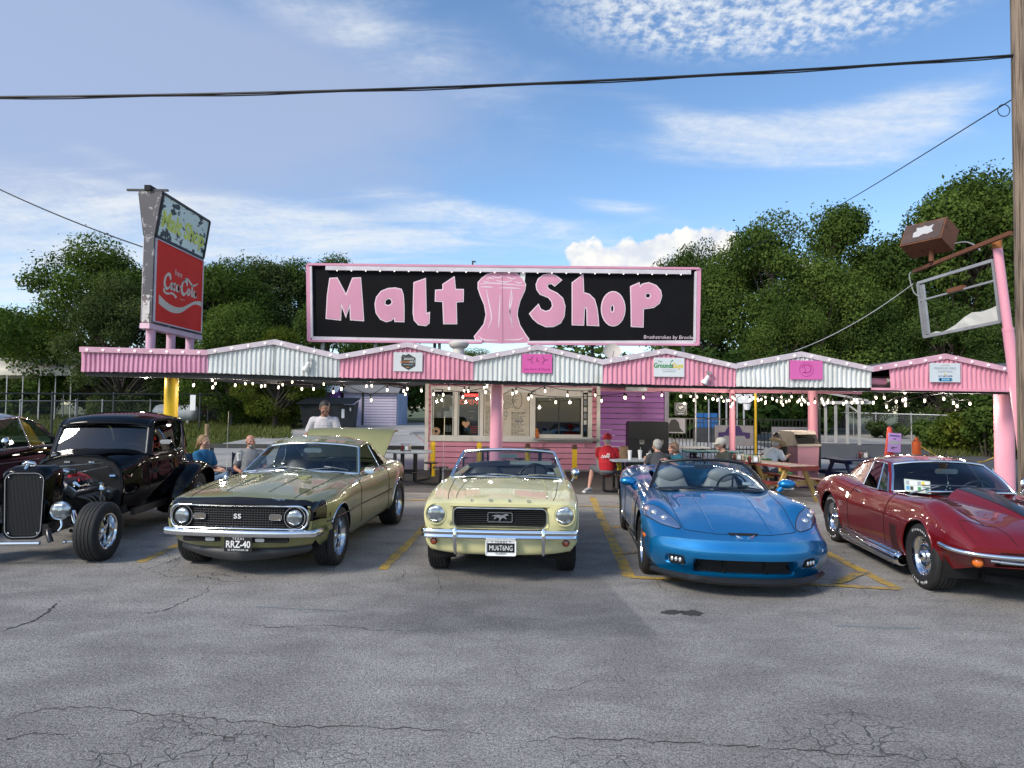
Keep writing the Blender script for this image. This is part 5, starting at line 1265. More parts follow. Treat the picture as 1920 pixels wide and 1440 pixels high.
# string lights
sock_mb=MB();sock_mb.lathe([(.0,.115),(.012,.11),(.022,.08),(.024,.035),(.018,.03),(0,.03)],8);sock_me=sock_mb.mesh('socket');sock_me.materials.append(M['wire']);finish(sock_me,50)
lb=MB();lb.lathe([(.013,.033),(.019,.015),(.022,-.008),(.019,-.026),(.009,-.038),(0,-.040)],10);lb_me=lb.mesh('bulb');lb_me.materials.append(M['bulb']);finish(lb_me,180)
def light_string(label,pts,sag=.05,end=None):
 0
 P=[U(*p)for p in pts];o0=P[0];t=thing('string_light',label,'string lights',o0,0,'string lights under the canopy')
 tops=[p+Vector((0,0,.105+random.uniform(.0,.02)))-o0 for p in P]
 mb=MB();path=[]
 for a,b in zip(tops,tops[1:]):
  path+=[a+(b-a)*f+Vector((0,0,-sag*4*f*(1-f)*(b-a).length*.35))for f in(0,.25,.5,.75)]
 path.append(tops[-1])
 mb.tube(path,.0085,5);obj('cable',mb,M['wire'],t)
 for p in P:
  for me in(sock_me,lb_me):
   o=bpy.data.objects.new(me.name.split('.')[0],me);COL.objects.link(o);o.parent=t;o.location=p-o0;o.rotation_euler=(random.uniform(-.2,.2),random.uniform(-.2,.2),0)
 for p in P[1::3]:
  ld=bpy.data.lights.new('bulb_glow','POINT');ld.energy=10.0;ld.color=(1.0,.89,.76);ld.shadow_soft_size=.045
  o=bpy.data.objects.new('bulb_glow',ld);COL.objects.link(o);o.parent=t;o.location=p-o0+Vector((0,0,-.10))
 return t
def zz(L,Y,dY=0):return[(x,y,Y+dY*i/max(len(L)-1,1))for i,(x,y)in enumerate(L)]
light_string('string lights under the left pink valance from the corner past the yellow post',zz([(196,702),(273,707),(315,715),(363,722),(399,726)],13.65,.4))
light_string('string lights behind the first white gable beside the yellow post',zz([(398,713),(441,722),(490,724),(522,726),(566,729),(588,729),(640,727)],15.2))
light_string('string lights deep under the first white gable above the grass',zz([(404,719),(460,719),(474,719),(497,723),(530,721),(548,716),(607,720)],17.2))
light_string('string lights swagged across the sheds behind the first pink gable',zz([(625,735),(640,729),(696,750),(726,731),(757,733),(790,732)],14.6,.8))
light_string('string lights high behind the first pink gable',zz([(687,724),(697,723),(750,712),(764,729),(760,739)],16.0))
light_string('string lights across the left shop windows',zz([(813,739),(831,740),(868,744),(910,735),(929,757),(961,738)],15.6,-.4))
light_string('string lights draped above the open sign',zz([(842,728),(870,733),(878,733),(908,727),(913,724),(931,733)],16.8,-2.4))
light_string('string lights over the menu and the order window',zz([(968,735),(997,743),(1022,733),(1064,741),(1116,741)],15.4,.5))
light_string('string lights drooping before the dark order window',zz([(991,747),(1042,754),(1128,751),(1171,745)],14.6,1.0))
light_string('string lights along the purple wall',zz([(1173,746),(1206,745),(1241,741),(1277,743),(1301,750)],15.8,2))
c4=lambda X,Y:(1320+X/6,700+Y/6)
light_string('string lights under the patio above the black poster and the parrot green weeds',zz([(1276,743),(1295,743),(1307,744),(1323,746),(1336,748),(1345,750)],18.5,.8))
light_string('lower string lights in the middle of the patio',zz([c4(105,288),c4(155,295),c4(322,343),c4(302,372),c4(445,275),c4(515,300)],17.0,.5))
light_string('string lights in front of the white hanging board',zz([c4(198,265),c4(280,302),c4(260,307),c4(320,268),c4(345,288),c4(220,312)],19.0,.6))
light_string('string lights beside the thin yellow pole',zz([c4(560,275),c4(605,290),c4(612,303),c4(645,293),c4(693,320),c4(690,335),c4(690,268)],17.4,.8))
light_string('string lights halfway between the yellow pole and the rear pink post',zz([c4(770,285),c4(820,307),c4(868,322),c4(887,353),c4(925,317),c4(960,305),c4(985,262),c4(870,268)],17.2,1.0))
light_string('string lights bunched left of the rear pink post',zz([c4(1055,317),c4(1072,300),c4(1097,350),c4(1137,317),c4(1172,340),c4(1118,295),c4(1105,268)],16.6,.8))
light_string('string lights bunched right of the rear pink post',zz([c4(1248,323),c4(1325,290),c4(1350,348),c4(1340,317),c4(1388,328),c4(1395,303),c4(1453,330)],16.2,.8))
light_string('string lights before the white lane posts',zz([c4(1568,340),c4(1600,320),c4(1665,328),c4(1690,300),c4(1720,300),c4(1724,325),c4(1780,327)],15.4,.6))
c6=lambda X,Y:(1600+X/6,720+Y/6)
light_string('string lights under the gap between the last two gables',zz([c6(225,210),c6(255,152),c6(348,152),c6(375,255),c6(483,197),c6(557,183)],14.8,.4))
light_string('string lights below the last pink gable to the right post',zz([c6(578,92),c6(585,170),c6(586,237),c6(803,187),c6(1018,165),c6(1127,212),c6(1167,247),c6(1312,220)],13.7,.5))
# car kit
def pchip(x,y,q):
 x=np.asarray(x,float);y=np.asarray(y,float);q=np.asarray(q,float)
 if len(x)==1:return np.full_like(q,y[0])
 h=np.diff(x);d=np.diff(y)/h;m=np.zeros_like(y)
 m[0],m[-1]=d[0],d[-1]
 for i in range(1,len(x)-1):
  if d[i-1]*d[i]>0:
   w1,w2=2*h[i]+h[i-1],h[i]+2*h[i-1];m[i]=(w1+w2)/(w1/d[i-1]+w2/d[i])
 i=np.clip(np.searchsorted(x,q)-1,0,len(x)-2);t=np.clip((q-x[i])/h[i],0,1)
 return(2*t**3-3*t**2+1)*y[i]+(t**3-2*t**2+t)*h[i]*m[i]+(-2*t**3+3*t**2)*y[i+1]+(t**3-t**2)*h[i]*m[i+1]
class Shell:
 0
 def __init__(s,lines,sharp=(),per=6,ts=None,step=.035,warp=None):
  s.lines,s.sharp,s.per,s.warp=lines,set(sharp),per,warp
  t0=max(l[0][0]for l in lines);t1=min(l[-1][0]for l in lines)
  extra=[]if ts is None else list(ts)
  base=list(np.arange(t0,t1,step))+[t1]+[t0+.012,t0+.024,t1-.012]
  base=sorted(base);out_=[]
  ex=sorted(extra)
  for b in base:
   if all(abs(b-e)>step*.3 for e in ex):out_.append(b)
  s.ts=np.array(sorted(out_+ex));s.k=per*(len(lines)-1)
  s.half=s.section(s.ts)
 def section(s,ts):
  ts=np.atleast_1d(np.asarray(ts,float))
  C=np.stack([np.stack([pchip([p[0]for p in l],[p[1]for p in l],ts),pchip([p[0]for p in l],[p[2]for p in l],ts)],-1)for l in s.lines],1)
  n=C.shape[1];outp=[]
  seg=np.linalg.norm(np.diff(C,axis=1),axis=2)
  def tang(i,side):
   if i==n-1:v=np.zeros((len(ts),2));v[:,0]=-1;return v
   if i==0 or i in s.sharp:
    v=(C[:,i+1]-C[:,i])if side>0 else(C[:,i]-C[:,i-1])
   else:v=(C[:,i+1]-C[:,i])/(seg[:,i:i+1]+1e-6)+(C[:,i]-C[:,i-1])/(seg[:,i-1:i]+1e-6)
   return v/(np.linalg.norm(v,axis=1)[:,None]+1e-9)
  for i in range(n-1):
   a,b=C[:,i],C[:,i+1];L=seg[:,i:i+1];ma,mb_=tang(i,1)*L,tang(i+1,-1)*L
   for j in range(s.per):
    t=j/s.per
    outp.append((2*t**3-3*t**2+1)*a+(t**3-2*t**2+t)*ma+(-2*t**3+3*t**2)*b+(t**3-t**2)*mb_)
  outp.append(C[:,-1]);return np.stack(outp,1)
 def W(s,P):
  P=np.asarray(P,float)
  return s.warp(P)if s.warp else P
 def pt(s,t,v,side=1,out=.0):
  0
  h_=s.section([t])[0];f=v*s.per;i=int(min(f,s.k-1));f-=i
  q=h_[i]*(1-f)+h_[i+1]*f;d=h_[i+1]-h_[i];nrm=np.array([d[1],-d[0]]);nrm=nrm/(np.linalg.norm(nrm)+1e-9)
  q=q+nrm*out
  return Vector(s.W(np.array([[side*q[0],t,q[1]]]))[0])
 def build(s,name,mat,parent,arches=(),cuts=(),dents=(),ncap=48,cap=(True,True),smooth=38,split=None,mats=None):
  nt,k1=s.half.shape[:2]
  R_=np.zeros((nt,2*k1-1,3))
  R_[:,:k1,0]=s.half[:,:,0];R_[:,:k1,2]=s.half[:,:,1]
  R_[:,k1:,0]=-s.half[:,k1-2::-1,0];R_[:,k1:,2]=s.half[:,k1-2::-1,1]
  R_[:,:,1]=s.ts[:,None]
  nv=2*k1-1
  V=R_.reshape(-1,3).copy();F=[];
  keep=np.ones((nt-1,nv-1),bool)
  for(ta,tb,va,vb)in cuts:
   for i in range(nt-1):
    c=(s.ts[i]+s.ts[i+1])/2
    if ta<c<tb:
     j0,j1=int(va*s.per),int(vb*s.per)
     keep[i,j0:j1]=False;keep[i,nv-1-j1:nv-1-j0]=False
  idx=lambda i,j:i*nv+j
  for i in range(nt-1):
   for j in range(nv-1):
    if keep[i,j]:F.append((idx(i,j),idx(i+1,j),idx(i+1,j+1),idx(i,j+1)))
  V=V.tolist()
  for end,on in((0,cap[0]),(nt-1,cap[1])):
   if not on:continue
   b=len(V);h_=s.half[end];t_=s.ts[end]
   for j in range(k1):
    for c in range(ncap+1):
     x=h_[j,0]*(1-2*c/ncap);y=t_;z=h_[j,1]
     if 0<c<ncap:
      for(dx0,dx1,dz0,dz1,dd,e_,both)in dents:
       if e_!=end and not(e_==-1 and end==nt-1):continue
       X=abs(x)if both else x
       fx=(1 if dx0==0 else min(max((X-dx0)/.02+.5,0),1))*min(max((dx1-X)/.02+.5,0),1)
       fz=min(max((z-dz0)/.02+.5,0),1)*min(max((dz1-z)/.02+.5,0),1)
       y+=dd*fx*fz
     V.append([x,y,z])
   for j in range(k1-1):
    for c in range(ncap):
     q=(b+j*(ncap+1)+c,b+(j+1)*(ncap+1)+c,b+(j+1)*(ncap+1)+c+1,b+j*(ncap+1)+c+1)
     F.append(q if end==0 else q[::-1])
  V=np.array(V);F2=[]
  ins=np.zeros(len(V),bool);tgt=V.copy()
  for(yw,zw,Rr,xmin)in arches:
   r=np.hypot(V[:,1]-yw,V[:,2]-zw);m=(r<Rr)&(np.abs(V[:,0])>xmin)
   ins|=m;sc_=Rr/np.maximum(r,1e-3)
   tgt[m,1]=yw+(V[m,1]-yw)*sc_[m];tgt[m,2]=zw+(V[m,2]-zw)*sc_[m]
  for f in F:
   n_in=sum(ins[i]for i in f)
   if n_in==4:continue
   F2.append(f)
  V=np.where(ins[:,None],tgt,V)
  V=s.W(V)
  mb=MB();mb.v=[tuple(v)for v in V];mb.f=F2;mb.mi=[0]*len(F2)
  if mats is not None:
   for q,f in enumerate(F2):mb.mi[q]=mats(np.mean(V[list(f)],axis=0))
  used=sorted({i for f in F2 for i in f});rm={o:n for n,o in enumerate(used)}
  mb.v=[mb.v[i]for i in used];mb.f=[tuple(rm[i]for i in f)for f in F2]
  return obj(name,mb,mat,parent,smooth,weld=True)
 def ztop(s,x,t):
  h_=s.section([t])[0];k=int(s.per*3);return float(np.interp(abs(x),h_[k:,0][::-1],h_[k:,1][::-1]))
 def top(s,x,t,out=0.0):
  return Vector(s.W(np.array([[x,t,s.ztop(x,t)+out]]))[0])
 def patch(s,outline,parent,name,mat,side=1,out=.004,bulge=.01,rings=4):
  0
  L=smooth_line([np.array(p,float)for p in outline],4,True);c=np.mean(L,axis=0);rows=[]
  for i in range(rings+1):
   f=i/rings;rows.append([tuple(s.pt(*(c+(q-c)*f),side,out+bulge*(1-f*f)))for q in L])
  rows.append([tuple(s.pt(*q,side,-.01))for q in L])
  mb=MB();mb.grid(np.array(rows),cv=True);return obj(name,mb,mat,parent,70,weld=True)
 def seam(s,pts,parent,mat=None,w=.007,out=.0015,name='panel_gap',side=(1,-1),n=10):
  0
  for sd in side:
   L=[]
   for(a,b)in zip(pts,pts[1:]):
    for i in range(n):f=i/n;L.append(s.pt(a[0]+(b[0]-a[0])*f,a[1]+(b[1]-a[1])*f,sd,out))
   L.append(s.pt(*pts[-1],sd,out))
   mb=MB();mb.tube(L,w/2,4);obj(name,mb,mat or M['dark'],parent)
def arc(w,y,ze,zc,dy=0.0,p=2.2,n=24,dp=2.0):
 0
 return np.array([(w*u,y+dy*(1-abs(u)**dp),zc-(zc-ze)*abs(u)**p)for u in np.linspace(-1,1,n+1)])
def loft(curves,k=6,smooth=True):
 C=[np.asarray(c,float)for c in curves]
 if smooth and len(C)>2:return np.array(smooth_line(C,k))
 return np.array([a+(b-a)*i/k for a,b in zip(C,C[1:])for i in range(k)]+[C[-1]])
def sheet(P,th=None):
 0
 mb=MB();P=np.asarray(P);mb.grid(P)
 if th:
  nrm=np.cross(np.gradient(P,axis=0),np.gradient(P,axis=1));nrm/=np.linalg.norm(nrm,axis=2)[:,:,None]+1e-9
  Q=P-nrm*th;b=MB();b.grid(Q[::-1]);mb.add(b.v,b.f)
  edge=list(P[0,:])+list(P[1:,-1])+list(P[-1,-2::-1])+list(P[-2:0:-1,0]);e2=list(Q[0,:])+list(Q[1:,-1])+list(Q[-1,-2::-1])+list(Q[-2:0:-1,0])
  c=MB();c.grid(np.array([edge,e2]).transpose(1,0,2),cu=True);mb.add(c.v,c.f)
 return mb
def mirror(pts):return[(-p[0],p[1],p[2])for p in pts]
def panel(pts,th,inward):
 mb=MB();mb.prism(pts,(0,0,0),(inward*th,0,0));return mb
SPOKE={}
def wheel_meshes(key,R_,w,rim,style):
 0
 if key in SPOKE:return SPOKE[key]
 Mx=Matrix.Rotation(R(90),4,'Y')
 hw=w/2;prof=[(rim-.012,-hw*.78),(rim+.01,-hw*.92),((rim+R_)/2,-hw),(R_-.035,-hw*.97),(R_-.010,-hw*.86)]
 tread=[];g=5
 for i in range(g):
  a,b=-hw*.80+hw*1.6*i/g,-hw*.80+hw*1.6*(i+1)/g
  tread+=[(R_-.003 if i in(0,g-1)else R_,a+.004),(R_-.003 if i in(0,g-1)else R_,b-.004),(R_-.011,b-.003),(R_-.011,b+.003)]
 prof+=tread[:-2]+[(R_-.010,hw*.86),(R_-.035,hw*.97),((rim+R_)/2,hw),(rim+.01,hw*.92),(rim-.012,hw*.78)]
 mb=MB();mb.lathe(prof,56,Mx)
 ty=mb.mesh('tyre');ty.materials.append(M['rubber']);finish(ty,32)
 mb=MB();lip=hw*.84
 if style=='dish':
  mb.lathe([(rim-.02,-hw*.8),(rim-.025,lip-.02),(rim-.012,lip),(rim+.006,lip+.004),(rim+.008,lip-.01),(rim-.008,lip-.02)],40,Mx)
  mb.lathe([(0,lip-.035),(.03,lip-.037),(.042,lip-.05),(.05,lip-.075),(.075,lip-.085)],24,Mx)
  for k in range(5):
   a=2*math.pi*k/5+.3;rows=[]
   for r_,hw_,d_ in((.045,.034,.07),(.09,.027,.075),(.14,.022,.085),(rim-.02,.034,.11)):
    c_,s_=math.cos(a),math.sin(a);x=lip-d_
    ring=[]
    for(u,v)in((-1,-.02),(-.8,.008),(0,.016),(.8,.008),(1,-.02)):ring.append((x+v,r_*c_-u*hw_*s_,r_*s_+u*hw_*c_))
    rows.append(ring)
   mb.grid(np.array(rows))
 elif style=='wide':
  mb.lathe([(rim-.02,-hw*.8),(rim-.03,lip-.075),(rim-.018,lip-.02),(rim-.004,lip),(rim+.006,lip-.006),(rim-.01,lip-.025)],40,Mx)
  for k in range(8):
   a=2*math.pi*k/8;c_,s_=math.cos(a),math.sin(a);rows=[]
   for r_,hw_,d_ in((.04,.02,.045),(rim*.5,.020,.06),(rim-.025,.03,.085)):
    rows.append([(lip-d_+v,r_*c_-u*hw_*s_,r_*s_+u*hw_*c_)for(u,v)in((-1,-.025),(-.75,.0),(.75,.0),(1,-.025))])
   mb.grid(np.array(rows))
  mb.lathe([(0,lip-.028),(.035,lip-.03),(.045,lip-.045),(.05,lip-.07)],20,Mx)
 elif style=='rally':
  mb.lathe([(rim-.02,-hw*.8),(rim-.05,lip-.06),(rim-.045,lip-.03),(rim-.012,lip),(rim+.006,lip+.002),(rim+.006,lip-.012)],44,Mx)
  mb.lathe([(rim-.05,lip-.06),(rim-.075,lip-.035),(.095,lip-.03),(.07,lip-.045),(.062,lip-.045)],44,Mx)
  mb.lathe([(.062,lip-.045),(.060,lip-.01),(.05,lip+.008),(.025,lip+.018),(0,lip+.020)],24,Mx)
  for k in range(5):
   a=2*math.pi*(k+.5)/5;c_,s_=math.cos(a),math.sin(a)
   mb.ball((lip-.036,.118*c_,.118*s_),.018,8,6,(.35,1.2,1.2))
 elif style=='split':
  mb.lathe([(rim-.02,-hw*.8),(rim-.028,lip-.04),(rim-.010,lip-.004),(rim+.006,lip),(rim+.006,lip-.012)],44,Mx)
  for k in range(5):
   for q in(-1,1):
    a=2*math.pi*k/5+.16;rows=[]
    for r_,off,hw_,d_ in((.04,.016,.018,.035),(.11,.022,.018,.03),(rim-.02,.055,.022,.022)):
     c_,s_=math.cos(a),math.sin(a);o=q*off
     rows.append([(lip-d_+v,r_*c_-(o+u*hw_)*s_,r_*s_+(o+u*hw_)*c_)for(u,v)in((-1,-.03),(-.7,.0),(.7,.0),(1,-.03))])
    mb.grid(np.array(rows))
  mb.lathe([(0,lip-.018),(.035,lip-.02),(.045,lip-.03),(.05,lip-.07)],20,Mx)
 else:
  mb.lathe([(rim,-hw*.8),(rim-.03,lip-.03),(rim-.005,lip),(rim+.006,lip-.006)],36,Mx);mb.lathe([(rim-.03,lip-.03),(.06,lip-.01),(.05,lip+.01),(0,lip+.015)],30,Mx)
 rm=mb.mesh('rim');rm.materials.append(M['chrome']if style!='wide' else M['polished']);finish(rm,40)
 mb=MB();mb.lathe([(0,-.02),(rim*.72,-.02),(rim*.72,.0),(0,.0)],24,Mx);dk=mb.mesh('brake_disc');dk.materials.append(M['brake']);finish(dk,40)
 SPOKE[key]=(ty,rm,dk);return SPOKE[key]
M['polished']=pbr('polished_alloy',(0.62,0.63,0.65),0.16,1.0);M['brake']=pbr('brake_iron',(0.05,0.05,0.05),.5,.6)
def wheel(car,key,x,y,R_,w,rim,style,side,steer=0.0,z=None):
 o=bpy.data.objects.new('wheel',None);COL.objects.link(o);o.parent=car;o.location=(x,y,R_ if z is None else z);o.rotation_euler=(random.random()*.6,0,(0 if side>0 else math.pi)+steer)
 for nm,me in zip(('tyre','rim','brake_disc'),wheel_meshes(key,R_,w,rim,style)):
  c=bpy.data.objects.new(nm,me);COL.objects.link(c);c.parent=o
 return o
def arch_liner(car,y,z,Rr,x0,x1,name='wheel_well'):
 for s_ in(1,-1):
  mb=MB();n=18;rows=[]
  for i in range(n+1):
   a=R(-20)+R(220)*i/n;rows.append([(s_*x0,y+Rr*math.cos(a),z+Rr*math.sin(a)),(s_*x1,y+Rr*math.cos(a),z+Rr*math.sin(a))])
  mb.grid(np.array(rows));mb.poly([r[0]for r in rows]);obj(name,mb,M['dark'],car)
def arch_lip(car,sh,y,z,Rr,mat,r=.009,name='arch_lip',a0=-12,a1=192):
 0
 for s_ in(1,-1):
  L=[]
  for i in range(29):
   a=R(a0)+R(a1-a0)*i/28;yy,zz_=y+Rr*math.cos(a),z+Rr*math.sin(a)
   h_=sh.section([yy])[0];kk=int(sh.per*(len(sh.lines)-2));zs=h_[:kk,1];xs=h_[:kk,0]
   o_=np.argsort(zs);x=np.interp(zz_,zs[o_],xs[o_]);p=sh.W(np.array([[s_*(x+.001),yy,zz_]]))[0];L.append(p)
  mb=MB();mb.tube(L,r,6);obj(name,mb,mat,car,60)
def round_rect(w,h,r,n=4):
 P=[]
 for cx_,cy_,a0 in((w/2-r,h/2-r,0),(-w/2+r,h/2-r,90),(-w/2+r,-h/2+r,180),(w/2-r,-h/2+r,270)):
  for i in range(n+1):a=R(a0+90*i/n);P.append((cx_+r*math.cos(a),cy_+r*math.sin(a)))
 return P
def ring_frame(pts,y,r,mat,parent,name,closed=True,n=6):
 mb=MB();mb.tube([(p[0],y,p[1])if len(p)==2 else p for p in pts],r,n,closed);return obj(name,mb,mat,parent,60)
def headlight(car,x,y,z,r,bezel_mat,bulge=.03,rot=0.0):
 o=bpy.data.objects.new('headlight',None);COL.objects.link(o);o.parent=car;o.location=(x,y,z);o.rotation_euler=(0,0,rot)
 Mx=Matrix.Rotation(R(90),4,'X')
 mb=MB();mb.lathe([(r*.86,.0),(r*.80,bulge*.5),(r*.55,bulge*.85),(r*.25,bulge),(0,bulge*1.03)],24,Mx);obj('lens',mb,M['lamp_lens'],o,180)
 mb=MB();mb.lathe([(r*.62,-.02),(r*.86,.001),(r*.90,.006),(r*.97,.012),(r,.0),(r,-.05)],28,Mx);obj('bezel',mb,bezel_mat,o,60)
 return o
def lamp_lens_mat():
 m=bpy.data.materials.new('fluted_headlamp_lens');m.use_nodes=True;t=m.node_tree;b=t.nodes['Principled BSDF'];x=NX(t)
 co=x.n('ShaderNodeTexCoord').outputs['Object'];wv=x.n('ShaderNodeTexWave');wv.inputs['Scale'].default_value=22;wv.inputs['Distortion'].default_value=.6;t.links.new(co,wv.inputs['Vector'])
 vo=x.voro(x.vm('MULTIPLY',co,(1,1,1)),14);c=x.mix(x.mr(vo.outputs['Distance'],.0,.6),(.80,.84,.86),(.22,.25,.27))
 t.links.new(c,b.inputs['Base Color']);b.inputs['Metallic'].default_value=.65;b.inputs['Roughness'].default_value=.14;b.inputs['Coat Weight'].default_value=1
 bp=x.n('ShaderNodeBump');bp.inputs['Strength'].default_value=.35;bp.inputs['Distance'].default_value=.004;t.links.new(wv.outputs[0],bp.inputs['Height']);t.links.new(bp.outputs[0],b.inputs['Normal'])
 return m
M['lamp_lens']=lamp_lens_mat()
def car_paint(name,col,metal=.35,rough=.34,flake=0.0,coat=1.0,dark=None):
 m=bpy.data.materials.new(name);m.use_nodes=True;t=m.node_tree;b=t.nodes['Principled BSDF'];x=NX(t)
 b.inputs['Metallic'].default_value=metal;b.inputs['Roughness'].default_value=rough;b.inputs['Coat Weight'].default_value=coat;b.inputs['Coat Roughness'].default_value=.025;b.inputs['Coat IOR'].default_value=1.5;b.inputs['Specular IOR Level'].default_value=.25 if max(col)>.01 else 0.0
 co=x.n('ShaderNodeTexCoord').outputs['Object']
 n=x.noise(co,3.0,5,.6);c=x.mix(x.mr(n,.3,.7),tuple(q*.93 for q in col),tuple(q*1.06 for q in col))
 if flake:c=x.mix(x.m('MULTIPLY',x.mr(x.noise(co,900,2,.7),.45,.7),flake),c,tuple(min(1,q*2.2+.02)for q in col))
 t.links.new(c,b.inputs['Base Color'])
 bp=x.n('ShaderNodeBump');bp.inputs['Strength'].default_value=.03;bp.inputs['Distance'].default_value=.01;t.links.new(x.noise(co,7,2,.5),bp.inputs['Height']);t.links.new(bp.outputs[0],b.inputs['Coat Normal'])
 return m
def plate(car,x,y,z,w,h,top,main,bottom,face,inkm,rim=None,tilt=0.0,tsz=.105,txs=.84):
 o=bpy.data.objects.new('license_plate',None);COL.objects.link(o);o.parent=car;o.location=(x,y,z);o.rotation_euler=(tilt,0,0)
 mb=MB();mb.box((0,0,0),(w,.006,h));obj('plate_face',mb,face,o)
 if rim:
  mb=MB();q=round_rect(w,h,.015);mb.tube([(p[0],-.004,p[1])for p in q],.008,5,True);obj('plate_frame',mb,rim,o)
  mb=MB();mb.box((0,-.0042,0),(w*.92,.002,h*.60));obj('plate_band',mb,M['blk'],o)
 obj('plate_text',place(text_mesh(main,tsz,.001,offset=.0 if rim else .002,xs=txs),stand((0,-.0065,-.004))),inkm,o)
 tm=M['menu_ink']if rim else inkm
 if top:obj('plate_text',place(text_mesh(top,.036,.001,space=1.3),stand((0,-.0055,h/2-.021))),tm,o)
 if bottom:obj('plate_text',place(text_mesh(bottom,.028,.001,space=1.1),stand((0,-.0055,-h/2+.018))),tm,o)
 return o
def seat(car,x,y,z,w=.52,mat=None,back_h=.55,head=False,rake=.16):
 o=bpy.data.objects.new('seat',None);COL.objects.link(o);o.parent=car;o.location=(x,y,z)
 mat=mat or M['seat_black']
 def cushion(name,pts,wd):
  P=[];
  for u in np.linspace(-1,1,9):
   k=(1-abs(u)**6*.25);P.append([(u*wd/2,p[0]*1.0,(p[1]-pts[0][1])*k+pts[0][1])for p in pts])
  mb=MB();mb.grid(np.array(P));mb.poly([P[0][i]for i in range(len(pts))]);mb.poly([P[-1][i]for i in range(len(pts))][::-1]);obj(name,mb,mat,o,50)
 cushion('seat_base',[(-.25,0),(-.28,.10),(-.2,.15),(.2,.12),(.25,.05),(.25,0)],w)
 b=[(.18,.08),(.14,.3),(.12+rake*.6,back_h),(.16+rake*.6,back_h+.05),(.24+rake*.6,back_h+.02),(.30,.1)]
 cushion('backrest',b,w*.96)
 if head:
  mb=MB();mb.ball((0,.2+rake*.6,back_h+.12),.12,14,8,(1.15,.55,.8));obj('headrest',mb,mat,o,180)
 return o
def steering(car,x,y,z,r=.19,mat=None):
 mb=MB();Mx=Matrix.Translation((x,y,z))@Matrix.Rotation(R(-62),4,'X')
 mb.tube([tuple(Mx@Vector((r*math.cos(a),r*math.sin(a),0)))for a in np.linspace(0,2*math.pi,25)[:-1]],.014,6,True)
 for a in(.2,math.pi-.2,-math.pi/2):mb.tube([tuple(Mx@Vector((0,0,-.03))),tuple(Mx@Vector((r*math.cos(a),r*math.sin(a),0)))],.012,5)
 mb.tube([tuple(Mx@Vector((0,0,-.02))),tuple(Mx@Vector((0,0,-.35)))],.022,8);obj('steering_wheel',mb,mat or M['seat_black'],car,60)
def mirror_glass(car,x,y,z,w=.22,h=.06,mat=None):
 mb=MB();mb.prism([(x+p[0],y,z+p[1])for p in round_rect(w,h,.025)],(0,-.012,0),(0,.012,0));mb.tube([(x,y,z+h/2),(x,y-.04,z+h/2+.06)],.007,5);obj('inner_mirror',mb,mat or M['steel'],car,40)
def wiper(car,a,b,c,mat=None):
 mb=MB();a,b,c=Vector(a),Vector(b),Vector(c);mb.tube([a,b],[.010,.006],6);mb.tube([b+(c-b)*-.55,b+(c-b)*.0+Vector((0,-.012,.006)),c],.007,5);obj('wiper',mb,mat or M['steel'],car,60)
def round_mirror(car,x,y,z,side,r=.055):
 mb=MB();Mx=Matrix.Translation((x,y,z))@Matrix.Rotation(R(90),4,'X')
 mb.lathe([(0,.055),(r*.5,.05),(r*.9,.028),(r,.0),(r*.92,-.008),(0,-.006)],18,Mx);mb.tube([(x,y,z-r*.6),(x-side*.02,y+.01,z-r-.03),(x-side*.04,y+.02,z-r-.06)],[.012,.014,.02],8);obj('door_mirror',mb,M['chrome'],car,60)
def underbody(car,x,y0,y1,z0=.16,z1=.42):
 mb=MB();mb.box((0,(y0+y1)/2,(z0+z1)/2),(2*x,y1-y0,z1-z0));obj('underbody',mb,M['dark'],car)
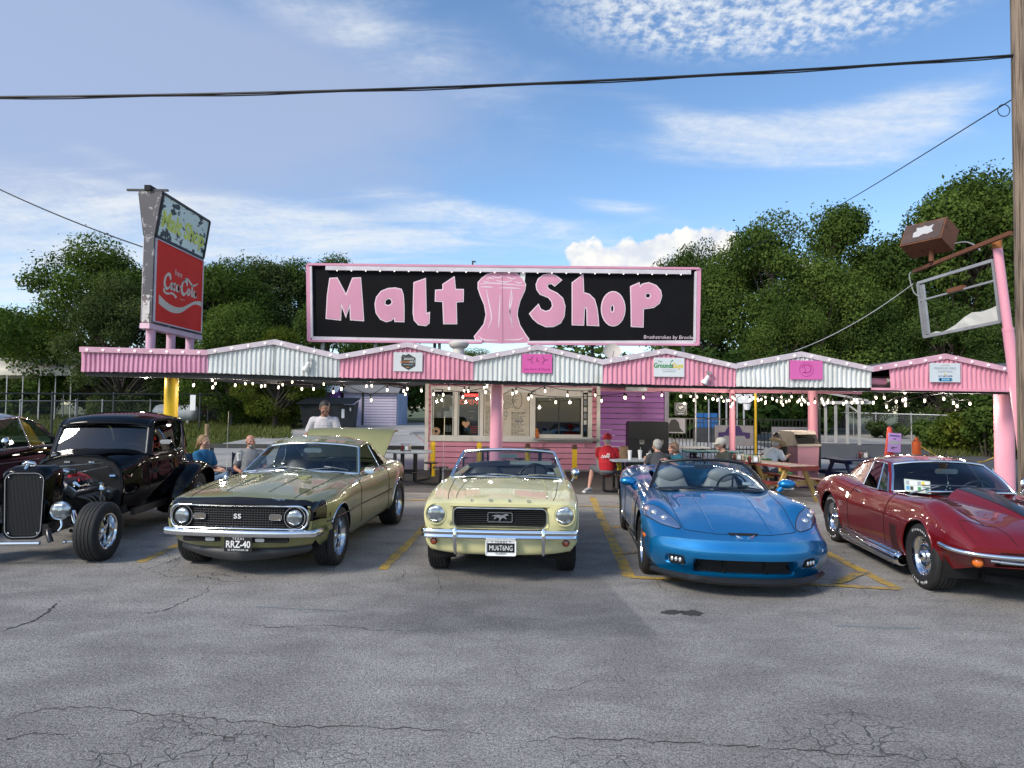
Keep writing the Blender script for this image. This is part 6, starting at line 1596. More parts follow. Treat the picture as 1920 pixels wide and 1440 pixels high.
# cream yellow convertible (middle bay)
def smoothstep(a,b,v):t=np.clip((v-a)/(b-a),0,1);return t*t*(3-2*t)
def mustang():
 car=thing('convertible_car','pale yellow open top convertible with black grille parked head on in the middle bay','car',(-.085,7.58,0),R(-2.2))
 P=car_paint('pale_yellow_paint',(0.66,0.62,0.32),0.0,.42)
 L=[[(-.70,.66,.50),(-.62,.70,.44),(-.45,.74,.28),(0,.76,.24),(1.2,.76,.22),(2.74,.76,.24),(3.3,.72,.34),(3.62,.70,.42)],[(-.70,.745,.53),(-.62,.775,.48),(-.45,.80,.36),(0,.83,.34),(1.2,.82,.32),(2.74,.83,.34),(3.3,.80,.42),(3.62,.77,.48)],[(-.70,.795,.62),(-.62,.812,.60),(-.3,.838,.58),(0,.85,.58),(1.2,.85,.58),(2.74,.86,.60),(3.3,.84,.62),(3.62,.80,.64)],[(-.70,.785,.79),(-.62,.800,.81),(-.3,.818,.84),(0,.822,.865),(.85,.815,.895),(1.6,.80,.885),(2.74,.80,.88),(3.3,.79,.87),(3.62,.76,.83)],[(-.70,.725,.825),(-.62,.735,.852),(-.3,.745,.882),(0,.748,.905),(.85,.745,.935),(1.6,.735,.925),(2.74,.73,.925),(3.3,.71,.91),(3.62,.69,.86)],[(-.70,.53,.826),(-.62,.54,.853),(-.3,.58,.880),(0,.60,.900),(.85,.64,.928),(1.6,.64,.92),(2.74,.62,.93),(3.3,.58,.915),(3.62,.55,.865)],[(-.70,0,.832),(-.62,0,.866),(-.3,0,.905),(0,0,.926),(.85,0,.955),(1.6,0,.93),(2.74,0,.95),(3.3,0,.93),(3.62,0,.87)]]
 def warp(p):
  f=1-smoothstep(-.72,.2,p[:,1]);g=smoothstep(3.0,3.62,p[:,1]);q=p.copy()
  u=np.abs(p[:,0])/.80
  q[:,1]+=f*.075*np.minimum(u,1.1)**2.4-g*.06*u**2
  q[:,1]-=f*.03*np.exp(-((u-.83)/.12)**2)*smoothstep(.55,.68,p[:,2])
  return q
 sh=Shell(L,sharp=(4,),ts=[.86,2.62],warp=warp)
 sh.build('body',P,car,arches=[(0,.33,.375,.5),(2.74,.33,.375,.5)],cuts=[(.86,2.62,5,6)],dents=[(0,.49,.585,.785,.12,0,True)])
 for y in(0,2.74):arch_liner(car,y,.33,.39,.5,.80);arch_lip(car,sh,y,.33,.375,P)
 underbody(car,.68,-.45,3.4,.30,.50)
 mb=MB();mb.box((0,-.60,.685),(.97,.03,.19));obj('grille_field',mb,M['dark'],car)
 bar=MB();bar.box((0,0,0),(.95,.012,.006));bm_=bar.mesh('grille_bar');bm_.materials.append(pbr('dark_grille_bar',(.05,.05,.052),.35,.6))
 for k in range(9):
  o=bpy.data.objects.new('grille_bar',bm_);COL.objects.link(o);o.parent=car;o.location=(0,-.635,.605+k*.020)
 ring_frame([(p[0],p[1]+.685)for p in round_rect(.975,.195,.05)],-.690,.008,M['steel'],car,'grille_frame')
 em=bpy.data.objects.new('grille_emblem',None);COL.objects.link(em);em.parent=car;em.location=(0,-.655,.685)
 mb=MB();mb.tube([(p[0],0,p[1])for p in round_rect(.255,.095,.012)],.006,6,True);obj('emblem_frame',mb,M['chrome'],em,60)
 horse=[(-.085,.008),(-.055,.022),(-.02,.026),(.02,.020),(.045,.030),(.060,.034),(.082,.026),(.080,.018),(.058,.016),(.048,.004),(.066,-.012),(.060,-.018),(.036,-.004),(.018,-.006),(.0,-.03),(-.012,-.034),(-.004,-.016),(-.012,-.004),(-.03,.002),(-.042,-.014),(-.062,-.018),(-.058,-.010),(-.044,.006),(-.062,.012)]
 obj('horse_badge',place(outline_mesh([[(p[0]*1.1,p[1]*1.1)for p in horse]],.004),stand((0,-.004,0))),M['chrome'],em)
 for s_ in(1,-1):headlight(car,s_*.672,-.672,.715,.112,P,.035)
 C=[(-.815,-.60,.52),(-.80,-.70,.525),(-.72,-.755,.53),(-.45,-.78,.532),(0,-.792,.532),(.45,-.78,.532),(.72,-.755,.53),(.80,-.70,.525),(.815,-.60,.52)]
 Ls=smooth_line(C,6);rows=[]
 for i,c in enumerate(Ls):
  d=Ls[min(i+1,len(Ls)-1)]-Ls[max(i-1,0)];d/=np.linalg.norm(d);n=np.array([d[1],-d[0],0])
  rows.append([c+n*a+np.array([0,0,b])for a,b in((-.03,-.045),(-.005,-.05),(.012,-.035),(.004,-.01),(.018,.008),(.02,.022),(.008,.042),(-.03,.046))])
 mb=MB();mb.grid(np.array(rows));obj('front_bumper',mb,M['chrome'],car,50)
 for s_ in(1,-1):
  mb=MB();mb.tube([(s_*.455,-.79,.59),(s_*.455,-.81,.52),(s_*.455,-.79,.42),(s_*.455,-.74,.32)],[.018,.024,.022,.015],8);obj('over_rider',mb,M['chrome'],car,60)
 V=[arc(.80,-.55,.48,.48,-.16,2,30,4),arc(.79,-.54,.40,.40,-.175,2,30,4),arc(.74,-.52,.32,.31,-.17,2,30,4),arc(.66,-.46,.30,.285,-.13,2,30,4)]
 obj('front_valance',sheet(loft(V,4)),P,car,60)
 for s_ in(1,-1):
  mb=MB();Mx=Matrix.Translation((s_*.692,-.665,.43))@Matrix.Rotation(R(90),4,'X');mb.lathe([(.030,.0),(.026,.02),(0,.026)],16,Mx);o=obj('turn_signal',mb,pbr('amber_red_lens',(.42,.07,.02),.2,coat=1),car,60)
  mb=MB();mb.lathe([(.030,.0),(.037,.012),(.040,.0)],16,Mx);obj('signal_ring',mb,M['chrome'],o,60)
 plate(car,0.02,-.782,.395,.305,.155,'* TEXAS *','MU6T6NG','CLASSIC',M['white'],M['white'],rim=M['white'],tsz=.074,txs=.72)
 for k,ch in enumerate('FORD'):
  p=sh.pt(-.655,5.15 if k in(1,2)else 5.0,1 if k>1 else-1);x=(-.30,-.10,.10,.30)[k]
  me=text_mesh(ch,.055,.002);zz_=.862-abs(x)*.02
  obj('hood_letter',place(me,Matrix.Translation((x,-.665,zz_))@Matrix.Rotation(R(35),4,'X')),M['steel'],car)
 sh.seam([(-.60,4.92),(-.2,4.93),(.82,4.93)],car);sh.seam([(.8,4.93),(.80,5.3),(.79,6.0)],car)
 sh.seam([(.95,1.2),(.93,2.2),(.90,3.2),(.90,4.0)],car);sh.seam([(1.95,1.2),(1.97,2.5),(1.95,4.0)],car)
 mb=MB()
 for k in range(22):
  if k in(7,14):continue
  x=-.36+k*.034;mb.box((x,.70,.952-abs(x)*.02),(.020,.03,.008))
 kind(obj('cowl_vent',mb,M['dark'],car),'stuff')
 sh.seam([(-.58,5.12),(.2,5.2),(.75,5.3)],car,P,.012,.002,'hood_crease')
 bot=arc(.735,.98,.925,.955,-.15);top=arc(.615,1.42,1.235,1.275,-.10)
 W_=loft([bot,(bot+top)/2+np.array([0,-.012,.006]),top],6);obj('windshield',sheet(W_),M['car_glass'],car,180)
 for nm,crv,r_,m_ in(('windshield_frame',top,.017,M['chrome']),('windshield_frame',bot,.010,M['chrome'])):
  mb=MB();mb.tube([tuple(p)for p in crv],r_,8);obj(nm,mb,m_,car,60)
 for s_ in(0,-1):
  mb=MB();mb.tube([tuple(r[s_])for r in W_],.02,8);obj('windshield_pillar',mb,M['chrome'],car,60)
 mb=MB();mb.tube([tuple(p+np.array([0,.03,.0]))for p in arc(.60,1.43,1.225,1.262,-.10)],.018,8);obj('header_trim',mb,M['seat_black'],car,60)
 mb=MB();mb.box((0,1.75,.36),(1.2,1.7,.06));mb.box((0,1.02,.78),(1.26,.22,.24));mb.box((.66,1.75,.62),(.08,1.7,.52));mb.box((-.66,1.75,.62),(.08,1.7,.52));obj('cabin',mb,M['seat_black'],car)
 mb=MB();mb.tube([(x,.99,.92)for x in(-.6,0,.6)],.06,8);obj('dash_pad',mb,M['seat_black'],car,60)
 seat(car,-.34,1.62,.42,.56,M['seat_black'],.52);seat(car,.34,1.62,.42,.56,M['seat_black'],.52);seat(car,0,2.3,.44,1.1,M['seat_black'],.46)
 steering(car,.36,1.22,.93,.19);mirror_glass(car,0,1.27,1.19,.24,.055)
 mb=MB();P_=loft([arc(.66,2.5,.92,.95,0),arc(.68,2.62,.97,1.02,0),arc(.66,2.85,.95,1.0,0),arc(.62,2.95,.92,.95,0)],4);obj('folded_top',sheet(P_),M['seat_black'],car,180)
 mb=MB();mb.box((.30,1.30,1.10),(.56,.01,.05));obj('sun_visor',mb,pbr('pale_vinyl',(.5,.5,.47),.6),car)
 mb=MB();mb.box((.565,1.10,.975),(.09,.006,.05),Matrix.Rotation(R(-50),3,'X'));obj('windshield_sticker',mb,ink['white'],car)
 wiper(car,(-.52,.79,.955),(-.12,.83,.985),(.12,.80,.975));wiper(car,(.05,.79,.96),(.40,.83,.985),(.62,.86,.975))
 round_mirror(car,.885,1.10,1.00,1)
 mb=MB();mb.tube([(-.78,.55,.90),(-.77,.56,1.72)],[.004,.002],5);mb.lathe([(.018,0),(.012,.03),(0,.035)],10,Matrix.Translation((-.78,.55,.905)));obj('aerial',mb,M['chrome'],car,60)
 for y in(0,2.74):
  for s_ in(1,-1):wheel(car,'cream',s_*.715,y,.315,.215,.19,'plain',s_)
 mb=MB();mb.tube([(-.8,0,.32),(.8,0,.32)],.03,8);mb.box((0,.5,.34),(.8,.6,.16));obj('front_suspension',mb,M['dark'],car)
 return car
mustang()
# olive green coupe with open trunk
def camaro():
 car=thing('muscle_coupe','olive green muscle coupe with black nose stripe and raised trunk lid','car',(-2.85,7.72,0),R(-3.8))
 P=car_paint('olive_green_metallic',(0.200,0.200,0.080),.30,.38,.25)
 S=car_paint('black_nose_stripe',(0.006,0.006,0.007),0,.3)
 L=[[(-.74,.70,.47),(-.66,.76,.44),(-.45,.79,.30),(0,.80,.26),(1.2,.79,.24),(2.74,.80,.28),(3.3,.76,.38),(3.66,.72,.46)],[(-.74,.765,.50),(-.66,.80,.47),(-.45,.84,.36),(0,.875,.36),(1.2,.855,.32),(2.74,.885,.36),(3.3,.84,.44),(3.66,.77,.50)],[(-.74,.79,.58),(-.66,.815,.58),(-.45,.85,.56),(0,.90,.58),(.7,.875,.58),(1.4,.87,.58),(2.2,.90,.60),(2.74,.92,.62),(3.3,.86,.62),(3.66,.78,.62)],[(-.74,.785,.74),(-.66,.805,.77),(-.45,.83,.80),(0,.865,.84),(.7,.845,.88),(1.4,.825,.90),(2.2,.865,.93),(2.74,.875,.95),(3.3,.82,.91),(3.66,.75,.84)],[(-.74,.72,.775),(-.66,.735,.82),(-.45,.75,.850),(0,.765,.890),(.7,.755,.935),(1.4,.74,.945),(2.2,.76,.985),(2.74,.76,.99),(3.3,.70,.95),(3.66,.66,.88)],[(-.74,.55,.778),(-.66,.56,.828),(-.45,.58,.868),(0,.60,.905),(.7,.62,.955),(1.4,.62,.96),(2.2,.64,.99),(2.74,.62,1.0),(3.3,.56,.965),(3.66,.52,.89)],[(-.74,.24,.785),(-.66,.24,.842),(-.45,.24,.890),(0,.25,.938),(.7,.26,.985),(1.4,.26,.98),(2.2,.26,1.0),(2.74,.26,1.01),(3.3,.24,.97),(3.66,.22,.89)],[(-.74,0,.79),(-.66,0,.850),(-.45,0,.905),(0,0,.958),(.7,0,1.005),(1.4,0,.99),(2.2,0,1.0),(2.74,0,1.01),(3.3,0,.97),(3.66,0,.89)]]
 def warp(p):
  f=1-smoothstep(-.76,.25,p[:,1]);g=smoothstep(2.9,3.66,p[:,1]);q=p.copy();u=np.abs(p[:,0])/.80
  q[:,1]+=f*.085*np.minimum(u,1.15)**2.6-g*.09*u**2;return q
 sh=Shell(L,ts=[.86,2.25,-.672,-.660],warp=warp)
 def stripe(c):
  x,y,z=c;y0=y-.085*min(abs(x)/.8,1.15)**2.6*float(1-smoothstep(-.76,.25,np.array([y]))[0])
  return 1 if(y0<-.665 and z>.765)or(abs(x)>.765 and y0<-.45 and .60<z<.80 and y0<-.45-(.80-z)*.0)or(abs(x)>.80 and y0<-.36 and .625<z<.655)else 0
 sh.build('body',[P,S],car,arches=[(0,.335,.375,.5),(2.74,.34,.385,.5)],cuts=[(.86,2.25,5,7)],dents=[(0,.735,.525,.762,.085,0,True)],mats=stripe,ncap=60)
 for y,r_ in((0,.375),(2.74,.385)):arch_liner(car,y,.335,r_+.012,.5,.84);arch_lip(car,sh,y,.335 if y==0 else .34,r_,M['chrome'],.008)
 underbody(car,.70,-.40,3.4,.28,.50)
 def gy(x):return-.74+.085*min(abs(x)/.80,1.15)**2.6
 fp=round_rect(1.50,.245,.10,6)
 mb=MB();Ls=[(p[0],gy(p[0])-.008,p[1]+.642)for p in fp];mb.tube(Ls,.013,8,True);obj('grille_frame',mb,M['chrome'],car,60)
 P_=np.array([[(x,gy(x)+.050,z)for z in(.53,.645,.758)]for x in np.linspace(-.74,.74,31)]);obj('grille_field',sheet(P_),M['dark'],car)
 for k in range(9):
  z=.545+k*.025;mb=MB();mb.tube([(x,gy(x)+.036,z)for x in np.linspace(-.50,.50,13)],.0035,4);obj('grille_bar',mb,pbr('grille_bar_grey',(.07,.07,.075),.4,.5)if k==0 else bpy.data.materials['grille_bar_grey'],car)
 mb=MB()
 for x in np.linspace(-.48,.48,33):mb.bar((x,gy(x)+.042,.535),(x,gy(x)+.042,.752),.004,.004,(1,0,0))
 kind(obj('grille_upright',mb,bpy.data.materials['grille_bar_grey'],car),'stuff')
 for s_ in(1,-1):
  headlight(car,s_*.615,gy(.615)-.0,.645,.098,M['dark'],.03,s_*.12)
  mb=MB();mb.tube([(s_*.615+.112*math.cos(a),gy(.615)+.002,.645+.112*math.sin(a))for a in np.linspace(0,6.28,30)[:-1]],.006,6,True);obj('lamp_ring',mb,M['chrome'],car,60)
  o=bpy.data.objects.new('parking_lamp',None);COL.objects.link(o);o.parent=car;o.location=(s_*.415,gy(.415)+.022,.648)
  mb=MB();mb.prism([(p[0],0,p[1])for p in round_rect(.118,.050,.016)],(0,.01,0),(0,-.010,0));obj('parking_lens',mb,pbr('clear_amber_lens',(.13,.115,.095),.25,coat=1),o)
  mb=MB();mb.tube([(p[0],-.008,p[1])for p in round_rect(.128,.060,.02)],.006,6,True);obj('lens_rim',mb,M['chrome'],o,60)
 obj('ss_badge',place(text_mesh('SS',.070,.004,offset=.001,xs=1.25,space=1.1),stand((0,gy(0)+.028,.650))),M['white'],car)
 me=text_mesh('Camaro',.055,.002,shear=.35);obj('hood_script',place(me,Matrix.Translation((.40,-.655,.832))@Matrix.Rotation(R(38),4,'X')),M['chrome'],car)
 C=[(-.845,-.50,.475),(-.84,-.62,.48),(-.78,-.70,.485),(-.5,-.775,.487),(0,-.80,.487),(.5,-.775,.487),(.78,-.70,.485),(.84,-.62,.48),(.845,-.50,.475)]
 Ls=smooth_line(C,6);rows=[]
 for i,c in enumerate(Ls):
  d=Ls[min(i+1,len(Ls)-1)]-Ls[max(i-1,0)];d/=np.linalg.norm(d);n=np.array([d[1],-d[0],0])
  rows.append([c+n*a+np.array([0,0,b])for a,b in((-.03,-.035),(.0,-.038),(.016,-.022),(.022,.0),(.018,.020),(.004,.034),(-.03,.036))])
 mb=MB();mb.grid(np.array(rows));obj('front_bumper',mb,M['chrome'],car,50)
 V=[arc(.79,-.55,.475,.475,-.19,2,30,3.4),arc(.785,-.53,.40,.40,-.20,2,30,3.4),arc(.74,-.50,.335,.32,-.19,2,30,3.4),arc(.70,-.44,.32,.30,-.17,2,30,3.4)]
 obj('front_valance',sheet(loft(V,4)),P,car,60)
 for s_ in(1,-1):
  mb=MB();mb.prism([(s_*.37+p[0],-.735,.415+p[1])for p in round_rect(.40,.055,.02)],(0,.02,0),(0,-.014,0));obj('valance_slot',mb,M['dark'],car)
  mb=MB();mb.prism([(s_*.27+p[0],-.755,.414+p[1])for p in round_rect(.10,.035,.012)],(0,.0,0),(0,-.006,0));obj('slot_lamp',mb,M['lens'],car)
 V=[arc(.72,-.47,.325,.305,-.19,2,30,3.0),arc(.73,-.48,.27,.255,-.20,2,30,3.0),arc(.64,-.46,.225,.175,-.215,1.5,30,2.2),arc(.60,-.42,.225,.175,-.20,1.5,30,2.2)]
 obj('chin_spoiler',sheet(loft(V,3)),pbr('satin_black_spoiler',(.03,.03,.032),.45),car,60)
 plate(car,.055,-.790,.375,.30,.155,'TEXAS','RRZ-40','56 HEMISFAIR 68',M['blk'],M['white'],tsz=.10)
 sh.seam([(-.64,4.95),(-.3,4.94),(.84,4.9)],car);sh.seam([(.86,1.1),(.84,2.2),(.82,3.2),(.82,4.2)],car);sh.seam([(2.12,1.1),(2.14,2.2),(2.10,3.4),(2.06,4.2)],car)
 for s_ in(1,-1):
  mb=MB();mb.tube([sh.pt(t,2.0,s_,.002)for t in np.linspace(-.44,2.30,30)],.009,5);obj('side_stripe',mb,S,car,60)
  mb=MB();L2=[]
  for t in(-.50,-.1,.4,.78):
   p=sh.pt(t,6.0,s_,0);L2.append(p)
  mb.tube(smooth_line([tuple(p)for p in L2],6),.010,6);obj('hood_ridge',mb,P,car,60)
  mb=MB();mb.box((s_*.895,-.38,.50),(.012,.10,.05));obj('side_marker',mb,P,car)
  me=text_mesh('SS',.055,.002);obj('fender_badge',place(me,Matrix.Translation(sh.pt(.55,2.25,s_,.004))@Matrix.Rotation(R(90)*s_,4,'Z')@Matrix.Rotation(R(90),4,'X')),M['chrome'],car)
 for k in range(4):
  for s_ in(1,-1):
   mb=MB();mb.box((s_*.30,.28+k*.10,.962+k*.008),(.16,.05,.022),Matrix.Rotation(R(-6),3,'X'));
   if k<2:obj('hood_vent',mb,P,car)
 bot=arc(.765,1.02,.945,.985,-.16,2.2);top=arc(.615,1.50,1.268,1.315,-.09,2.4)
 Wn=loft([bot,(bot+top)/2+np.array([0,-.02,.012]),top],6);obj('windshield',sheet(Wn),M['car_glass'],car,180)
 rear=arc(.60,2.18,1.25,1.325,.06,2.4);deck=arc(.62,2.72,.985,1.01,.12,2.2)
 midr=arc(.628,1.82,1.305,1.385,0,2.4)
 roof=loft([top,arc(.622,1.60,1.284,1.342,-.03,2.4),midr,rear],7);obj('roof',sheet(roof,.025),P,car,180)
 Bn=loft([rear,(rear+deck)/2+np.array([0,.03,.02]),deck],6);obj('rear_window',sheet(Bn),M['dark_glass'],car,180)
 for nm,crv in(('windshield_trim',top),('windshield_trim',bot),('rear_window_trim',rear)):
  mb=MB();mb.tube([tuple(p+np.array([0,-.004,.004]))for p in crv],.012,6);obj(nm,mb,M['chrome'],car,60)
 for s_ in(1,-1):
  A0,A1=Vector(bot[-1]if s_>0 else bot[0]),Vector(top[-1]if s_>0 else top[0]);C1,C0=Vector(rear[-1]if s_>0 else rear[0]),Vector(deck[-1]if s_>0 else deck[0])
  mb=MB();mb.bar(A0+Vector((0,.02,-.03)),A1+Vector((0,.02,-.01)),.05,.05);obj('windshield_pillar',mb,P,car)
  mb=MB();mb.tube([A0+Vector((s_*.02,-.02,-.01)),A1+Vector((s_*.014,-.02,.0))],.012,6);obj('windshield_trim',mb,M['chrome'],car,60)
  rl=[tuple(Vector(r[-1]if s_>0 else r[0]))for r in roof]
  mb=MB();mb.tube(rl,.020,6);obj('roof_rail',mb,P,car,60)
  q=[(s_*.635,2.02,1.235),(s_*.615,2.20,1.235),(s_*.70,2.52,1.08),(s_*.80,2.85,.975),(s_*.815,2.36,.955)]
  mb=MB();rows=[[(s_*.64,2.04,1.262),(s_*.655,2.08,1.20),(s_*.70,2.17,1.10),(s_*.80,2.33,.945)],[(s_*.605,2.19,1.25),(s_*.655,2.30,1.18),(s_*.71,2.46,1.08),(s_*.80,2.66,.965)],[(s_*.59,2.24,1.235),(s_*.60,2.40,1.16),(s_*.61,2.58,1.06),(s_*.64,2.80,.98)]]
  mb.grid(np.array(rows));obj('sail_panel',mb,P,car,60)
  mb=MB();mb.poly([(s_*.645,1.86,1.265),(s_*.645,2.03,1.255),(s_*.70,2.16,1.11),(s_*.80,2.30,.955),(s_*.80,1.96,.95)]);obj('quarter_window',mb,M['dark_glass'],car)
  mb=MB();mb.tube([(s_*.80,1.96,.945),(s_*.648,1.855,1.27)],.009,6);obj('window_trim',mb,M['chrome'],car,60)
  mb=MB();mb.tube([sh.pt(t,4.05,s_,.004)for t in np.linspace(1.05,2.40,12)],.008,5);obj('belt_trim',mb,M['chrome'],car,60)
 mb=MB();mb.box((0,1.6,.40),(1.3,1.6,.06));mb.box((0,1.06,.82),(1.36,.26,.24));mb.box((.70,1.7,.65),(.06,1.5,.52));mb.box((-.70,1.7,.65),(.06,1.5,.52));mb.box((0,2.6,.8),(1.3,.1,.36));obj('cabin',mb,M['seat_black'],car)
 seat(car,-.36,1.68,.44,.54,M['seat_black'],.55);seat(car,.36,1.68,.44,.54,M['seat_black'],.55);seat(car,0,2.3,.46,1.1,M['seat_black'],.45)
 steering(car,.37,1.30,.98,.18);mirror_glass(car,.02,1.38,1.22,.25,.06)
 wiper(car,(-.52,.80,.985),(-.14,.90,1.03),(.12,.86,1.015));wiper(car,(.10,.80,1.0),(.46,.92,1.03),(.66,.93,1.0))
 mb=MB();mb.prism([(.895+p[0],1.12,.985+p[1])for p in round_rect(.125,.085,.03)],(0,-.035,0),(0,.03,0));mb.tube([(.87,1.12,.95),(.83,1.13,.92)],.018,6);obj('door_mirror',mb,M['chrome'],car,50)
 mb=MB();p=sh.pt(1.95,3.1,1,.012);mb.tube([p,p+Vector((0,.10,.0))],.012,6);obj('door_handle',mb,M['chrome'],car,50)
 p=sh.pt(.42,4.3,-1,0);mb=MB();mb.tube([p,p+Vector((.01,.0,.82))],[.004,.002],5);mb.lathe([(.022,0),(.014,.035),(0,.04)],10,Matrix.Translation(p));obj('aerial',mb,M['chrome'],car,60)
 hinge=np.array([0,2.86,1.0]);up_=np.array([0,.42,.56]);up_/=np.linalg.norm(up_)
 rows=[]
 for s_,dz in((0,0),(.26,.03),(.46,.035),(.55,.0),(.60,-.085),(.615,-.11)):
  w_=.62+.12*min(s_/.6,1);c=hinge+up_*s_+np.array([0,-up_[2],up_[1]])*dz
  rows.append(arc(w_,c[1],c[2]-.01,c[2]+.012,0,2.0))
 obj('trunk_lid',sheet(loft(rows,4),.03),P,car,50)
 mb=MB();mb.box((0,3.25,.80),(1.2,.75,.3));obj('trunk_well',mb,M['dark'],car)
 for s_ in(1,-1):
  mb=MB();mb.tube([(s_*.5,2.9,.92),(s_*.5,2.98,1.1)],.014,6);obj('lid_hinge',mb,M['dark'],car)
 for y,r_,w_ in((0,.335,.245),(2.74,.345,.28)):
  for s_ in(1,-1):wheel(car,'olive%d'%(y>1),s_*(.775 if y==0 else .79),y,r_,w_,.228,'wide',s_)
 mb=MB();mb.tube([(-.8,0,.3),(.8,0,.3)],.04,8);obj('front_axle',mb,M['dark'],car)
 return car
camaro()
# blue roadster
def blue_car():
 car=thing('blue_roadster','metallic blue low open roadster with almond headlights','car',(2.40,7.40,0),R(-5.2))
 P=car_paint('metallic_blue_paint',(0.0005,0.165,0.41),.6,.28,.35)
 L=[[(-.93,.78,.17),(-.5,.86,.16),(0,.90,.18),(1.3,.88,.18),(2.69,.92,.2),(3.2,.86,.28),(3.46,.80,.4)],[(-.93,.88,.27),(-.5,.915,.26),(0,.945,.30),(1.3,.90,.26),(2.69,.965,.32),(3.2,.92,.38),(3.46,.86,.46)],[(-.93,.895,.40),(-.5,.925,.44),(0,.955,.53),(.7,.935,.54),(1.3,.905,.54),(2.2,.95,.58),(2.69,.975,.62),(3.46,.89,.64)],[(-.93,.87,.50),(-.5,.89,.63),(0,.905,.76),(.6,.885,.78),(1.3,.865,.79),(2.2,.91,.85),(2.69,.92,.87),(3.46,.85,.86)],[(-.93,.75,.535),(-.5,.755,.69),(0,.755,.825),(.6,.745,.845),(1.3,.76,.85),(2.2,.77,.93),(2.69,.75,.95),(3.46,.70,.92)],[(-.93,.52,.545),(-.5,.52,.655),(0,.52,.75),(.62,.57,.825),(1.3,.60,.84),(2.2,.60,.94),(2.69,.55,.955),(3.46,.5,.92)],[(-.93,.30,.548),(-.5,.31,.672),(0,.33,.775),(.62,.36,.85),(1.3,.36,.85),(2.2,.3,.945),(2.69,.3,.955),(3.46,.3,.92)],[(-.93,0,.55),(-.5,0,.685),(0,0,.792),(.62,0,.868),(1.3,0,.85),(2.2,0,.94),(2.69,0,.955),(3.46,0,.92)]]
 def warp(p):
  f=1-smoothstep(-.95,.05,p[:,1]);g=smoothstep(2.9,3.46,p[:,1]);q=p.copy();u=np.abs(p[:,0])/.90
  q[:,1]+=f*.40*np.minimum(u,1.1)**3.0-g*.16*u**2
  q[:,1]+=f*.10*smoothstep(.36,.16,p[:,2])-f*.03*np.exp(-((p[:,2]-.42)/.09)**2)
  return q
 sh=Shell(L,ts=[.70,2.15],warp=warp,per=7)
 sh.build('body',P,car,arches=[(0,.335,.365,.5),(2.69,.34,.375,.5)],cuts=[(.70,2.15,5,7)],dents=[(0,.47,.215,.345,.16,0,True),(.585,.735,.285,.365,.05,0,True)],ncap=64)
 for y,r_ in((0,.365),(2.69,.375)):arch_liner(car,y,.335,r_+.015,.5,.88)
 underbody(car,.78,-.5,3.3,.13,.45)
 def fy(x,z):return float(sh.W(np.array([[x,-.93,z]]))[0][1])
 mb=MB()
 for i in range(-17,18):
  for sl in(1,-1):
   x0=i*.035;pts=[(x0+sl*(z-.28)*1.3,fy(x0,.28)+.09,z)for z in(.215,.345)]
   if max(abs(p[0])for p in pts)<.475:mb.bar(pts[0],pts[1],.005,.007)
 kind(obj('grille_mesh',mb,pbr('dark_mesh',(.03,.03,.032),.4,.5),car),'stuff')
 P_=np.array([[(x,fy(x,.28)+.125,z)for z in(.20,.28,.36)]for x in np.linspace(-.48,.48,21)]);obj('grille_field',sheet(P_),M['dark'],car)
 for x in(-.20,.20):
  mb=MB();mb.box((x,fy(x,.28)+.07,.28),(.012,.02,.13));obj('grille_bar',mb,M['dark'],car)
 for s_ in(1,-1):
  o=bpy.data.objects.new('fog_lamp',None);COL.objects.link(o);o.parent=car;y=fy(.66,.325);o.location=(s_*.66,y,.325);o.rotation_euler=(0,0,s_*R(38))
  mb=MB();mb.box((0,.04,0),(.17,.05,.085));obj('lamp_housing',mb,M['dark'],o)
  for dx in(-.045,.0,.045):
   mb=MB();mb.ball((dx,.006,.0),.020,10,6,(.9,.5,1.2));obj('lamp_reflector',mb,pbr('bright_reflector',(.8,.82,.84),.12,.7,coat=1)if 'bright_reflector' not in bpy.data.materials else bpy.data.materials['bright_reflector'],o,180)
  o=sh.patch([(-.10,3.02),(-.20,3.62),(-.40,4.30),(-.64,4.72),(-.74,4.55),(-.66,3.75),(-.42,3.05),(-.20,2.78)],car,'headlight',M['blue_lens'],s_,.003,.014)
  for(t,v,r_)in((-.245,3.22,.040),(-.40,3.62,.042),(-.545,4.12,.040)):
   p=sh.pt(t,v,s_,.002);mb=MB();mb.ball(tuple(p),r_,14,8,(1,1,.8));obj('projector_lamp',mb,M['lens']if t!=-.245 else pbr('turn_lamp',(.60,.42,.40),.15,.4,coat=1)if 'turn_lamp' not in bpy.data.materials else bpy.data.materials['turn_lamp'],o,180)
  L2=smooth_line([np.array(p)for p in[(-.10,3.02),(-.20,3.62),(-.40,4.30),(-.64,4.72),(-.74,4.55),(-.66,3.75),(-.42,3.05),(-.20,2.78)]],4,True)
  mb=MB();mb.tube([sh.pt(q[0],q[1],s_,.002)for q in L2],.005,4,True);obj('lamp_gap',mb,M['dark'],car)
  sh.patch([(-.36,2.15),(-.50,2.25),(-.62,2.35),(-.64,2.20),(-.50,2.02),(-.38,2.0)],car,'side_marker',M['amber'],s_,.004,.006)
  sh.patch([(.42,.9),(.46,2.2),(.62,2.9),(.66,2.2),(.58,1.2)],car,'side_vent',M['dark'],s_,.003,.0)
 V=[arc(.86,-.50,.195,.195,-.45,2,34,3.0),arc(.89,-.50,.170,.158,-.50,2,34,3.0),arc(.89,-.49,.145,.133,-.50,2,34,3.0),arc(.84,-.40,.145,.133,-.35,2,34,3.0)]
 obj('splitter',sheet(loft(V,3,False)),pbr('satin_black_lip',(.012,.012,.013),.4),car,50)
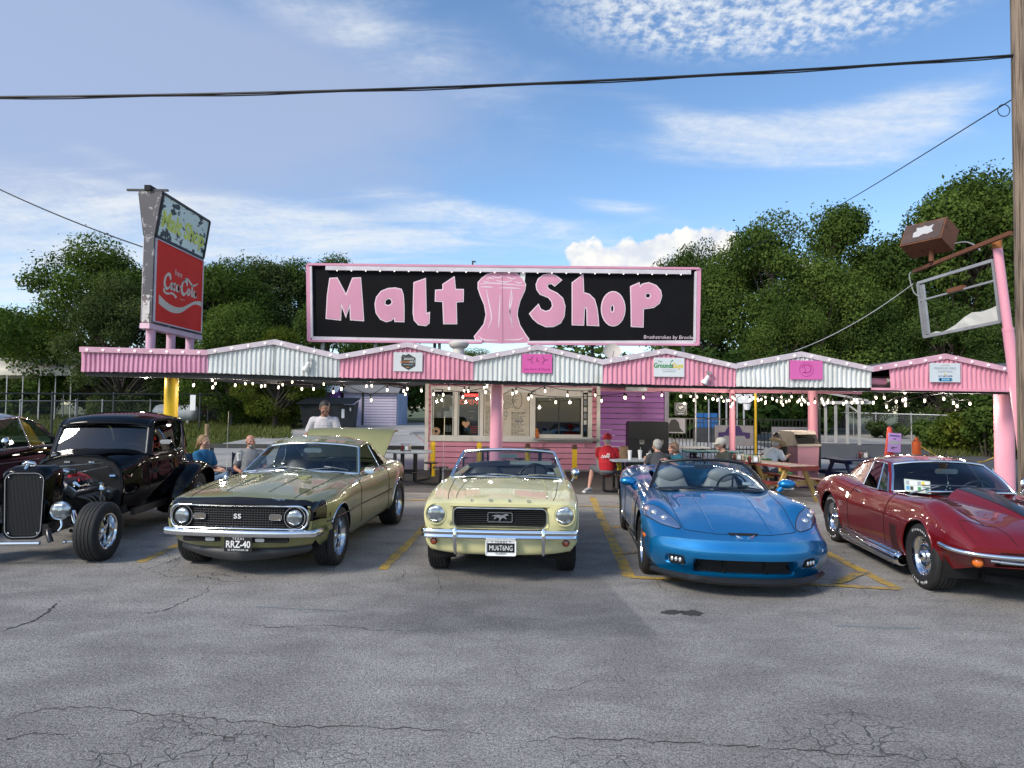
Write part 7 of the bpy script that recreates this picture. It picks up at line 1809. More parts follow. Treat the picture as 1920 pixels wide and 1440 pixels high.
 for s_ in(1,-1):
  mb=MB();mb.box((s_*.36,-.93,.158),(.20,.05,.03),Matrix.Rotation(s_*R(6),3,'Z'));obj('splitter_duct',mb,M['dark'],car)
  mb=MB();mb.bar((s_*.87,.42,.14),(s_*.88,2.28,.15),.05,.05);obj('side_skirt',mb,M['blk'],car)
 tri=[(-.145,-.83),(.145,-.83),(.125,-.86),(-.125,-.86)]
 mb=MB();rows=[[tuple(sh.top(x,t,.003))for x in np.linspace(-w_,w_,7)]for t,w_ in((-.775,.150),(-.80,.146),(-.825,.128))];mb.grid(np.array(rows));obj('nose_vent',mb,M['dark'],car)
 mb=MB();rows=[[tuple(sh.top(x,t,.002))for x in np.linspace(-w_,w_,7)]for t,w_ in((-.835,.120),(-.88,.085),(-.925,.03))];mb.grid(np.array(rows));obj('vent_lip',mb,P,car)
 c=sh.top(0,-.875,.006)
 for s_,m_ in((-1,M['white']),(1,M['red_lens'])):
  mb=MB();mb.add([c+Vector((0,-.0,-.016)),c+Vector((s_*.082,.02,.020)),c+Vector((s_*.080,.01,.006)),c+Vector((s_*.03,.004,-.004))],[(0,1,2,3)]);obj('flag_badge',mb,m_,car)
 mb=MB();mb.tube([c+Vector((-.09,.02,.022)),c+Vector((-.03,.0,.0)),c+Vector((0,-.004,-.02)),c+Vector((.03,.0,.0)),c+Vector((.09,.02,.022))],.004,5);obj('badge_rim',mb,M['chrome'],car)
 sh.seam([(-.72,4.85),(-.5,4.75),(0,4.6),(.62,4.55)],car,w=.006);sh.seam([(-.72,4.85),(-.80,6.2),(-.80,7)],car,w=.006)
 sh.seam([(.68,1.0),(.66,2.2),(.62,3.4),(.64,4.4)],car);sh.seam([(2.0,1.0),(2.02,2.2),(1.98,3.9)],car)
 for s_ in(1,-1):
  mb=MB();mb.tube([tuple(sh.top(s_*(.30+.02*math.sin(t)),t,-.004))for t in np.linspace(-.74,.55,16)],.013,6);obj('hood_crease',mb,P,car,60)
 bot=arc(.725,.88,.835,.868,-.34,2.2,24,2.4);top=arc(.535,1.33,1.135,1.185,-.10)
 Wn=loft([bot,(bot+top)/2+np.array([0,-.03,.022]),top],6);obj('windshield',sheet(Wn),M['car_glass'],car,180)
 mb=MB();mb.tube([tuple(p)for p in top],.020,8);obj('windshield_header',mb,M['blk'],car,60)
 for e in(0,-1):
  mb=MB();mb.tube([tuple(r[e]+np.array([0,.0,.0]))for r in Wn],.024,8);obj('windshield_pillar',mb,M['blk'],car,60)
 mb=MB();mb.tube([tuple(p+np.array([0,-.01,-.006]))for p in bot],.016,6);obj('cowl_trim',mb,M['blk'],car,60)
 gi=pbr('dark_grey_cabin',(.045,.048,.052),.6)
 mb=MB();mb.box((0,1.45,.28),(1.2,1.5,.06));mb.box((.62,1.5,.55),(.06,1.4,.5));mb.box((-.62,1.5,.55),(.06,1.4,.5));obj('cabin',mb,M['dark'],car)
 D_=[arc(.60,.74,.82,.84,-.2),arc(.60,.88,.85,.87,-.12),arc(.60,1.0,.83,.86,-.02),arc(.6,1.03,.70,.72,0)];obj('dashboard',sheet(loft(D_,3)),gi,car,180)
 for x in(-.34,.34):
  seat(car,x,1.48,.26,.50,M['seat_grey'],.62,False);mb=MB();mb.ball((x,1.74,.93),.15,16,8,(1.2,.5,.75));obj('headrest',mb,M['seat_grey'],car,180)
 mb=MB();rows=[[(x*(1+k*.5),1.95-.06*k,.62+.14*k)for x in(-.15,-.13,0,.13,.15)]for k in range(4)];rows.append([(x*1.9,1.86,1.03)for x in(-.16,-.14,0,.14,.16)]);mb.grid(np.array(rows));obj('waterfall_panel',mb,P,car,60)
 me=text_mesh('Corvette',.075,.002,shear=.3);obj('waterfall_script',place(me,stand((0,1.775,.80),0,R(20))),M['chrome'],car)
 for s_ in(1,-1):
  Hh=[arc(.16,1.92,.93,.95,0),arc(.20,2.05,.96,1.02,0),arc(.19,2.4,.95,1.02,0),arc(.14,2.9,.945,.96,0)];g_=loft(Hh,4)+np.array([s_*.36,0,0]);obj('rear_hump',sheet(g_),P,car,180)
 steering(car,.34,1.12,.86,.18);mirror_glass(car,0,1.16,1.10,.24,.055,M['black'])
 mb=MB();mb.box((.50,1.02,.905),(.10,.005,.05),Matrix.Rotation(R(-48),3,'X'));obj('windshield_sticker',mb,ink['white'],car)
 for s_ in(1,-1):
  g_=[arc(.095,0,-.05,-.05,0)]
  mb=MB();Mx=Matrix.Translation((s_*.985,.98,.915));prof=[(0,-.06),(.05,-.055),(.078,-.02),(.08,.03),(.06,.05),(0,.052)]
  mb.lathe(prof,20,Mx@Matrix.Scale(1.35,4,(1,0,0))@Matrix.Scale(.72,4,(0,0,1))@Matrix.Rotation(R(-90),4,'X'));mb.tube([(s_*.93,.99,.87),(s_*.88,1.0,.82)],[.04,.035],8);obj('door_mirror',mb,P,car,70)
 wiper(car,(-.5,.60,.85),(-.1,.62,.895),(.2,.58,.885),M['blk']);wiper(car,(.0,.58,.87),(.4,.66,.89),(.6,.72,.87),M['blk'])
 for y,r_,w_ in((0,.325,.275),(2.69,.335,.325)):
  for s_ in(1,-1):wheel(car,'blue%d'%(y>1),s_*(.80 if y==0 else .79),y,r_,w_,.238,'split',s_)
 return car
M['blue_lens']=pbr('clear_lamp_cover',(0.10,0.17,0.32),.05,.35,coat=1)
blue_car()
# dark red coupe
def red_car():
 car=thing('red_sports_coupe','dark red classic sports coupe with chrome side pipes','car',(5.14,6.82,0),R(-6.6))
 P=car_paint('dark_red_paint',(0.150,0.0040,0.0065),.15,.32,.25)
 L=[[(-.84,.58,.38),(-.62,.74,.30),(-.3,.79,.26),(0,.80,.24),(1.2,.78,.20),(2.49,.82,.24),(3.1,.76,.34),(3.5,.66,.44)],[(-.84,.68,.42),(-.62,.80,.37),(-.3,.845,.35),(0,.86,.34),(1.2,.825,.28),(2.49,.885,.34),(3.1,.84,.42),(3.5,.72,.50)],[(-.84,.74,.54),(-.62,.835,.575),(-.3,.875,.615),(0,.89,.64),(.7,.87,.655),(1.3,.86,.66),(2.0,.89,.675),(2.49,.905,.69),(3.1,.87,.68),(3.5,.76,.64)],[(-.84,.725,.57),(-.62,.80,.69),(-.3,.815,.80),(0,.81,.865),(.7,.79,.85),(1.3,.775,.835),(2.0,.80,.865),(2.49,.815,.90),(3.1,.78,.83),(3.5,.70,.72)],[(-.84,.64,.580),(-.62,.67,.725),(-.3,.69,.86),(0,.69,.925),(.7,.70,.89),(1.3,.71,.87),(2.0,.70,.91),(2.49,.67,.945),(3.1,.62,.87),(3.5,.56,.74)],[(-.84,.46,.583),(-.62,.49,.705),(-.3,.50,.785),(0,.50,.825),(.7,.52,.86),(1.3,.52,.86),(2.0,.5,.90),(2.49,.45,.93),(3.1,.42,.87),(3.5,.4,.74)],[(-.84,.22,.585),(-.62,.22,.705),(-.3,.22,.79),(0,.22,.835),(.7,.24,.875),(1.3,.24,.87),(2.0,.24,.90),(2.49,.22,.93),(3.1,.2,.87),(3.5,.2,.74)],[(-.84,0,.587),(-.62,0,.708),(-.3,0,.80),(0,0,.845),(.7,0,.885),(1.3,0,.87),(2.0,0,.90),(2.49,0,.93),(3.1,0,.87),(3.5,0,.74)]]
 def warp(p):
  f=1-smoothstep(-.86,.05,p[:,1]);g=smoothstep(2.9,3.5,p[:,1]);q=p.copy();u=np.abs(p[:,0])/.80
  q[:,1]+=f*.16*np.minimum(u,1.15)**2.5-g*.10*u**2
  q[:,1]+=f*.14*smoothstep(.54,.36,p[:,2]);return q
 sh=Shell(L,sharp=(2,),ts=[.86,2.0],warp=warp,per=7)
 sh.build('body',P,car,arches=[(0,.335,.375,.5),(2.49,.335,.375,.5)],cuts=[(.86,2.0,5,7)],dents=[(0,.50,.40,.535,.10,0,True)],ncap=50)
 for y in(0,2.49):arch_liner(car,y,.335,.39,.5,.83);arch_lip(car,sh,y,.335,.375,P,.010)
 underbody(car,.70,-.35,3.3,.20,.50)
 def fy(x,z):return float(sh.W(np.array([[x,-.84,z]]))[0][1])
 for k in range(4):
  z=.425+k*.03;mb=MB();mb.tube([(x,fy(x,.47)+.07,z)for x in np.linspace(-.47,.47,15)],.007,5);obj('grille_bar',mb,M['steel'],car)
 P_=np.array([[(x,fy(x,.47)+.095,z)for z in(.40,.47,.54)]for x in np.linspace(-.5,.5,15)]);obj('grille_field',sheet(P_),M['dark'],car)
 for s_ in(1,-1):
  L2=smooth_line([(s_*.90,-.43,.555),(s_*.86,-.58,.53),(s_*.74,-.72,.515),(s_*.5,-.83,.51),(s_*.24,-.89,.512),(s_*.16,-.90,.53)],6)
  mb=MB();mb.tube([tuple(p)for p in L2],[.010]+[.022]*(len(L2)-2)+[.012],8);obj('front_bumper',mb,M['chrome'],car,60)
  L2=smooth_line([(s_*.60,-.755,.462),(s_*.4,-.83,.455),(s_*.2,-.86,.455)],5);mb=MB();mb.tube([tuple(p)for p in L2],.012,6);obj('lower_bumper_bar',mb,M['chrome'],car,60)
  mb=MB();y=fy(.64,.43);Mx=Matrix.Translation((s_*.665,y-.012,.425))@Matrix.Rotation(s_*R(22),4,'Z')@Matrix.Rotation(R(90),4,'X');mb.lathe([(.046,-.01),(.044,.012),(.025,.026),(0,.03)],18,Mx);o=obj('parking_lamp',mb,M['amber'],car,70)
  mb=MB();mb.lathe([(.046,-.01),(.052,.006),(.055,-.01)],20,Mx);obj('lamp_ring',mb,M['chrome'],o,60)
  sh.seam([(-.80,3.55),(-.66,3.62),(-.52,3.8),(-.50,4.6),(-.52,5.3),(-.66,5.4),(-.80,5.35)],car,side=(s_,),w=.006)
  sh.seam([(-.50,5.0),(-.1,5.0),(.72,5.05)],car,side=(s_,));
  sh.seam([(.86,1.0),(.84,2.0),(.78,3.2),(.84,4.0)],car,side=(s_,));sh.seam([(1.86,1.0),(1.88,2.0),(1.78,3.2),(1.70,4.0)],car,side=(s_,))
  for k in range(5):
   t0=.50+k*.036;mb=MB();mb.tube([sh.pt(t0+.02*q,.75+1.0*q,s_,.002)for q in np.linspace(0,1,6)],.010,5);obj('side_gill',mb,M['gill'],car)
  o=bpy.data.objects.new('side_pipe',None);COL.objects.link(o);o.parent=car
  mb=MB();prof=[(.055,0),(.075,.02),(.075,1.62),(.055,1.66)];Mx=Matrix.Translation((s_*.84,.42,.20))@Matrix.Rotation(R(-90),4,'X');mb.lathe(prof,16,Mx);obj('pipe_shell',mb,M['chrome'],o,50)
  for k in range(5):
   a=R(-50+k*32)if s_>0 else R(180+50-k*32);x,z=s_*.84+.078*math.cos(a),.20+.078*math.sin(a)
   mb=MB();mb.tube([(x,.48,z),(x,2.02,z)],.010,6);obj('pipe_rib',mb,M['steel']if k%2 else M['chrome'],o,60)
  mb=MB();mb.tube([(s_*.845,2.05,.20),(s_*.86,2.14,.20)],.045,10);obj('pipe_tip',mb,M['chrome'],o,60)
  p=sh.pt(1.62,2.75,s_,.012);mb=MB();mb.tube([p,p+Vector((0,.14,.006))],.011,6);obj('door_handle',mb,M['chrome'],car,60)
  p=sh.pt(3.2,1.9,s_,.01)
 mb=MB()
 for s_ in(1,-1):
  L2=smooth_line([(s_*.55,3.50,.55),(s_*.78,3.40,.56),(s_*.86,3.15,.565),(s_*.87,3.0,.57)],5);mb=MB();mb.tube([tuple(p)for p in L2],.026,8);obj('rear_bumper',mb,M['chrome'],car,60)
 def ridge(x,t):return sh.ztop(x,t)
 tt=np.linspace(-.42,.62,14);rows=[];rows2=[]
 for t in tt:
  f=(t+.42)/1.04;w_=.035+.23*f**.8;hgt=.095*f**.9+.004;g=[]
  for u,hh in((-1,0),(-.86,.55),(-.62,.98),(-.3,1.06),(0,1.08),(.3,1.06),(.62,.98),(.86,.55),(1,0)):p=sh.top(u*w_,t,0);g.append((p.x,p.y,p.z+hgt*hh))
  rows.append(g);rows2.append([(q[0],q[1]-.0,q[2]+.004)for q in g[2:7]])
 mb=MB();mb.grid(np.array(rows));obj('hood_scoop',mb,P,car,60)
 mb=MB();mb.grid(np.array(rows2));obj('hood_stripe',mb,M['blk'],car,60)
 e=rows[-1];mb=MB();mb.poly([(q[0],q[1]+.002,q[2])for q in e]);obj('scoop_mouth',mb,M['dark'],car)
 b0=[tuple(sh.top(x,.66,.003))for x in np.linspace(-.26,.26,7)];b1=[tuple(sh.top(x,.80,.003))for x in np.linspace(-.28,.28,7)]
 mb=MB();mb.grid(np.array([b0,b1]));obj('cowl_opening',mb,M['dark'],car)
 for s_ in(1,-1):
  for k in range(5):
   t0=.20+k*.085;a,b=sh.top(s_*.34,t0,.003),sh.top(s_*.46,t0+.07,.003);mb=MB();mb.bar(a,b,.03,.008);obj('hood_louver',mb,M['gill'],car)
 bot=arc(.675,1.02,.885,.915,-.24,2.2,24,2.2);top=arc(.525,1.36,1.185,1.232,-.10,2.6)
 Wn=loft([bot,(bot+top)/2+np.array([0,-.028,.018]),top],6);obj('windshield',sheet(Wn),M['car_glass'],car,180)
 mid_=arc(.545,1.72,1.205,1.262,0,2.6);rr_=arc(.52,2.12,1.165,1.235,0,2.5);tail=[arc(.47,2.55,1.06,1.13,0,2.2),arc(.40,2.95,.94,.99,0,2.0),arc(.30,3.30,.82,.85,0,2.0)]
 roof=loft([top,mid_,rr_]+tail,7);obj('roof',sheet(roof,.02),P,car,180)
 mb=MB();g_=[(p[0]*1.0,p[1],p[2]+.006)for p in(roof[k][12]for k in range(len(roof)))];mb.tube(g_,.006,5);obj('roof_spine',mb,P,car,60)
 for nm,crv in(('windshield_trim',top),('windshield_trim',bot)):
  mb=MB();mb.tube([tuple(p+np.array([0,-.006,.004]))for p in crv],.013,6);obj(nm,mb,M['chrome'],car,60)
 for s_ in(1,-1):
  i=-1 if s_>0 else 0;A0,A1=Vector(bot[i]),Vector(top[i]);M_,Rr_=Vector(mid_[i]),Vector(rr_[i])
  mb=MB();mb.tube([A0+Vector((s_*.01,-.0,0)),(A0+A1)/2+Vector((s_*.012,-.03,.015)),A1+Vector((s_*.006,0,0))],.015,6);obj('windshield_trim',mb,M['chrome'],car,60)
  mb=MB();mb.bar(A0+Vector((s_*.02,.05,-.03)),A1+Vector((s_*.012,.04,-.01)),.05,.05);obj('windshield_pillar',mb,P,car)
  mb=MB();mb.tube([tuple(r[i])for r in roof[:22]],.016,6);obj('roof_rail',mb,P,car,60)
  rows=[]
  for k,(yy,xb,zb_)in enumerate(((1.74,.735,.872),(1.98,.70,.90),(2.3,.62,.94),(2.7,.53,.93),(3.05,.43,.88),(3.3,.33,.80))):
   j=int(np.argmin([abs(r[i][1]-(1.80+(yy-1.74)*.95))for r in roof]));tp=roof[j][i];q=[]
   for f in np.linspace(0,1,5):q.append((s_*xb*(1-f)+tp[0]*f,yy*(1-f)+tp[1]*f+.0,zb_*(1-f)+tp[2]*f))
   rows.append(q)
  mb=MB();mb.grid(np.array(rows));obj('rear_quarter',mb,P,car,180)
  a0,a1,b1,b0=(s_*.715,1.06,.885),(s_*.555,1.40,1.180),(s_*.565,1.50,1.195),(s_*.735,1.30,.872)
  mb=MB();mb.poly([a0,a1,b1,b0]);obj('vent_window',mb,M['car_glass'],car)
  c1,c0=(s_*.575,1.78,1.19),(s_*.738,1.74,.872)
  mb=MB();mb.poly([b0,b1,c1,c0]);obj('door_window',mb,M['dark_glass'],car)
  for q in([a0,a1],[b0,b1],[a0,b0],[(q_[0],q_[1],q_[2])for q_ in(b0,c0)],[c0,c1],[a1,b1,c1]):
   mb=MB();mb.tube(q,.009,6);obj('window_frame',mb,M['chrome'],car,60)
 mb=MB();mb.tube([(.80,1.12,.87),(.83,1.10,.95)],.012,6);mb.lathe([(0,-.03),(.05,-.028),(.066,.0),(.06,.01),(0,.012)],18,Matrix.Translation((.84,1.09,1.00))@Matrix.Rotation(R(90),4,'X'));obj('door_mirror',mb,M['chrome'],car,60)
 mb=MB();mb.add([(.66,1.18,.90),(.60,1.32,1.15),(.74,1.46,1.08),(.80,1.36,.90)],[(0,1,2,3)]);obj('open_vent_pane',mb,M['clear_glass'],car)
 mb=MB();mb.tube([(.66,1.18,.90),(.60,1.32,1.15)],.012,6);obj('vent_post',mb,M['chrome'],car)
 mb=MB();mb.box((0,1.5,.34),(1.2,1.5,.06));mb.box((0,1.02,.74),(1.2,.22,.22));mb.box((.64,1.6,.58),(.05,1.4,.5));mb.box((-.64,1.6,.58),(.05,1.4,.5));obj('cabin',mb,M['seat_black'],car)
 for x in(-.33,.33):seat(car,x,1.55,.30,.48,M['seat_black'],.56)
 steering(car,.33,1.20,.86,.18);mirror_glass(car,.02,1.22,1.12,.26,.06)
 mb=MB();mb.tube([(.02,1.20,1.09),(.03,1.19,.98)],.003,4);obj('hanging_cord',mb,M['steel'],car)
 for k in range(7):
  mb=MB();mb.ball((.03+(-1)**k*.02*(k/4),1.19,.99-.018*k),.008,8,5);obj('hanging_bead',mb,M['white'],car)
 o=bpy.data.objects.new('show_card',None);COL.objects.link(o);o.parent=car;o.location=(-.47,.875,.965);o.rotation_euler=(R(-24),R(4),R(-10))
 mb=MB();mb.box((0,0,0),(.27,.004,.155));obj('card_face',mb,pbr('printed_card',(.50,.58,.52),.6),o)
 rr=random.Random(3)
 for k in range(12):
  mb=MB();mb.box((-.10+.04*(k%6),-.003,.035-.065*(k//6)),(.03,.002,.045));obj('card_print',mb,ink[('green','grey','yellow','blue','white','dark')[rr.randrange(6)]],o)
 wiper(car,(-.60,.77,.895),(-.25,.80,.985),(.10,.74,.990),M['steel']);wiper(car,(-.10,.74,.90),(.22,.76,.965),(.46,.80,.95),M['steel'])
 for y in(0,2.49):
  for s_ in(1,-1):
   wheel(car,'redcar',s_*.745,y,.335,.245,.205,'rally',s_)
   for word,a0 in(('Firestone',90),('Wide Oval',270)):
    n=len(word)
    for k,ch in enumerate(word):
     if ch==' ':continue
     a=R(a0+(k-(n-1)/2)*(-7.5));me=text_mesh(ch,.040,.0008,offset=.001,xs=.9)
     r_=.272
     Mx=Matrix.Translation((s_*(.745+.1245),y,.335))@(Matrix.Identity(4)if s_>0 else Matrix.Rotation(math.pi,4,'Z'))@Matrix(((0,0,1,0),(1,0,0,0),(0,1,0,0),(0,0,0,1)))@Matrix.Rotation(a-R(90),4,'Z')@Matrix.Translation((0,r_,0))
     obj('tyre_letter',place(me,Mx),M['white'],car)
 mb=MB();mb.tube([(-.5,-.45,.24),(0,-.5,.20),(.5,-.45,.24)],.04,8);mb.box((.25,-.30,.22),(.5,.2,.12));obj('front_pan',mb,M['dark'],car)
 return car
M['gill']=pbr('shadowed_louver',(.03,.004,.006),.5)
red_car()
# black hot rod coupe
def hot_rod():
 car=thing('hot_rod_coupe','black fenderless hot rod coupe with exposed engine and upright radiator shell','car',(-5.56,7.66,0),R(8))
 P=car_paint('black_gloss_paint',(0.0012,0.0013,0.002),0.0,.3,0,.6)
 def shell_sec(y,w_,z0,z1,r_):
  o=[]
  for q in round_rect(2*w_,z1-z0,r_,6):o.append((q[0]*(1-.10*(1 if q[1]<0 else 0)*abs(q[1])/((z1-z0)/2)),y,(z0+z1)/2+q[1]))
  return o
 secs=[shell_sec(-.13,.195,.315,1.02,.085),shell_sec(-.16,.222,.285,1.05,.10),shell_sec(-.14,.240,.275,1.085,.12),shell_sec(-.02,.255,.29,1.105,.13),shell_sec(.16,.262,.30,1.105,.13)]
 mb=MB();mb.grid(np.array(secs),cv=True);obj('radiator_shell',mb,P,car,60)
 mb=MB();mb.prism([(p[0],0,p[2])for p in shell_sec(0,.20,.31,1.025,.085)],(0,-.120,0),(0,-.112,0));obj('grille_back',mb,pbr('grille_dark_steel',(.035,.036,.038),.5,.5),car)
 mb=MB()
 for k in range(27):x=-.185+.37*k/26;mb.bar((x*.97,-.135,.33),(x,-.135,1.01),.004,.006,(1,0,0))
 for k in range(44):z=.33+.68*k/43;mb.bar((-.19,-.133,z),(.19,-.133,z),.003,.003)
 kind(obj('grille_mesh',mb,pbr('grille_wire',(.05,.05,.053),.4,.6),car),'stuff')
 mb=MB();mb.tube(shell_sec(-.150,.202,.305,1.03,.09),.008,6,True);obj('grille_rim',mb,M['chrome'],car,60)
 for x,z in((-.165,.98),(.165,.98),(-.150,.35),(.150,.35)):
  mb=MB();mb.ball((x,-.146,z),.012,8,6);obj('grille_bolt',mb,M['chrome'],car,180)
 mb=MB();mb.lathe([(.05,0),(.05,.03),(.03,.05),(0,.055)],14,Matrix.Translation((0,-.03,1.10)));mb.tube([(-.06,-.07,1.125),(0,-.10,1.15),(.06,-.07,1.125)],.018,8);mb.tube([(0,-.15,1.07),(0,-.10,1.12),(0,.02,1.135)],[.012,.02,.008],8);obj('radiator_cap',mb,M['chrome'],car,60)
 for s_ in(1,-1):
  mb=MB();mb.bar((s_*.27,-.22,.40),(s_*.36,1.2,.42),.06,.12);obj('frame_rail',mb,M['blk'],car)
  mb=MB();mb.tube([(s_*.28,-.18,.40),(s_*.33,-.26,.34),(s_*.36,-.27,.27)],.03,8);obj('frame_horn',mb,M['blk'],car,60)
  hl=bpy.data.objects.new('headlight',None);COL.objects.link(hl);hl.parent=car;hl.location=(s_*.385,-.14,.60)
  mb=MB();mb.lathe([(.02,-.17),(.07,-.13),(.100,-.04),(.104,.0),(.110,.008),(.104,.02),(.095,.012)],26,Matrix.Rotation(R(90),4,'X'));obj('lamp_bucket',mb,M['chrome'],hl,60)
  mb=MB();mb.lathe([(.098,.010),(.085,.028),(.05,.042),(0,.046)],24,Matrix.Rotation(R(90),4,'X'));obj('lens',mb,M['lamp_lens'],hl,180)
  mb=MB();mb.tube(smooth_line([(s_*.385,-.12,.50),(s_*.40,-.14,.42),(s_*.36,-.15,.36),(s_*.31,-.12,.35)],5),.017,7);obj('lamp_bracket',mb,M['chrome'],car,60)
  mb=MB();mb.tube([(s_*.38,.02,.42),(s_*.62,.0,.36)],.022,8);mb.tube([(s_*.38,.10,.33),(s_*.64,.02,.27)],.022,8);obj('control_arm',mb,M['blk'],car,60)
  mb=MB();mb.tube([(s_*.50,.03,.30),(s_*.40,.08,.56)],.035,10);obj('coil_over',mb,M['chrome'],car,60)
  mb=MB();mb.lathe([(.045,-.05),(.03,.0),(.035,.03),(0,.04)],12,Matrix.Translation((s_*.47,.62,.80)));mb.tube([(s_*.47,.62,.75),(s_*.44,.66,.62)],.015,6);obj('shock_cap',mb,M['chrome'],car,60)
 mb=MB();mb.tube([(-.52,-.26,.255),(.24,-.26,.255)],.024,10);obj('front_spreader_bar',mb,M['chrome'],car,60)
 mb=MB();mb.tube([(.42,-.10,.235),(.66,-.06,.235)],.012,8);mb.ball((.42,-.10,.235),.026,10,6);obj('tie_rod',mb,M['chrome'],car,60)
 mb=MB();mb.box((0,.0,.40),(.6,.14,.12));obj('cross_member',mb,M['blk'],car)
 eng=bpy.data.objects.new('engine',None);COL.objects.link(eng);eng.parent=car
 mb=MB();mb.box((0,.62,.58),(.42,.62,.36));mb.box((0,.28,.55),(.30,.06,.26));obj('engine_block',mb,pbr('engine_black',(.02,.02,.02),.5),eng)
 for s_ in(1,-1):
  Rt=Matrix.Rotation(s_*R(38),3,'Y');mb=MB();mb.box((s_*.235,.62,.76),(.16,.58,.09),Rt);obj('cylinder_head',mb,M['steel'],eng)
  mb=MB();mb.box((s_*.275,.62,.815),(.13,.54,.075),Rt);mb.box((s_*.292,.62,.838),(.09,.48,.05),Rt);obj('valve_cover',mb,M['chrome'],eng)
  for k in range(4):
   mb=MB();mb.tube(smooth_line([(s_*.30,.42+.13*k,.68),(s_*.38,.44+.13*k,.66),(s_*.42,.55+.09*k,.56),(s_*.40,.85,.42)],4),.024,8);obj('exhaust_pipe',mb,pbr('exhaust_dark',(.10,.09,.085),.4,.8)if 'exhaust_dark' not in bpy.data.materials else bpy.data.materials['exhaust_dark'],eng,60)
  for k in range(4):
   mb=MB();mb.tube(smooth_line([(s_*.32,.44+.12*k,.80),(s_*.26,.50+.08*k,.90),(s_*.10,.84,.93),(0,.90,.92)],5),.007,5);obj('ignition_lead',mb,ink['red'],eng,60)
 mb=MB();mb.box((0,.60,.84),(.30,.46,.10));obj('intake_manifold',mb,M['steel'],eng)
 mb=MB();mb.lathe([(.06,0),(.07,.06),(.20,.065),(.205,.11),(.19,.125),(.02,.13),(.015,.15),(0,.15)],26,Matrix.Translation((0,.55,.89)));obj('air_cleaner',mb,pbr('black_air_cleaner',(.02,.02,.022),.25,coat=1),eng,50)
 mb=MB();mb.lathe([(.07,-.01),(.075,.02),(.07,.05),(0,.05)],18,Matrix.Translation((.17,.27,.83))@Matrix.Rotation(R(90),4,'X'));mb.lathe([(.09,-.02),(.09,.02),(.03,.03),(0,.03)],18,Matrix.Translation((-.10,.25,.62))@Matrix.Rotation(R(90),4,'X'));obj('pulley',mb,M['chrome'],eng,50)
 mb=MB();mb.lathe([(.05,0),(.06,.08),(.02,.12),(0,.12)],14,Matrix.Translation((0,.90,.86)));obj('distributor',mb,ink['red'],eng,50)
 mb=MB();mb.tube(smooth_line([(.10,.08,1.00),(.12,.2,.99),(.10,.34,.90)],5),.03,8);obj('radiator_hose',mb,M['black'],eng,60)
 mb=MB();mb.ball((.20,.30,1.00),.035,12,7,(1.4,.8,.8));mb.tube([(.2,.3,1.0),(.10,.10,1.02)],.018,8);obj('thermostat_neck',mb,M['chrome'],eng,60)
 mb=MB();fw=[(x,1.07,z)for x,z in((-.50,.42),(.50,.42),(.545,.70),(.51,.95),(.42,1.07),(.22,1.135),(0,1.15),(-.22,1.135),(-.42,1.07),(-.51,.95),(-.545,.70))];mb.prism(fw,(0,0,0),(0,.03,0));obj('firewall',mb,pbr('firewall_black',(.006,.006,.007),.5),car)
 mb=MB();mb.tube([tuple(np.array(p)+np.array([0,-.012,0]))for p in fw[2:]],.013,7);obj('cowl_bead',mb,P,car,60)
 for x,z in((-.14,1.06),(.16,1.06),(.42,.88)):
  mb=MB();mb.box((x,1.05,z),(.07,.03,.022));obj('hood_latch',mb,M['chrome'],car)
 for a,b in(((-.32,1.05,1.02),(.05,.72,.95)),((.36,1.05,1.0),(.0,.72,.92)),((-.3,1.04,.9),(-.1,.2,1.05)),((.3,1.04,1.05),(-.22,.16,1.04))):
  mb=MB();mb.tube([a,b],.007,6);obj('brace_rod',mb,M['steel'],car,60)
 mb=MB();mb.box((.40,1.0,.66),(.12,.12,.12),Matrix.Rotation(R(20),3,'Y'));mb.ball((.42,.93,.68),.02,8,6);obj('brake_booster',mb,M['steel'],car,50)
 L=[[(1.07,.52,.40),(1.6,.60,.38),(2.3,.63,.40),(2.8,.58,.46),(3.25,.42,.55)],[(1.07,.56,.62),(1.6,.675,.62),(2.3,.71,.64),(2.8,.65,.66),(3.25,.46,.68)],[(1.07,.545,.85),(1.6,.665,.92),(2.3,.70,.94),(2.8,.62,.94),(3.25,.44,.82)],[(1.07,.51,.98),(1.6,.645,1.09),(2.3,.675,1.11),(2.8,.57,1.09),(3.25,.40,.90)],[(1.07,.42,1.085),(1.6,.58,1.145),(2.3,.60,1.16),(2.8,.48,1.16),(3.25,.32,.97)],[(1.07,0,1.165),(1.6,0,1.20),(2.3,0,1.20),(2.8,0,1.20),(3.25,0,1.02)]]
 sh=Shell(L,ts=[1.62,2.62]);sh.build('body',P,car,arches=[(2.62,.37,.42,.4)],cuts=[(1.62,2.62,4,5)],cap=(False,True))
 mb=MB();mb.box((0,1.7,.42),(1.1,1.3,.1));obj('underbody',mb,M['dark'],car)
 sh.seam([(1.60,.4),(1.58,2),(1.60,3.6)],car);sh.seam([(2.28,.4),(2.30,2),(2.28,3.6)],car)
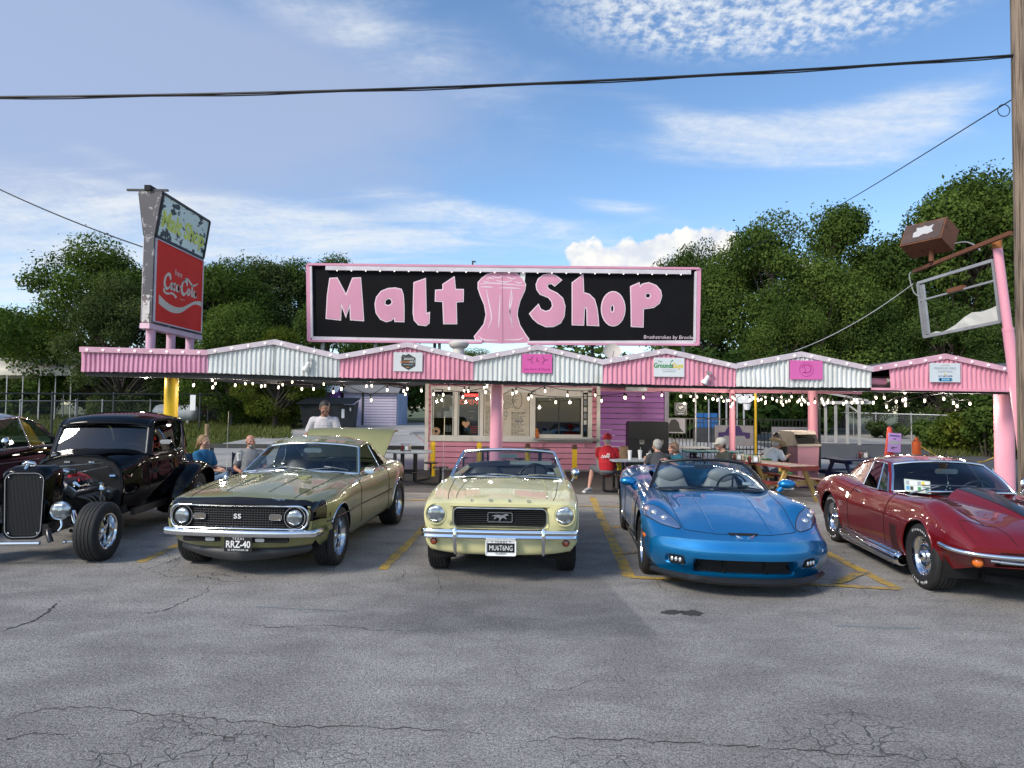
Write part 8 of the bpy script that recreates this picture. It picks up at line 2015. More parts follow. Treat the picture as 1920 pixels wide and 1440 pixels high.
 for s_ in(1,-1):
  mb=MB();mb.tube([tuple(sh.pt(t,3.25,s_,.003))for t in np.linspace(1.1,2.9,16)],.012,6);obj('belt_bead',mb,P,car,60)
  for v in(1.2,2.2,3.3):
   p=sh.pt(2.33,v,s_,.02);mb=MB();mb.tube([p,p+Vector((0,.09,0))],.018,8);obj('door_hinge',mb,M['chrome'],car,60)
  p=sh.pt(1.72,3.0,s_,.02);mb=MB();mb.tube([p,p+Vector((0,.12,0))],.010,6);obj('door_handle',mb,M['chrome'],car,60)
  rows=[]
  for a in np.linspace(R(-12),R(200),22):
   r0,r1=.43,.52;y0_,z0_=2.66,.38;q=[]
   for x,r_ in((.50,r1-.06),(.62,r1+.01),(.78,r1+.02),(.90,r1-.02),(.945,r1-.08),(.945,r0+.0)):q.append((s_*x,y0_+r_*math.cos(a)*1.05,z0_+r_*math.sin(a)*1.02))
   rows.append(q)
  mb=MB();mb.grid(np.array(rows));obj('rear_fender',mb,P,car,60)
  mb=MB();mb.box((s_*.76,2.66,.42),(.06,.8,.7));obj('wheel_well',mb,M['dark'],car)
  mb=MB();mb.bar((s_*.62,1.2,.38),(s_*.66,2.2,.38),.06,.10);obj('sill',mb,M['blk'],car)
 bot=arc(.605,1.63,1.135,1.175,-.028,2.6);top=arc(.57,1.77,1.505,1.535,-.025,3.0)
 obj('windshield',sheet(loft([bot,top],5)),M['car_glass'],car,180)
 hd=arc(.585,1.78,1.535,1.575,-.07,3.0);hd2=arc(.575,1.92,1.60,1.655,-.05,2.8);c3=arc(.58,2.3,1.615,1.70,0,2.6);c4_=arc(.55,2.62,1.575,1.665,.03,2.4);c5=arc(.50,2.84,1.45,1.53,.06,2.4);c6_=arc(.50,2.92,1.28,1.34,.07,2.4);c7=arc(.52,2.94,1.12,1.16,.08,2.4)
 roof=loft([top+np.array([0,-.02,.0]),hd,hd2,c3,c4_,c5,c6_,c7],5);obj('roof',sheet(roof,.02),P,car,180)
 mb=MB();mb.prism([(p[0],2.975,1.40+p[1])for p in round_rect(.56,.17,.06)],(0,-.05,0),(0,.03,0));obj('rear_window',mb,M['dark_glass'],car)
 for crv,nm in((top,'windshield_frame'),(bot,'windshield_frame')):
  mb=MB();mb.tube([tuple(p+np.array([0,-.012,0]))for p in crv],.017,6);obj(nm,mb,pbr('dull_black_trim',(.05,.05,.055),.3)if 'dull_black_trim' not in bpy.data.materials else bpy.data.materials['dull_black_trim'],car,60)
 for s_ in(1,-1):
  i=-1 if s_>0 else 0;A0,A1=Vector(bot[i]),Vector(top[i])
  mb=MB();mb.tube([A0+Vector((0,-.01,0)),A1+Vector((0,-.01,0))],.017,6);obj('windshield_frame',mb,bpy.data.materials['dull_black_trim'],car,60)
  mb=MB();mb.bar(A0+Vector((s_*.02,.05,-.04)),A1+Vector((s_*.012,.05,.04)),.07,.09);obj('windshield_pillar',mb,P,car)
  rl=[tuple(r[i])for r in roof]
  mb=MB();mb.tube([p for p in rl if p[2]>1.5],.03,8);obj('drip_rail',mb,P,car,60)
  def sx(y,z):
   f=(z-1.10)/(1.56-1.10);b=np.interp(y,(1.6,2.3,2.8,3.0),(.64,.668,.57,.49));t=np.interp(y,(1.8,2.3,2.62,2.84,2.95),(.585,.585,.555,.505,.49));return b+(t-b)*min(max(f,0),1.05)
  def skin(poly,name,mat=P,off=0):
   mb=MB();mb.prism([(s_*(sx(y,z)+off),y,z)for y,z in poly],(0,0,0),(-s_*.03,0,0));return obj(name,mb,mat,car)
  skin([(2.33,1.10),(2.40,1.10),(2.40,1.60),(2.33,1.60)],'door_pillar');skin([(1.85,1.515),(2.36,1.53),(2.36,1.615),(1.86,1.60)],'roof_rail');skin([(1.70,1.09),(2.36,1.10),(2.36,1.15),(1.70,1.14)],'door_sill')
  rows=[]
  for y in np.linspace(2.38,2.96,7):
   zt=float(np.interp(y,(2.38,2.62,2.84,2.92,2.96),(1.60,1.575,1.46,1.28,1.12)));rows.append([(s_*sx(y,z),y,z)for z in np.linspace(1.06,max(zt,1.08),5)])
  mb=MB();mb.grid(np.array(rows));obj('rear_quarter',mb,P,car,60)
  skin([(1.73,1.14),(2.34,1.145),(2.34,1.53),(1.86,1.52)],'door_window',M['dark_glass'],-.008)
 mb=MB();p=Vector((.63,1.86,1.27));mb.tube(smooth_line([(.60,1.86,1.47),(.68,1.83,1.45),(.76,1.82,1.33)],5),.008,6);mb.prism([(.79+q[0],1.80,1.29+q[1])for q in round_rect(.15,.062,.03)],(0,-.02,0),(0,.02,0));obj('door_mirror',mb,M['chrome'],car,50)
 mb=MB();mb.box((0,1.75,.98),(1.0,.12,.24));mb.box((0,2.75,.95),(1.0,.1,.5));obj('dashboard',mb,M['seat_black'],car)
 seat(car,0,2.35,.60,1.0,M['seat_black'],.50);steering(car,.28,1.98,1.10,.18)
 for s_ in(1,-1):
  wheel(car,'rod',s_*.735,0,.338,.255,.205,'dish',s_,-s_*0+R(-4));wheel(car,'rodrear',s_*.80,2.98,.37,.27,.205,'dish',s_)
 for o in car.children:
  if o.type=='MESH' and o.location.length<1e-6:
   n=len(o.data.vertices);co=np.empty(n*3);o.data.vertices.foreach_get('co',co);co=co.reshape(-1,3);m=co[:,1]>1.7
   co[m,0]*=1+.10*smoothstep(1.7,2.6,co[m,1])*smoothstep(.3,.9,co[m,2]);co[m,1]=1.7+(co[m,1]-1.7)*1.33
   o.data.vertices.foreach_set('co',co.reshape(-1));o.data.update()
 return car
hot_rod()
# dark hardtop sedan at the left edge
def sedan():
 car=thing('hardtop_sedan','dark maroon hardtop sedan cut off by the left edge of the frame','car',(-8.62,8.72,0),R(6));car.scale=(1.05,1.05,1.10)
 P=car_paint('deep_maroon_paint',(0.003,0.0012,0.002),0,.3,0,.6);T_=car_paint('midnight_roof_paint',(0.018,0.022,0.035),.4,.3)
 L=[[(-.85,.70,.36),(0,.80,.26),(1.5,.82,.24),(3.0,.82,.28),(4.1,.72,.4)],[(-.85,.82,.48),(0,.88,.42),(1.5,.90,.40),(3.0,.90,.42),(4.1,.80,.5)],[(-.85,.84,.68),(0,.90,.70),(1.5,.91,.70),(3.0,.91,.70),(4.1,.84,.70)],[(-.85,.82,.86),(0,.86,.94),(1.5,.86,.97),(2.3,.86,.98),(3.0,.84,.97),(4.1,.80,.90)],[(-.85,.72,.90),(0,.74,.99),(1.5,.76,1.01),(2.3,.76,1.01),(3.0,.74,1.01),(4.1,.7,.93)],[(-.85,.3,.92),(0,.3,1.0),(1.5,.3,1.02),(3.0,.3,1.02),(4.1,.3,.94)],[(-.85,0,.92),(0,0,1.02),(1.5,0,1.03),(3.0,0,1.03),(4.1,0,.94)]]
 sh=Shell(L,ts=[1.0,2.75]);sh.build('body',P,car,arches=[(0,.34,.37,.5),(2.92,.34,.37,.5)],cuts=[(1.0,2.75,4,6)])
 for y in(0,2.92):arch_liner(car,y,.34,.385,.5,.86)
 underbody(car,.7,-.6,3.9,.2,.5)
 bot=arc(.76,1.10,1.0,1.03,-.22);top=arc(.64,1.45,1.40,1.44,-.10);mid_=arc(.66,1.9,1.44,1.51,0);rr_=arc(.60,2.45,1.37,1.44,.05);dk=arc(.60,3.05,1.03,1.05,.10)
 obj('windshield',sheet(loft([bot,top],5)),M['car_glass'],car,180);obj('roof',sheet(loft([top,mid_,rr_],8),.025),T_,car,180);obj('rear_window',sheet(loft([rr_,(rr_+dk)/2+np.array([0,.05,.04]),dk],5)),M['car_glass'],car,180)
 roof=loft([top,mid_,rr_,(rr_+dk)/2+np.array([0,.02,.06]),dk],8)
 for s_ in(1,-1):
  i=-1 if s_>0 else 0;A0,A1=Vector(bot[i]),Vector(top[i])
  mb=MB();mb.bar(A0,A1,.05,.06);obj('windshield_pillar',mb,P,car)
  mb=MB();mb.tube([tuple(r[i])for r in roof],.022,8);obj('roof_rail',mb,T_,car,60)
  mb=MB();rows=[[tuple(rr_[i]*(1-f)+dk[i]*f+np.array([s_*.01,-.02-.10*(1-abs(2*f-1)),.03*math.sin(f*3.1)])),tuple(rr_[i]*(1-f)+dk[i]*f+np.array([s_*.06*f,.10,-.0]))]for f in np.linspace(0,1,8)];mb.grid(np.array(rows));obj('rear_pillar',mb,T_,car,60)
  mb=MB();mb.poly([(s_*.79,1.14,1.01),(s_*.665,1.48,1.41),(s_*.675,1.93,1.44),(s_*.80,2.05,1.01)]);obj('door_window',mb,M['green_glass'],car)
  mb=MB();mb.poly([(s_*.80,2.07,1.01),(s_*.675,1.95,1.44),(s_*.64,2.35,1.385),(s_*.665,2.55,1.27),(s_*.76,2.86,1.01)]);obj('quarter_window',mb,M['green_glass'],car)
  mb=MB();mb.tube([(s_*.80,2.06,1.0),(s_*.675,1.94,1.445)],.012,6);obj('window_divider',mb,M['chrome'],car,60)
  mb=MB();mb.tube([(s_*.66,1.48,1.42),(s_*.678,1.95,1.455),(s_*.645,2.36,1.395)],.010,6);obj('drip_moulding',mb,M['chrome'],car,60)
  mb=MB();mb.tube([tuple(sh.pt(t,3.6,s_,.006))for t in np.linspace(-.6,3.9,24)],.008,5);obj('belt_moulding',mb,M['steel'],car,60)
  mb=MB();mb.tube([tuple(sh.pt(t,2.4,s_,.006))for t in np.linspace(-.6,3.9,24)],.010,5);obj('side_moulding',mb,M['blk'],car,60)
  round_mirror(car,s_*.93,1.25,1.12,s_,.06)
  mb=MB();p=sh.pt(1.92,3.3,s_,.015);mb.tube([p,p+Vector((0,.13,0))],.011,6);obj('door_handle',mb,M['chrome'],car,60)
  for y in(0,2.92):wheel(car,'sedan',s_*.77,y,.34,.21,.20,'plain',s_)
  headlight(car,s_*.66,-.87,.74,.10,M['chrome'])
 mb=MB();mb.box((0,1.8,.5),(1.4,1.9,.3));mb.box((0,1.15,.86),(1.4,.2,.26));mb.box((0,2.8,.85),(1.3,.2,.3));obj('cabin',mb,M['seat_black'],car)
 seat(car,0,1.75,.52,1.2,M['seat_black'],.5);seat(car,0,2.55,.52,1.2,M['seat_black'],.45);steering(car,.38,1.35,.98,.19)
 mb=MB();mb.tube([(-.86,-.78,.48),(-.5,-.92,.48),(.5,-.92,.48),(.86,-.78,.48)],.06,8);obj('front_bumper',mb,M['chrome'],car,60)
 mb=MB();mb.box((0,-.86,.68),(1.0,.03,.16));obj('grille',mb,M['steel'],car)
 return car
M['green_glass']=glass('green_tinted_glass',(0.34,0.48,0.43),1.22,.01)
sedan()
# people
SKIN={}
def skin_mat(tone):
 k='skin%.2f'%tone[0]
 if k not in SKIN:SKIN[k]=pbr(k.replace('.','_'),tone,.5,var=.08,vscale=20)
 return SKIN[k]
def blob(mb,a,b,ra,rb,n=9,seg=(12,8)):
 a,b=Vector(a),Vector(b)
 for i in range(n+1):
  f=i/n;mb.ball(tuple(a+(b-a)*f),ra+(rb-ra)*f,*seg)
def fuse(name,mb,mat,parent,voxel=.009,it=4):
 0
 me=mb.mesh(name);o=bpy.data.objects.new(name,me);COL.objects.link(o)
 m=o.modifiers.new('skin','REMESH');m.mode='VOXEL';m.voxel_size=voxel;m.use_smooth_shade=True
 s=o.modifiers.new('soft','SMOOTH');s.iterations=it;s.factor=.5
 bpy.context.view_layer.update()
 me2=bpy.data.meshes.new_from_object(o.evaluated_get(bpy.context.evaluated_depsgraph_get()))
 bpy.data.objects.remove(o);bpy.data.meshes.remove(me)
 me2.name=name
 return obj(name,me2,mat,parent,180)
def person(label,loc,rz,J,skin=(.42,.22,.14),shirt=None,pants=None,shorts=False,shoes=None,hair=None,hair_style='short',cap=None,neck_v=False,sleeve=.62,scale=1.0,female=False,belly=0.0,sole=None,group='people at the drive-in'):
 0
 t=thing('person',label,'person',loc,rz,group);t.scale=(scale,)*3
 g={k:Vector(v)for k,v in J.items()}
 B=MB();sh_,pl=g['chest'],g['pelvis']
 ax=(g['neck']-pl).normalized();w_=.155 if not female else .14
 right=(g['rs']-g['ls']).normalized();Rm=Matrix((right,ax.cross(right).normalized()if True else ax,ax)).transposed()
 def torso(mb,grow=0.0,top=1.0):
  for i in range(13):
   f=i/12*top;c=pl+(g['neck']-pl)*f+(sh_-(pl+g['neck'])/2)*(1-(2*f-1)**2)
   rx=np.interp(f,(0,.25,.45,.72,.86,1),(w_*1.02,w_*.95+belly*.5,w_*1.0+belly*.4,w_*1.16,w_*1.02,.085))+grow
   ry=np.interp(f,(0,.25,.5,.75,.9,1),(.115+belly*.5,.105+belly,.11+belly*.7,.118,.095,.07))+grow
   mb2=MB();mb2.ball((0,0,0),1,16,10,(rx,ry,.085));b=len(mb.v);mb.v+=[tuple(c+Rm@Vector(v))for v in mb2.v];mb.f+=[tuple(q+b for q in f_)for f_ in mb2.f];mb.mi+=[0]*len(mb2.f)
 torso(B)
 for s in 'lr':
  blob(B,g['neck']+(g[s+'s']-g['neck'])*.3-ax*.03,g[s+'s'],.052,.054)
  blob(B,g[s+'s'],g[s+'e'],.052,.043);blob(B,g[s+'e'],g[s+'w'],.043,.029)
  d=(g[s+'w']-g[s+'e']).normalized();hd=Vector(J.get(s+'hd',tuple(d))).normalized();sd=hd.cross(Vector((0,0,1)));
  sd=(sd if sd.length>.2 else Vector((1,0,0))).normalized();nn=sd.cross(hd)
  if nn.z>0:nn=-nn
  p=g[s+'w'];blob(B,p,p+hd*.075,.028,.034,6);
  for k,(o_,L_)in enumerate(((-.030,.072),(-.010,.082),(.011,.077),(.030,.060))):
   a=p+hd*.085+sd*o_;b_=a+hd*L_*.5+nn*.012;c_=b_+hd*L_*.38+nn*.032;blob(B,a-hd*.02,b_,.0115,.0105,5,(8,6));blob(B,b_,c_,.0105,.009,5,(8,6))
  q=-1 if s=='r' else 1;a=p+hd*.025+sd*(q*.028);b_=a+hd*.035+sd*(q*.028)+nn*.012;blob(B,a,b_,.014,.011,5,(8,6));blob(B,b_,b_+hd*.032+nn*.012,.011,.009,4,(8,6))
  if s+'h' in g:
   blob(B,g[s+'h'],g[s+'k'],.088,.058,12);blob(B,g[s+'k'],g[s+'a']+(g[s+'k']-g[s+'a'])*.55,.057,.056);blob(B,g[s+'a']+(g[s+'k']-g[s+'a'])*.6,g[s+'a'],.056,.036)
   blob(B,g[s+'a']+Vector((0,0,-.03)),g[s+'t'],.038,.026)
 hc=g['head'];look=Vector(J['look']).normalized();up=Vector(J.get('up',(0,0,1)));rt=look.cross(up).normalized();up=rt.cross(look)
 HM=Matrix((rt,-look,up)).transposed()
 def hp(x,y,z):return hc+HM@Vector((x,y,z))
 blob(B,g['neck']-ax*.04,hp(0,.015,-.07),.058,.052)
 def hball(mb,c,r,sc):
  m2=MB();m2.ball((0,0,0),r,16,12,sc);b=len(mb.v);mb.v+=[tuple(hp(*(Vector(c)+Vector(v))))for v in m2.v];mb.f+=[tuple(q+b for q in f_)for f_ in m2.f];mb.mi+=[0]*len(m2.f)
 hball(B,(0,.012,.035),.088,(.88,1.08,1.0));hball(B,(0,-.022,-.015),.078,(.86,.95,1.05));hball(B,(0,-.045,-.068),.045,(1.0,.9,.8));hball(B,(0,-.075,-.085),.022,(1.1,.8,.8))
 hball(B,(0,-.098,-.012),.016,(.8,.8,1.6));hball(B,(0,-.108,-.026),.015,(1.05,1,.8));hball(B,(0,-.080,.022),.03,(1.7,.6,.45));hball(B,(0,-.088,-.056),.016,(1.4,.7,.55))
 for s in(1,-1):hball(B,(s*.082,.015,-.005),.022,(.4,.8,1.25));hball(B,(s*.045,-.06,-.02),.028,(1,.8,1))
 body=fuse('body',B,skin_mat(skin),t,.0085,3)
 for s in(1,-1):
  mb=MB();mb.ball(tuple(hp(s*.032,-.088,.006)),.0095,8,6,(1.2,.6,.6));obj('eye',mb,M['menu_ink'],t,180)
 if hair:
  Hm=MB()
  if hair_style in('short','bun','bob','grey'):
   hball(Hm,(0,.030,.052),.094,(.91,1.02,.98));hball(Hm,(0,.060,.0),.072,(1.08,.8,1.2));
   for s in(1,-1):hball(Hm,(s*.070,.03,.025),.032,(.6,1.3,1.3))
  if hair_style=='bob':
   for s in(1,-1):hball(Hm,(s*.072,.01,-.02),.045,(.6,1.3,1.5))
   hball(Hm,(0,.075,-.03),.07,(1.1,.6,1.2));hball(Hm,(0,-.045,.09),.05,(1.2,.8,.5))
  if hair_style=='bun':blob(Hm,hp(0,.12,.045),hp(0,.16,-.10),.035,.022)
  if hair_style=='beard':hball(Hm,(0,-.052,-.078),.052,(1.05,.85,.85));hball(Hm,(0,.05,.0),.075,(1.06,.85,1.1))
  fuse('hair',Hm,hair,t,.009,2)
 if cap:
  style,cm=cap;C=MB()
  if style=='cap':
   hball(C,(0,.022,.062),.112,(.93,1.06,.90));cp=fuse('cap',C,cm,t,.010,2)
   mb=MB();rows=[]
   for r_,dz in((.085,.055),(.125,.050),(.155,.036)):rows.append([tuple(hp(r_*.62*math.sin(a)*1.15,-.02-r_*math.cos(a)*1.0,dz-.012*abs(math.sin(a))*3*r_))for a in np.linspace(-1.05,1.05,11)])
   mb.grid(np.array(rows));b=MB();b.grid(np.array(rows)[::-1]-np.array([0,0,.006]));mb.add(b.v,b.f);obj('visor',mb,cm,cp,60)
  else:
   for i in range(1):
    mb=MB();prof=[]
    for r_,h_ in((.0,.135),(.06,.14),(.085,.125),(.098,.05),(.105,.045)):prof.append((r_,h_))
    rows=[]
    for r_,h_ in prof+[(.15,.035),(.195,.055),(.20,.060),(.15,.028),(.100,.036)]:
     rows.append([tuple(hp(r_*math.cos(a)*(.92),.01+r_*math.sin(a)*1.08,h_+(.030*abs(math.cos(a))**3 if r_>.14 else 0)-(.012*(math.sin(a)<-.5)if r_>.14 else 0)))for a in np.linspace(0,2*math.pi,29)[:-1]])
    mb.grid(np.array(rows),cv=True);obj('straw_hat',mb,cm,t,60)
   mb=MB();mb.tube([tuple(hp(.101*math.cos(a)*.92,.01+.101*math.sin(a)*1.08,.058))for a in np.linspace(0,2*math.pi,29)[:-1]],.010,6,True);obj('hat_band',mb,pbr('tan_band',(.18,.11,.06),.8)if 'tan_band' not in bpy.data.materials else bpy.data.materials['tan_band'],t,60)
 if shirt:
  S=MB();torso(S,.016,.93)
  for s in 'lr':
   blob(S,g['neck']+(g[s+'s']-g['neck'])*.35-ax*.035,g[s+'s'],.066,.075);e=g[s+'s']+(g[s+'e']-g[s+'s'])*min(sleeve,1);blob(S,g[s+'s'],e,.075,.070 if sleeve<=1 else .056)
   if sleeve>1:blob(S,g[s+'e'],g[s+'e']+(g[s+'w']-g[s+'e'])*.88,.054,.042)
  blob(S,pl-ax*.02,pl+ax*.08,.14,.14)
  fuse('shirt',S,shirt,t,.010,4)
 if pants and 'lh' in g:
  S=MB()
  for i in range(4):
   m2=MB();m2.ball((0,0,0),1,16,10,(w_*1.08+.004,.128+belly*.3,.09));b=len(S.v);c=pl+ax*(i*.025-.05);S.v+=[tuple(c+Rm@Vector(v))for v in m2.v];S.f+=[tuple(q+b for q in f_)for f_ in m2.f];S.mi+=[0]*len(m2.f)
  for s in 'lr':
   blob(S,g[s+'h'],g[s+'k'],.104,.080 if shorts else .074,12)
   if not shorts:blob(S,g[s+'k'],g[s+'a']+Vector((0,0,.015)),.074,.058,12)
  fuse('shorts' if shorts else 'trousers',S,pants,t,.010,3)
 if shoes and 'lh' in g:
  for s in 'lr':
   S=MB();a,e=g[s+'a'],g[s+'t'];d=(e-a);d.z=0;d.normalize();base=Vector((a.x,a.y,e.z));blob(S,base-d*.05+Vector((0,0,.02)),base+Vector((0,0,.03)),.048,.05);blob(S,base+Vector((0,0,.03)),e+d*.04,.050,.036)
   o=fuse('shoe',S,shoes,t,.009,2)
   if sole:
    mb=MB();mb.bar(base-d*.085+Vector((0,0,-.028)),e+d*.075+Vector((0,0,-.014)),.085,.022);obj('shoe_sole',mb,sole,o)
 return t
def sit(hz=.50,lean=.10,side=0.0,look=(0,-1,-.05),knees=.14,spread=.0,hands=None,shoulder=.165,torso=.50,drop=0.0,twist=0.0):
 0
 J={'pelvis':(0,0,hz),'chest':(side*.5,-lean*.55+.02,hz+torso*.55),'neck':(side,-lean,hz+torso),'head':(side*1.25,-lean*1.25-.03,hz+torso+.165-drop),'look':look}
 for s,q in(('l',1),('r',-1)):
  J[s+'s']=(side+q*shoulder,-lean*.85+q*twist,hz+torso-.055);h_=(hands or{}).get(s,(q*.16,-.42,hz+.18));J[s+'w']=h_
  e=Vector(J[s+'s'])*.5+Vector(h_)*.5+Vector((q*.07,.08,-.13));J[s+'e']=tuple(e)
  J[s+'h']=(q*.095,-.02,hz-.01);J[s+'k']=(q*(knees+spread),-.43,hz+.01);J[s+'a']=(q*(knees+spread*1.1),-.42,.09);J[s+'t']=(q*(knees+spread*1.2+.02),-.56,.035)
 return J
cloth=lambda n,c:pbr(n,c,.85,var=.14,vscale=9,bump=.25,bscale=60)
hairm={k:pbr('hair_'+k,c,.55,var=.35,vscale=60,bump=.5,bscale=150)for k,c in dict(dark=(.02,.015,.012),blond=(.26,.16,.07),grey=(.30,.29,.27),white=(.45,.44,.42),brown=(.16,.10,.06)).items()}
whitesh=pbr('white_sneaker',(.62,.62,.60),.6);
c=U(608,800,12.35)
J={'pelvis':(0,0,.98),'chest':(0,.01,1.26),'neck':(.02,-.05,1.53),'head':(.035,-.12,1.685),'look':(.35,-.80,-.55),'ls':(.19,-.02,1.475),'rs':(-.19,-.02,1.475),'le':(.29,-.03,1.20),'re':(-.30,-.04,1.20),'lw':(.20,-.26,1.10),'rw':(-.16,-.28,1.12)}
for s,q in(('l',1),('r',-1)):J[s+'h']=(q*.10,0,.95);J[s+'k']=(q*.12,-.02,.52);J[s+'a']=(q*.13,.02,.09);J[s+'t']=(q*.15,-.15,.035)
person('standing man in a pale grey T-shirt looking down into the open trunk',(c.x,12.35,0),0,J,(.30,.15,.10),cloth('pale_grey_tee',(.52,.49,.50)),cloth('blue_jeans',(.05,.08,.15)),False,whitesh,hairm['dark'],'short',scale=1.06,belly=.03)
def chair(label,x,y,rz):
 t=thing('camp_chair',label,'chair',(x,y,0),rz,'folding camp chairs');F=cloth('navy_canvas',(.012,.022,.065))if 'navy_canvas' not in bpy.data.materials else bpy.data.materials['navy_canvas']
 P_=np.array([[(xx,yy,zz_-.03*(1-(xx/.27)**2))for yy,zz_ in((-.26,.44),(0,.40),(.20,.39))]for xx in np.linspace(-.27,.27,7)]);obj('seat',sheet(P_,.012),F,t,60)
 P_=np.array([[(xx,yy+.04*(1-(xx/.27)**2),zz_)for yy,zz_ in((.20,.40),(.26,.65),(.33,.93))]for xx in np.linspace(-.27,.27,7)]);obj('backrest',sheet(P_,.014),F,t,60)
 for q in(1,-1):
  mb=MB();mb.tube([(q*.30,-.28,.02),(q*.29,.26,.42),(q*.28,.34,.95)],.012,6);obj('leg',mb,M['blk'],t,60);mb=MB();mb.tube([(q*.30,.30,.02),(q*.30,-.26,.44),(q*.31,-.27,.64)],.012,6);obj('leg',mb,M['blk'],t,60)
  mb=MB();mb.tube(smooth_line([(q*.31,-.30,.62),(q*.32,-.1,.66),(q*.32,.22,.66)],4),.022,7);obj('armrest',mb,F,t,60)
 mb=MB();mb.tube([(-.29,-.26,.04),(.29,.28,.40)],.010,6);mb.tube([(.29,-.26,.04),(-.29,.28,.40)],.010,6);obj('cross_brace',mb,M['blk'],t,60);return t
x,y=U(386,840,12.1).x,12.1
chair('navy camp chair under the woman in the blue T-shirt',x,y+.0,R(68))
J=sit(.48,-.06,0,(.15,-1,-.02),.07,0,{'l':(.10,-.30,.66),'r':(-.02,-.32,.64)},.15);J['lk']=(.06,-.44,.56);J['la']=(-.08,-.62,.28);J['lt']=(-.10,-.74,.20)
person('seated woman in a bright blue T-shirt and jeans with a blond ponytail',(x,y,0),R(66),J,(.48,.27,.19),cloth('bright_blue_tee',(.01,.115,.25)),cloth('light_jeans',(.16,.25,.36)),False,whitesh,hairm['blond'],'bun',female=True)
x,y=U(470,840,12.3).x,12.3
chair('navy camp chair with tall back under the man in the grey T-shirt',x,y,R(28))
J=sit(.49,-.07,0,(.25,-1,-.02),.16,.02,{'l':(.22,-.22,.66),'r':(-.20,-.26,.64)},.178)
person('seated grey bearded man in a heather grey T-shirt in a camp chair',(x,y,0),R(26),J,(.42,.20,.14),cloth('heather_grey_tee',(.20,.21,.22)),cloth('dark_shorts',(.05,.05,.06)),True,whitesh,hairm['grey'],'beard',belly=.05)
q=U(446,857,12.0)
t=thing('foam_cup','white foam cup in the arm holder of the camp chair','cup',(q.x,12.05,q.z-.07));mb=MB();mb.lathe([(0,0),(.032,0),(.042,.13),(.045,.135),(.04,.14),(0,.14)],14);obj('cup_body',mb,M['white'],t,50)
x,y=U(1139,850,14.55).x,14.55
J=sit(.50,.13,.02,(.35,-1,-.12),.20,.12,{'l':(.12,-.40,.84),'r':(-.20,-.34,.80)},.185,.48);J['rk']=(-.40,.02,.50);J['ra']=(-.33,.0,.09);J['rt']=(-.42,-.10,.035);
J['lk']=(.36,-.28,.50);J['la']=(.40,.02,.09);J['lt']=(.46,.14,.035);J['rk']=(-.36,-.28,.50);J['ra']=(-.30,.06,.09);J['rt']=(-.34,.20,.035)
tr=person('heavy set man in a red T-shirt and red cap seen from behind on the bench',(x,y,0),R(180-14),J,(.46,.24,.18),cloth('red_tee',(.42,.008,.018)),cloth('grey_shorts',(.10,.105,.12)),True,pbr('white_black_sneaker',(.40,.40,.40),.6),hairm['grey'],'short',('cap',cloth('red_cap',(.36,.01,.02))),belly=.075,sole=M['white'])
for k,(dz,L_,a_)in enumerate(((.0,.17,.0),(-.028,.19,.006),(.045,.06,-.02))):
 pts=[(-.085+L_*f+.0,.172+.012*math.sin(f*3.1),.815+dz+.016*math.sin(f*22+k))for f in np.linspace(0,1,15)]
 mb=MB();mb.tube([(p[0]+.02,p[1]+.0,p[2])for p in pts],.006 if k else .009,5);obj('shirt_print',mb,M['white'],tr)
x,y=U(1238,850,13.45).x,13.45
person('grey haired person in a charcoal T-shirt with back to the camera',(x,y,0),R(180+8),sit(.46,.14,0,(.15,-1,-.2),.16,.03,{'l':(.16,-.42,.80),'r':(-.26,-.34,.80)},.175,.46),(.40,.22,.16),cloth('charcoal_tee',(.045,.047,.055)),cloth('dark_trousers',(.03,.032,.04)),False,whitesh,hairm['grey'],'short',belly=.04)
x,y=U(1278,850,13.55).x,13.55
J=sit(.45,.12,0,(.05,-1,-.05),.13,.02,{'l':(.16,-.36,.80),'r':(.02,-.20,1.03)},.155,.45,.02)
person('woman with short brown hair in a teal shirt raising a hand to her face',(x,y,0),R(-80),J,(.46,.24,.18),cloth('teal_shirt',(.01,.10,.15)),cloth('tan_trousers',(.2,.15,.10)),False,whitesh,hairm['brown'],'bob',female=True)
x,y=U(1369,850,13.9).x,13.9
person('man in profile with a pale cap and dark olive T-shirt leaning on a table',(x,y,0),R(-78),sit(.46,.16,0,(0,-1,-.08),.15,.03,{'l':(.20,-.45,.80),'r':(-.12,-.47,.79)},.175,.49),(.40,.20,.13),cloth('dark_olive_tee',(.030,.033,.028)),cloth('khaki_shorts',(.2,.17,.12)),True,whitesh,hairm['dark'],'short',('cap',cloth('stone_cap',(.42,.40,.36))))
x,y=U(1437,850,15.2).x,15.2
person('man in a straw hat and white shirt hunched over with his back to us',(x,y,0),R(180-62),sit(.47,.26,0,(0,-.9,-.45),.17,.03,{'l':(.15,-.50,.80),'r':(-.18,-.48,.80)},.185,.47,.05),(.30,.16,.10),cloth('white_shirt',(.62,.63,.66)),cloth('dark_jeans',(.03,.04,.07)),False,whitesh,hairm['grey'],'short',('straw',pbr('straw',(.46,.35,.20),.8,var=.2,vscale=30)),sleeve=.7,belly=.04)
x,y=U(1470,850,15.9).x,15.9
person('dark haired person in black facing the man in the straw hat',(x,y,0),R(-70),sit(.50,.16,0,(0,-1,-.25),.15,.03,{'l':(.18,-.46,.80),'r':(-.16,-.46,.80)},.175,.52),(.24,.12,.075),cloth('black_tee',(.012,.012,.014)),cloth('black_trousers',(.015,.015,.018)),False,whitesh,hairm['dark'],'bob')
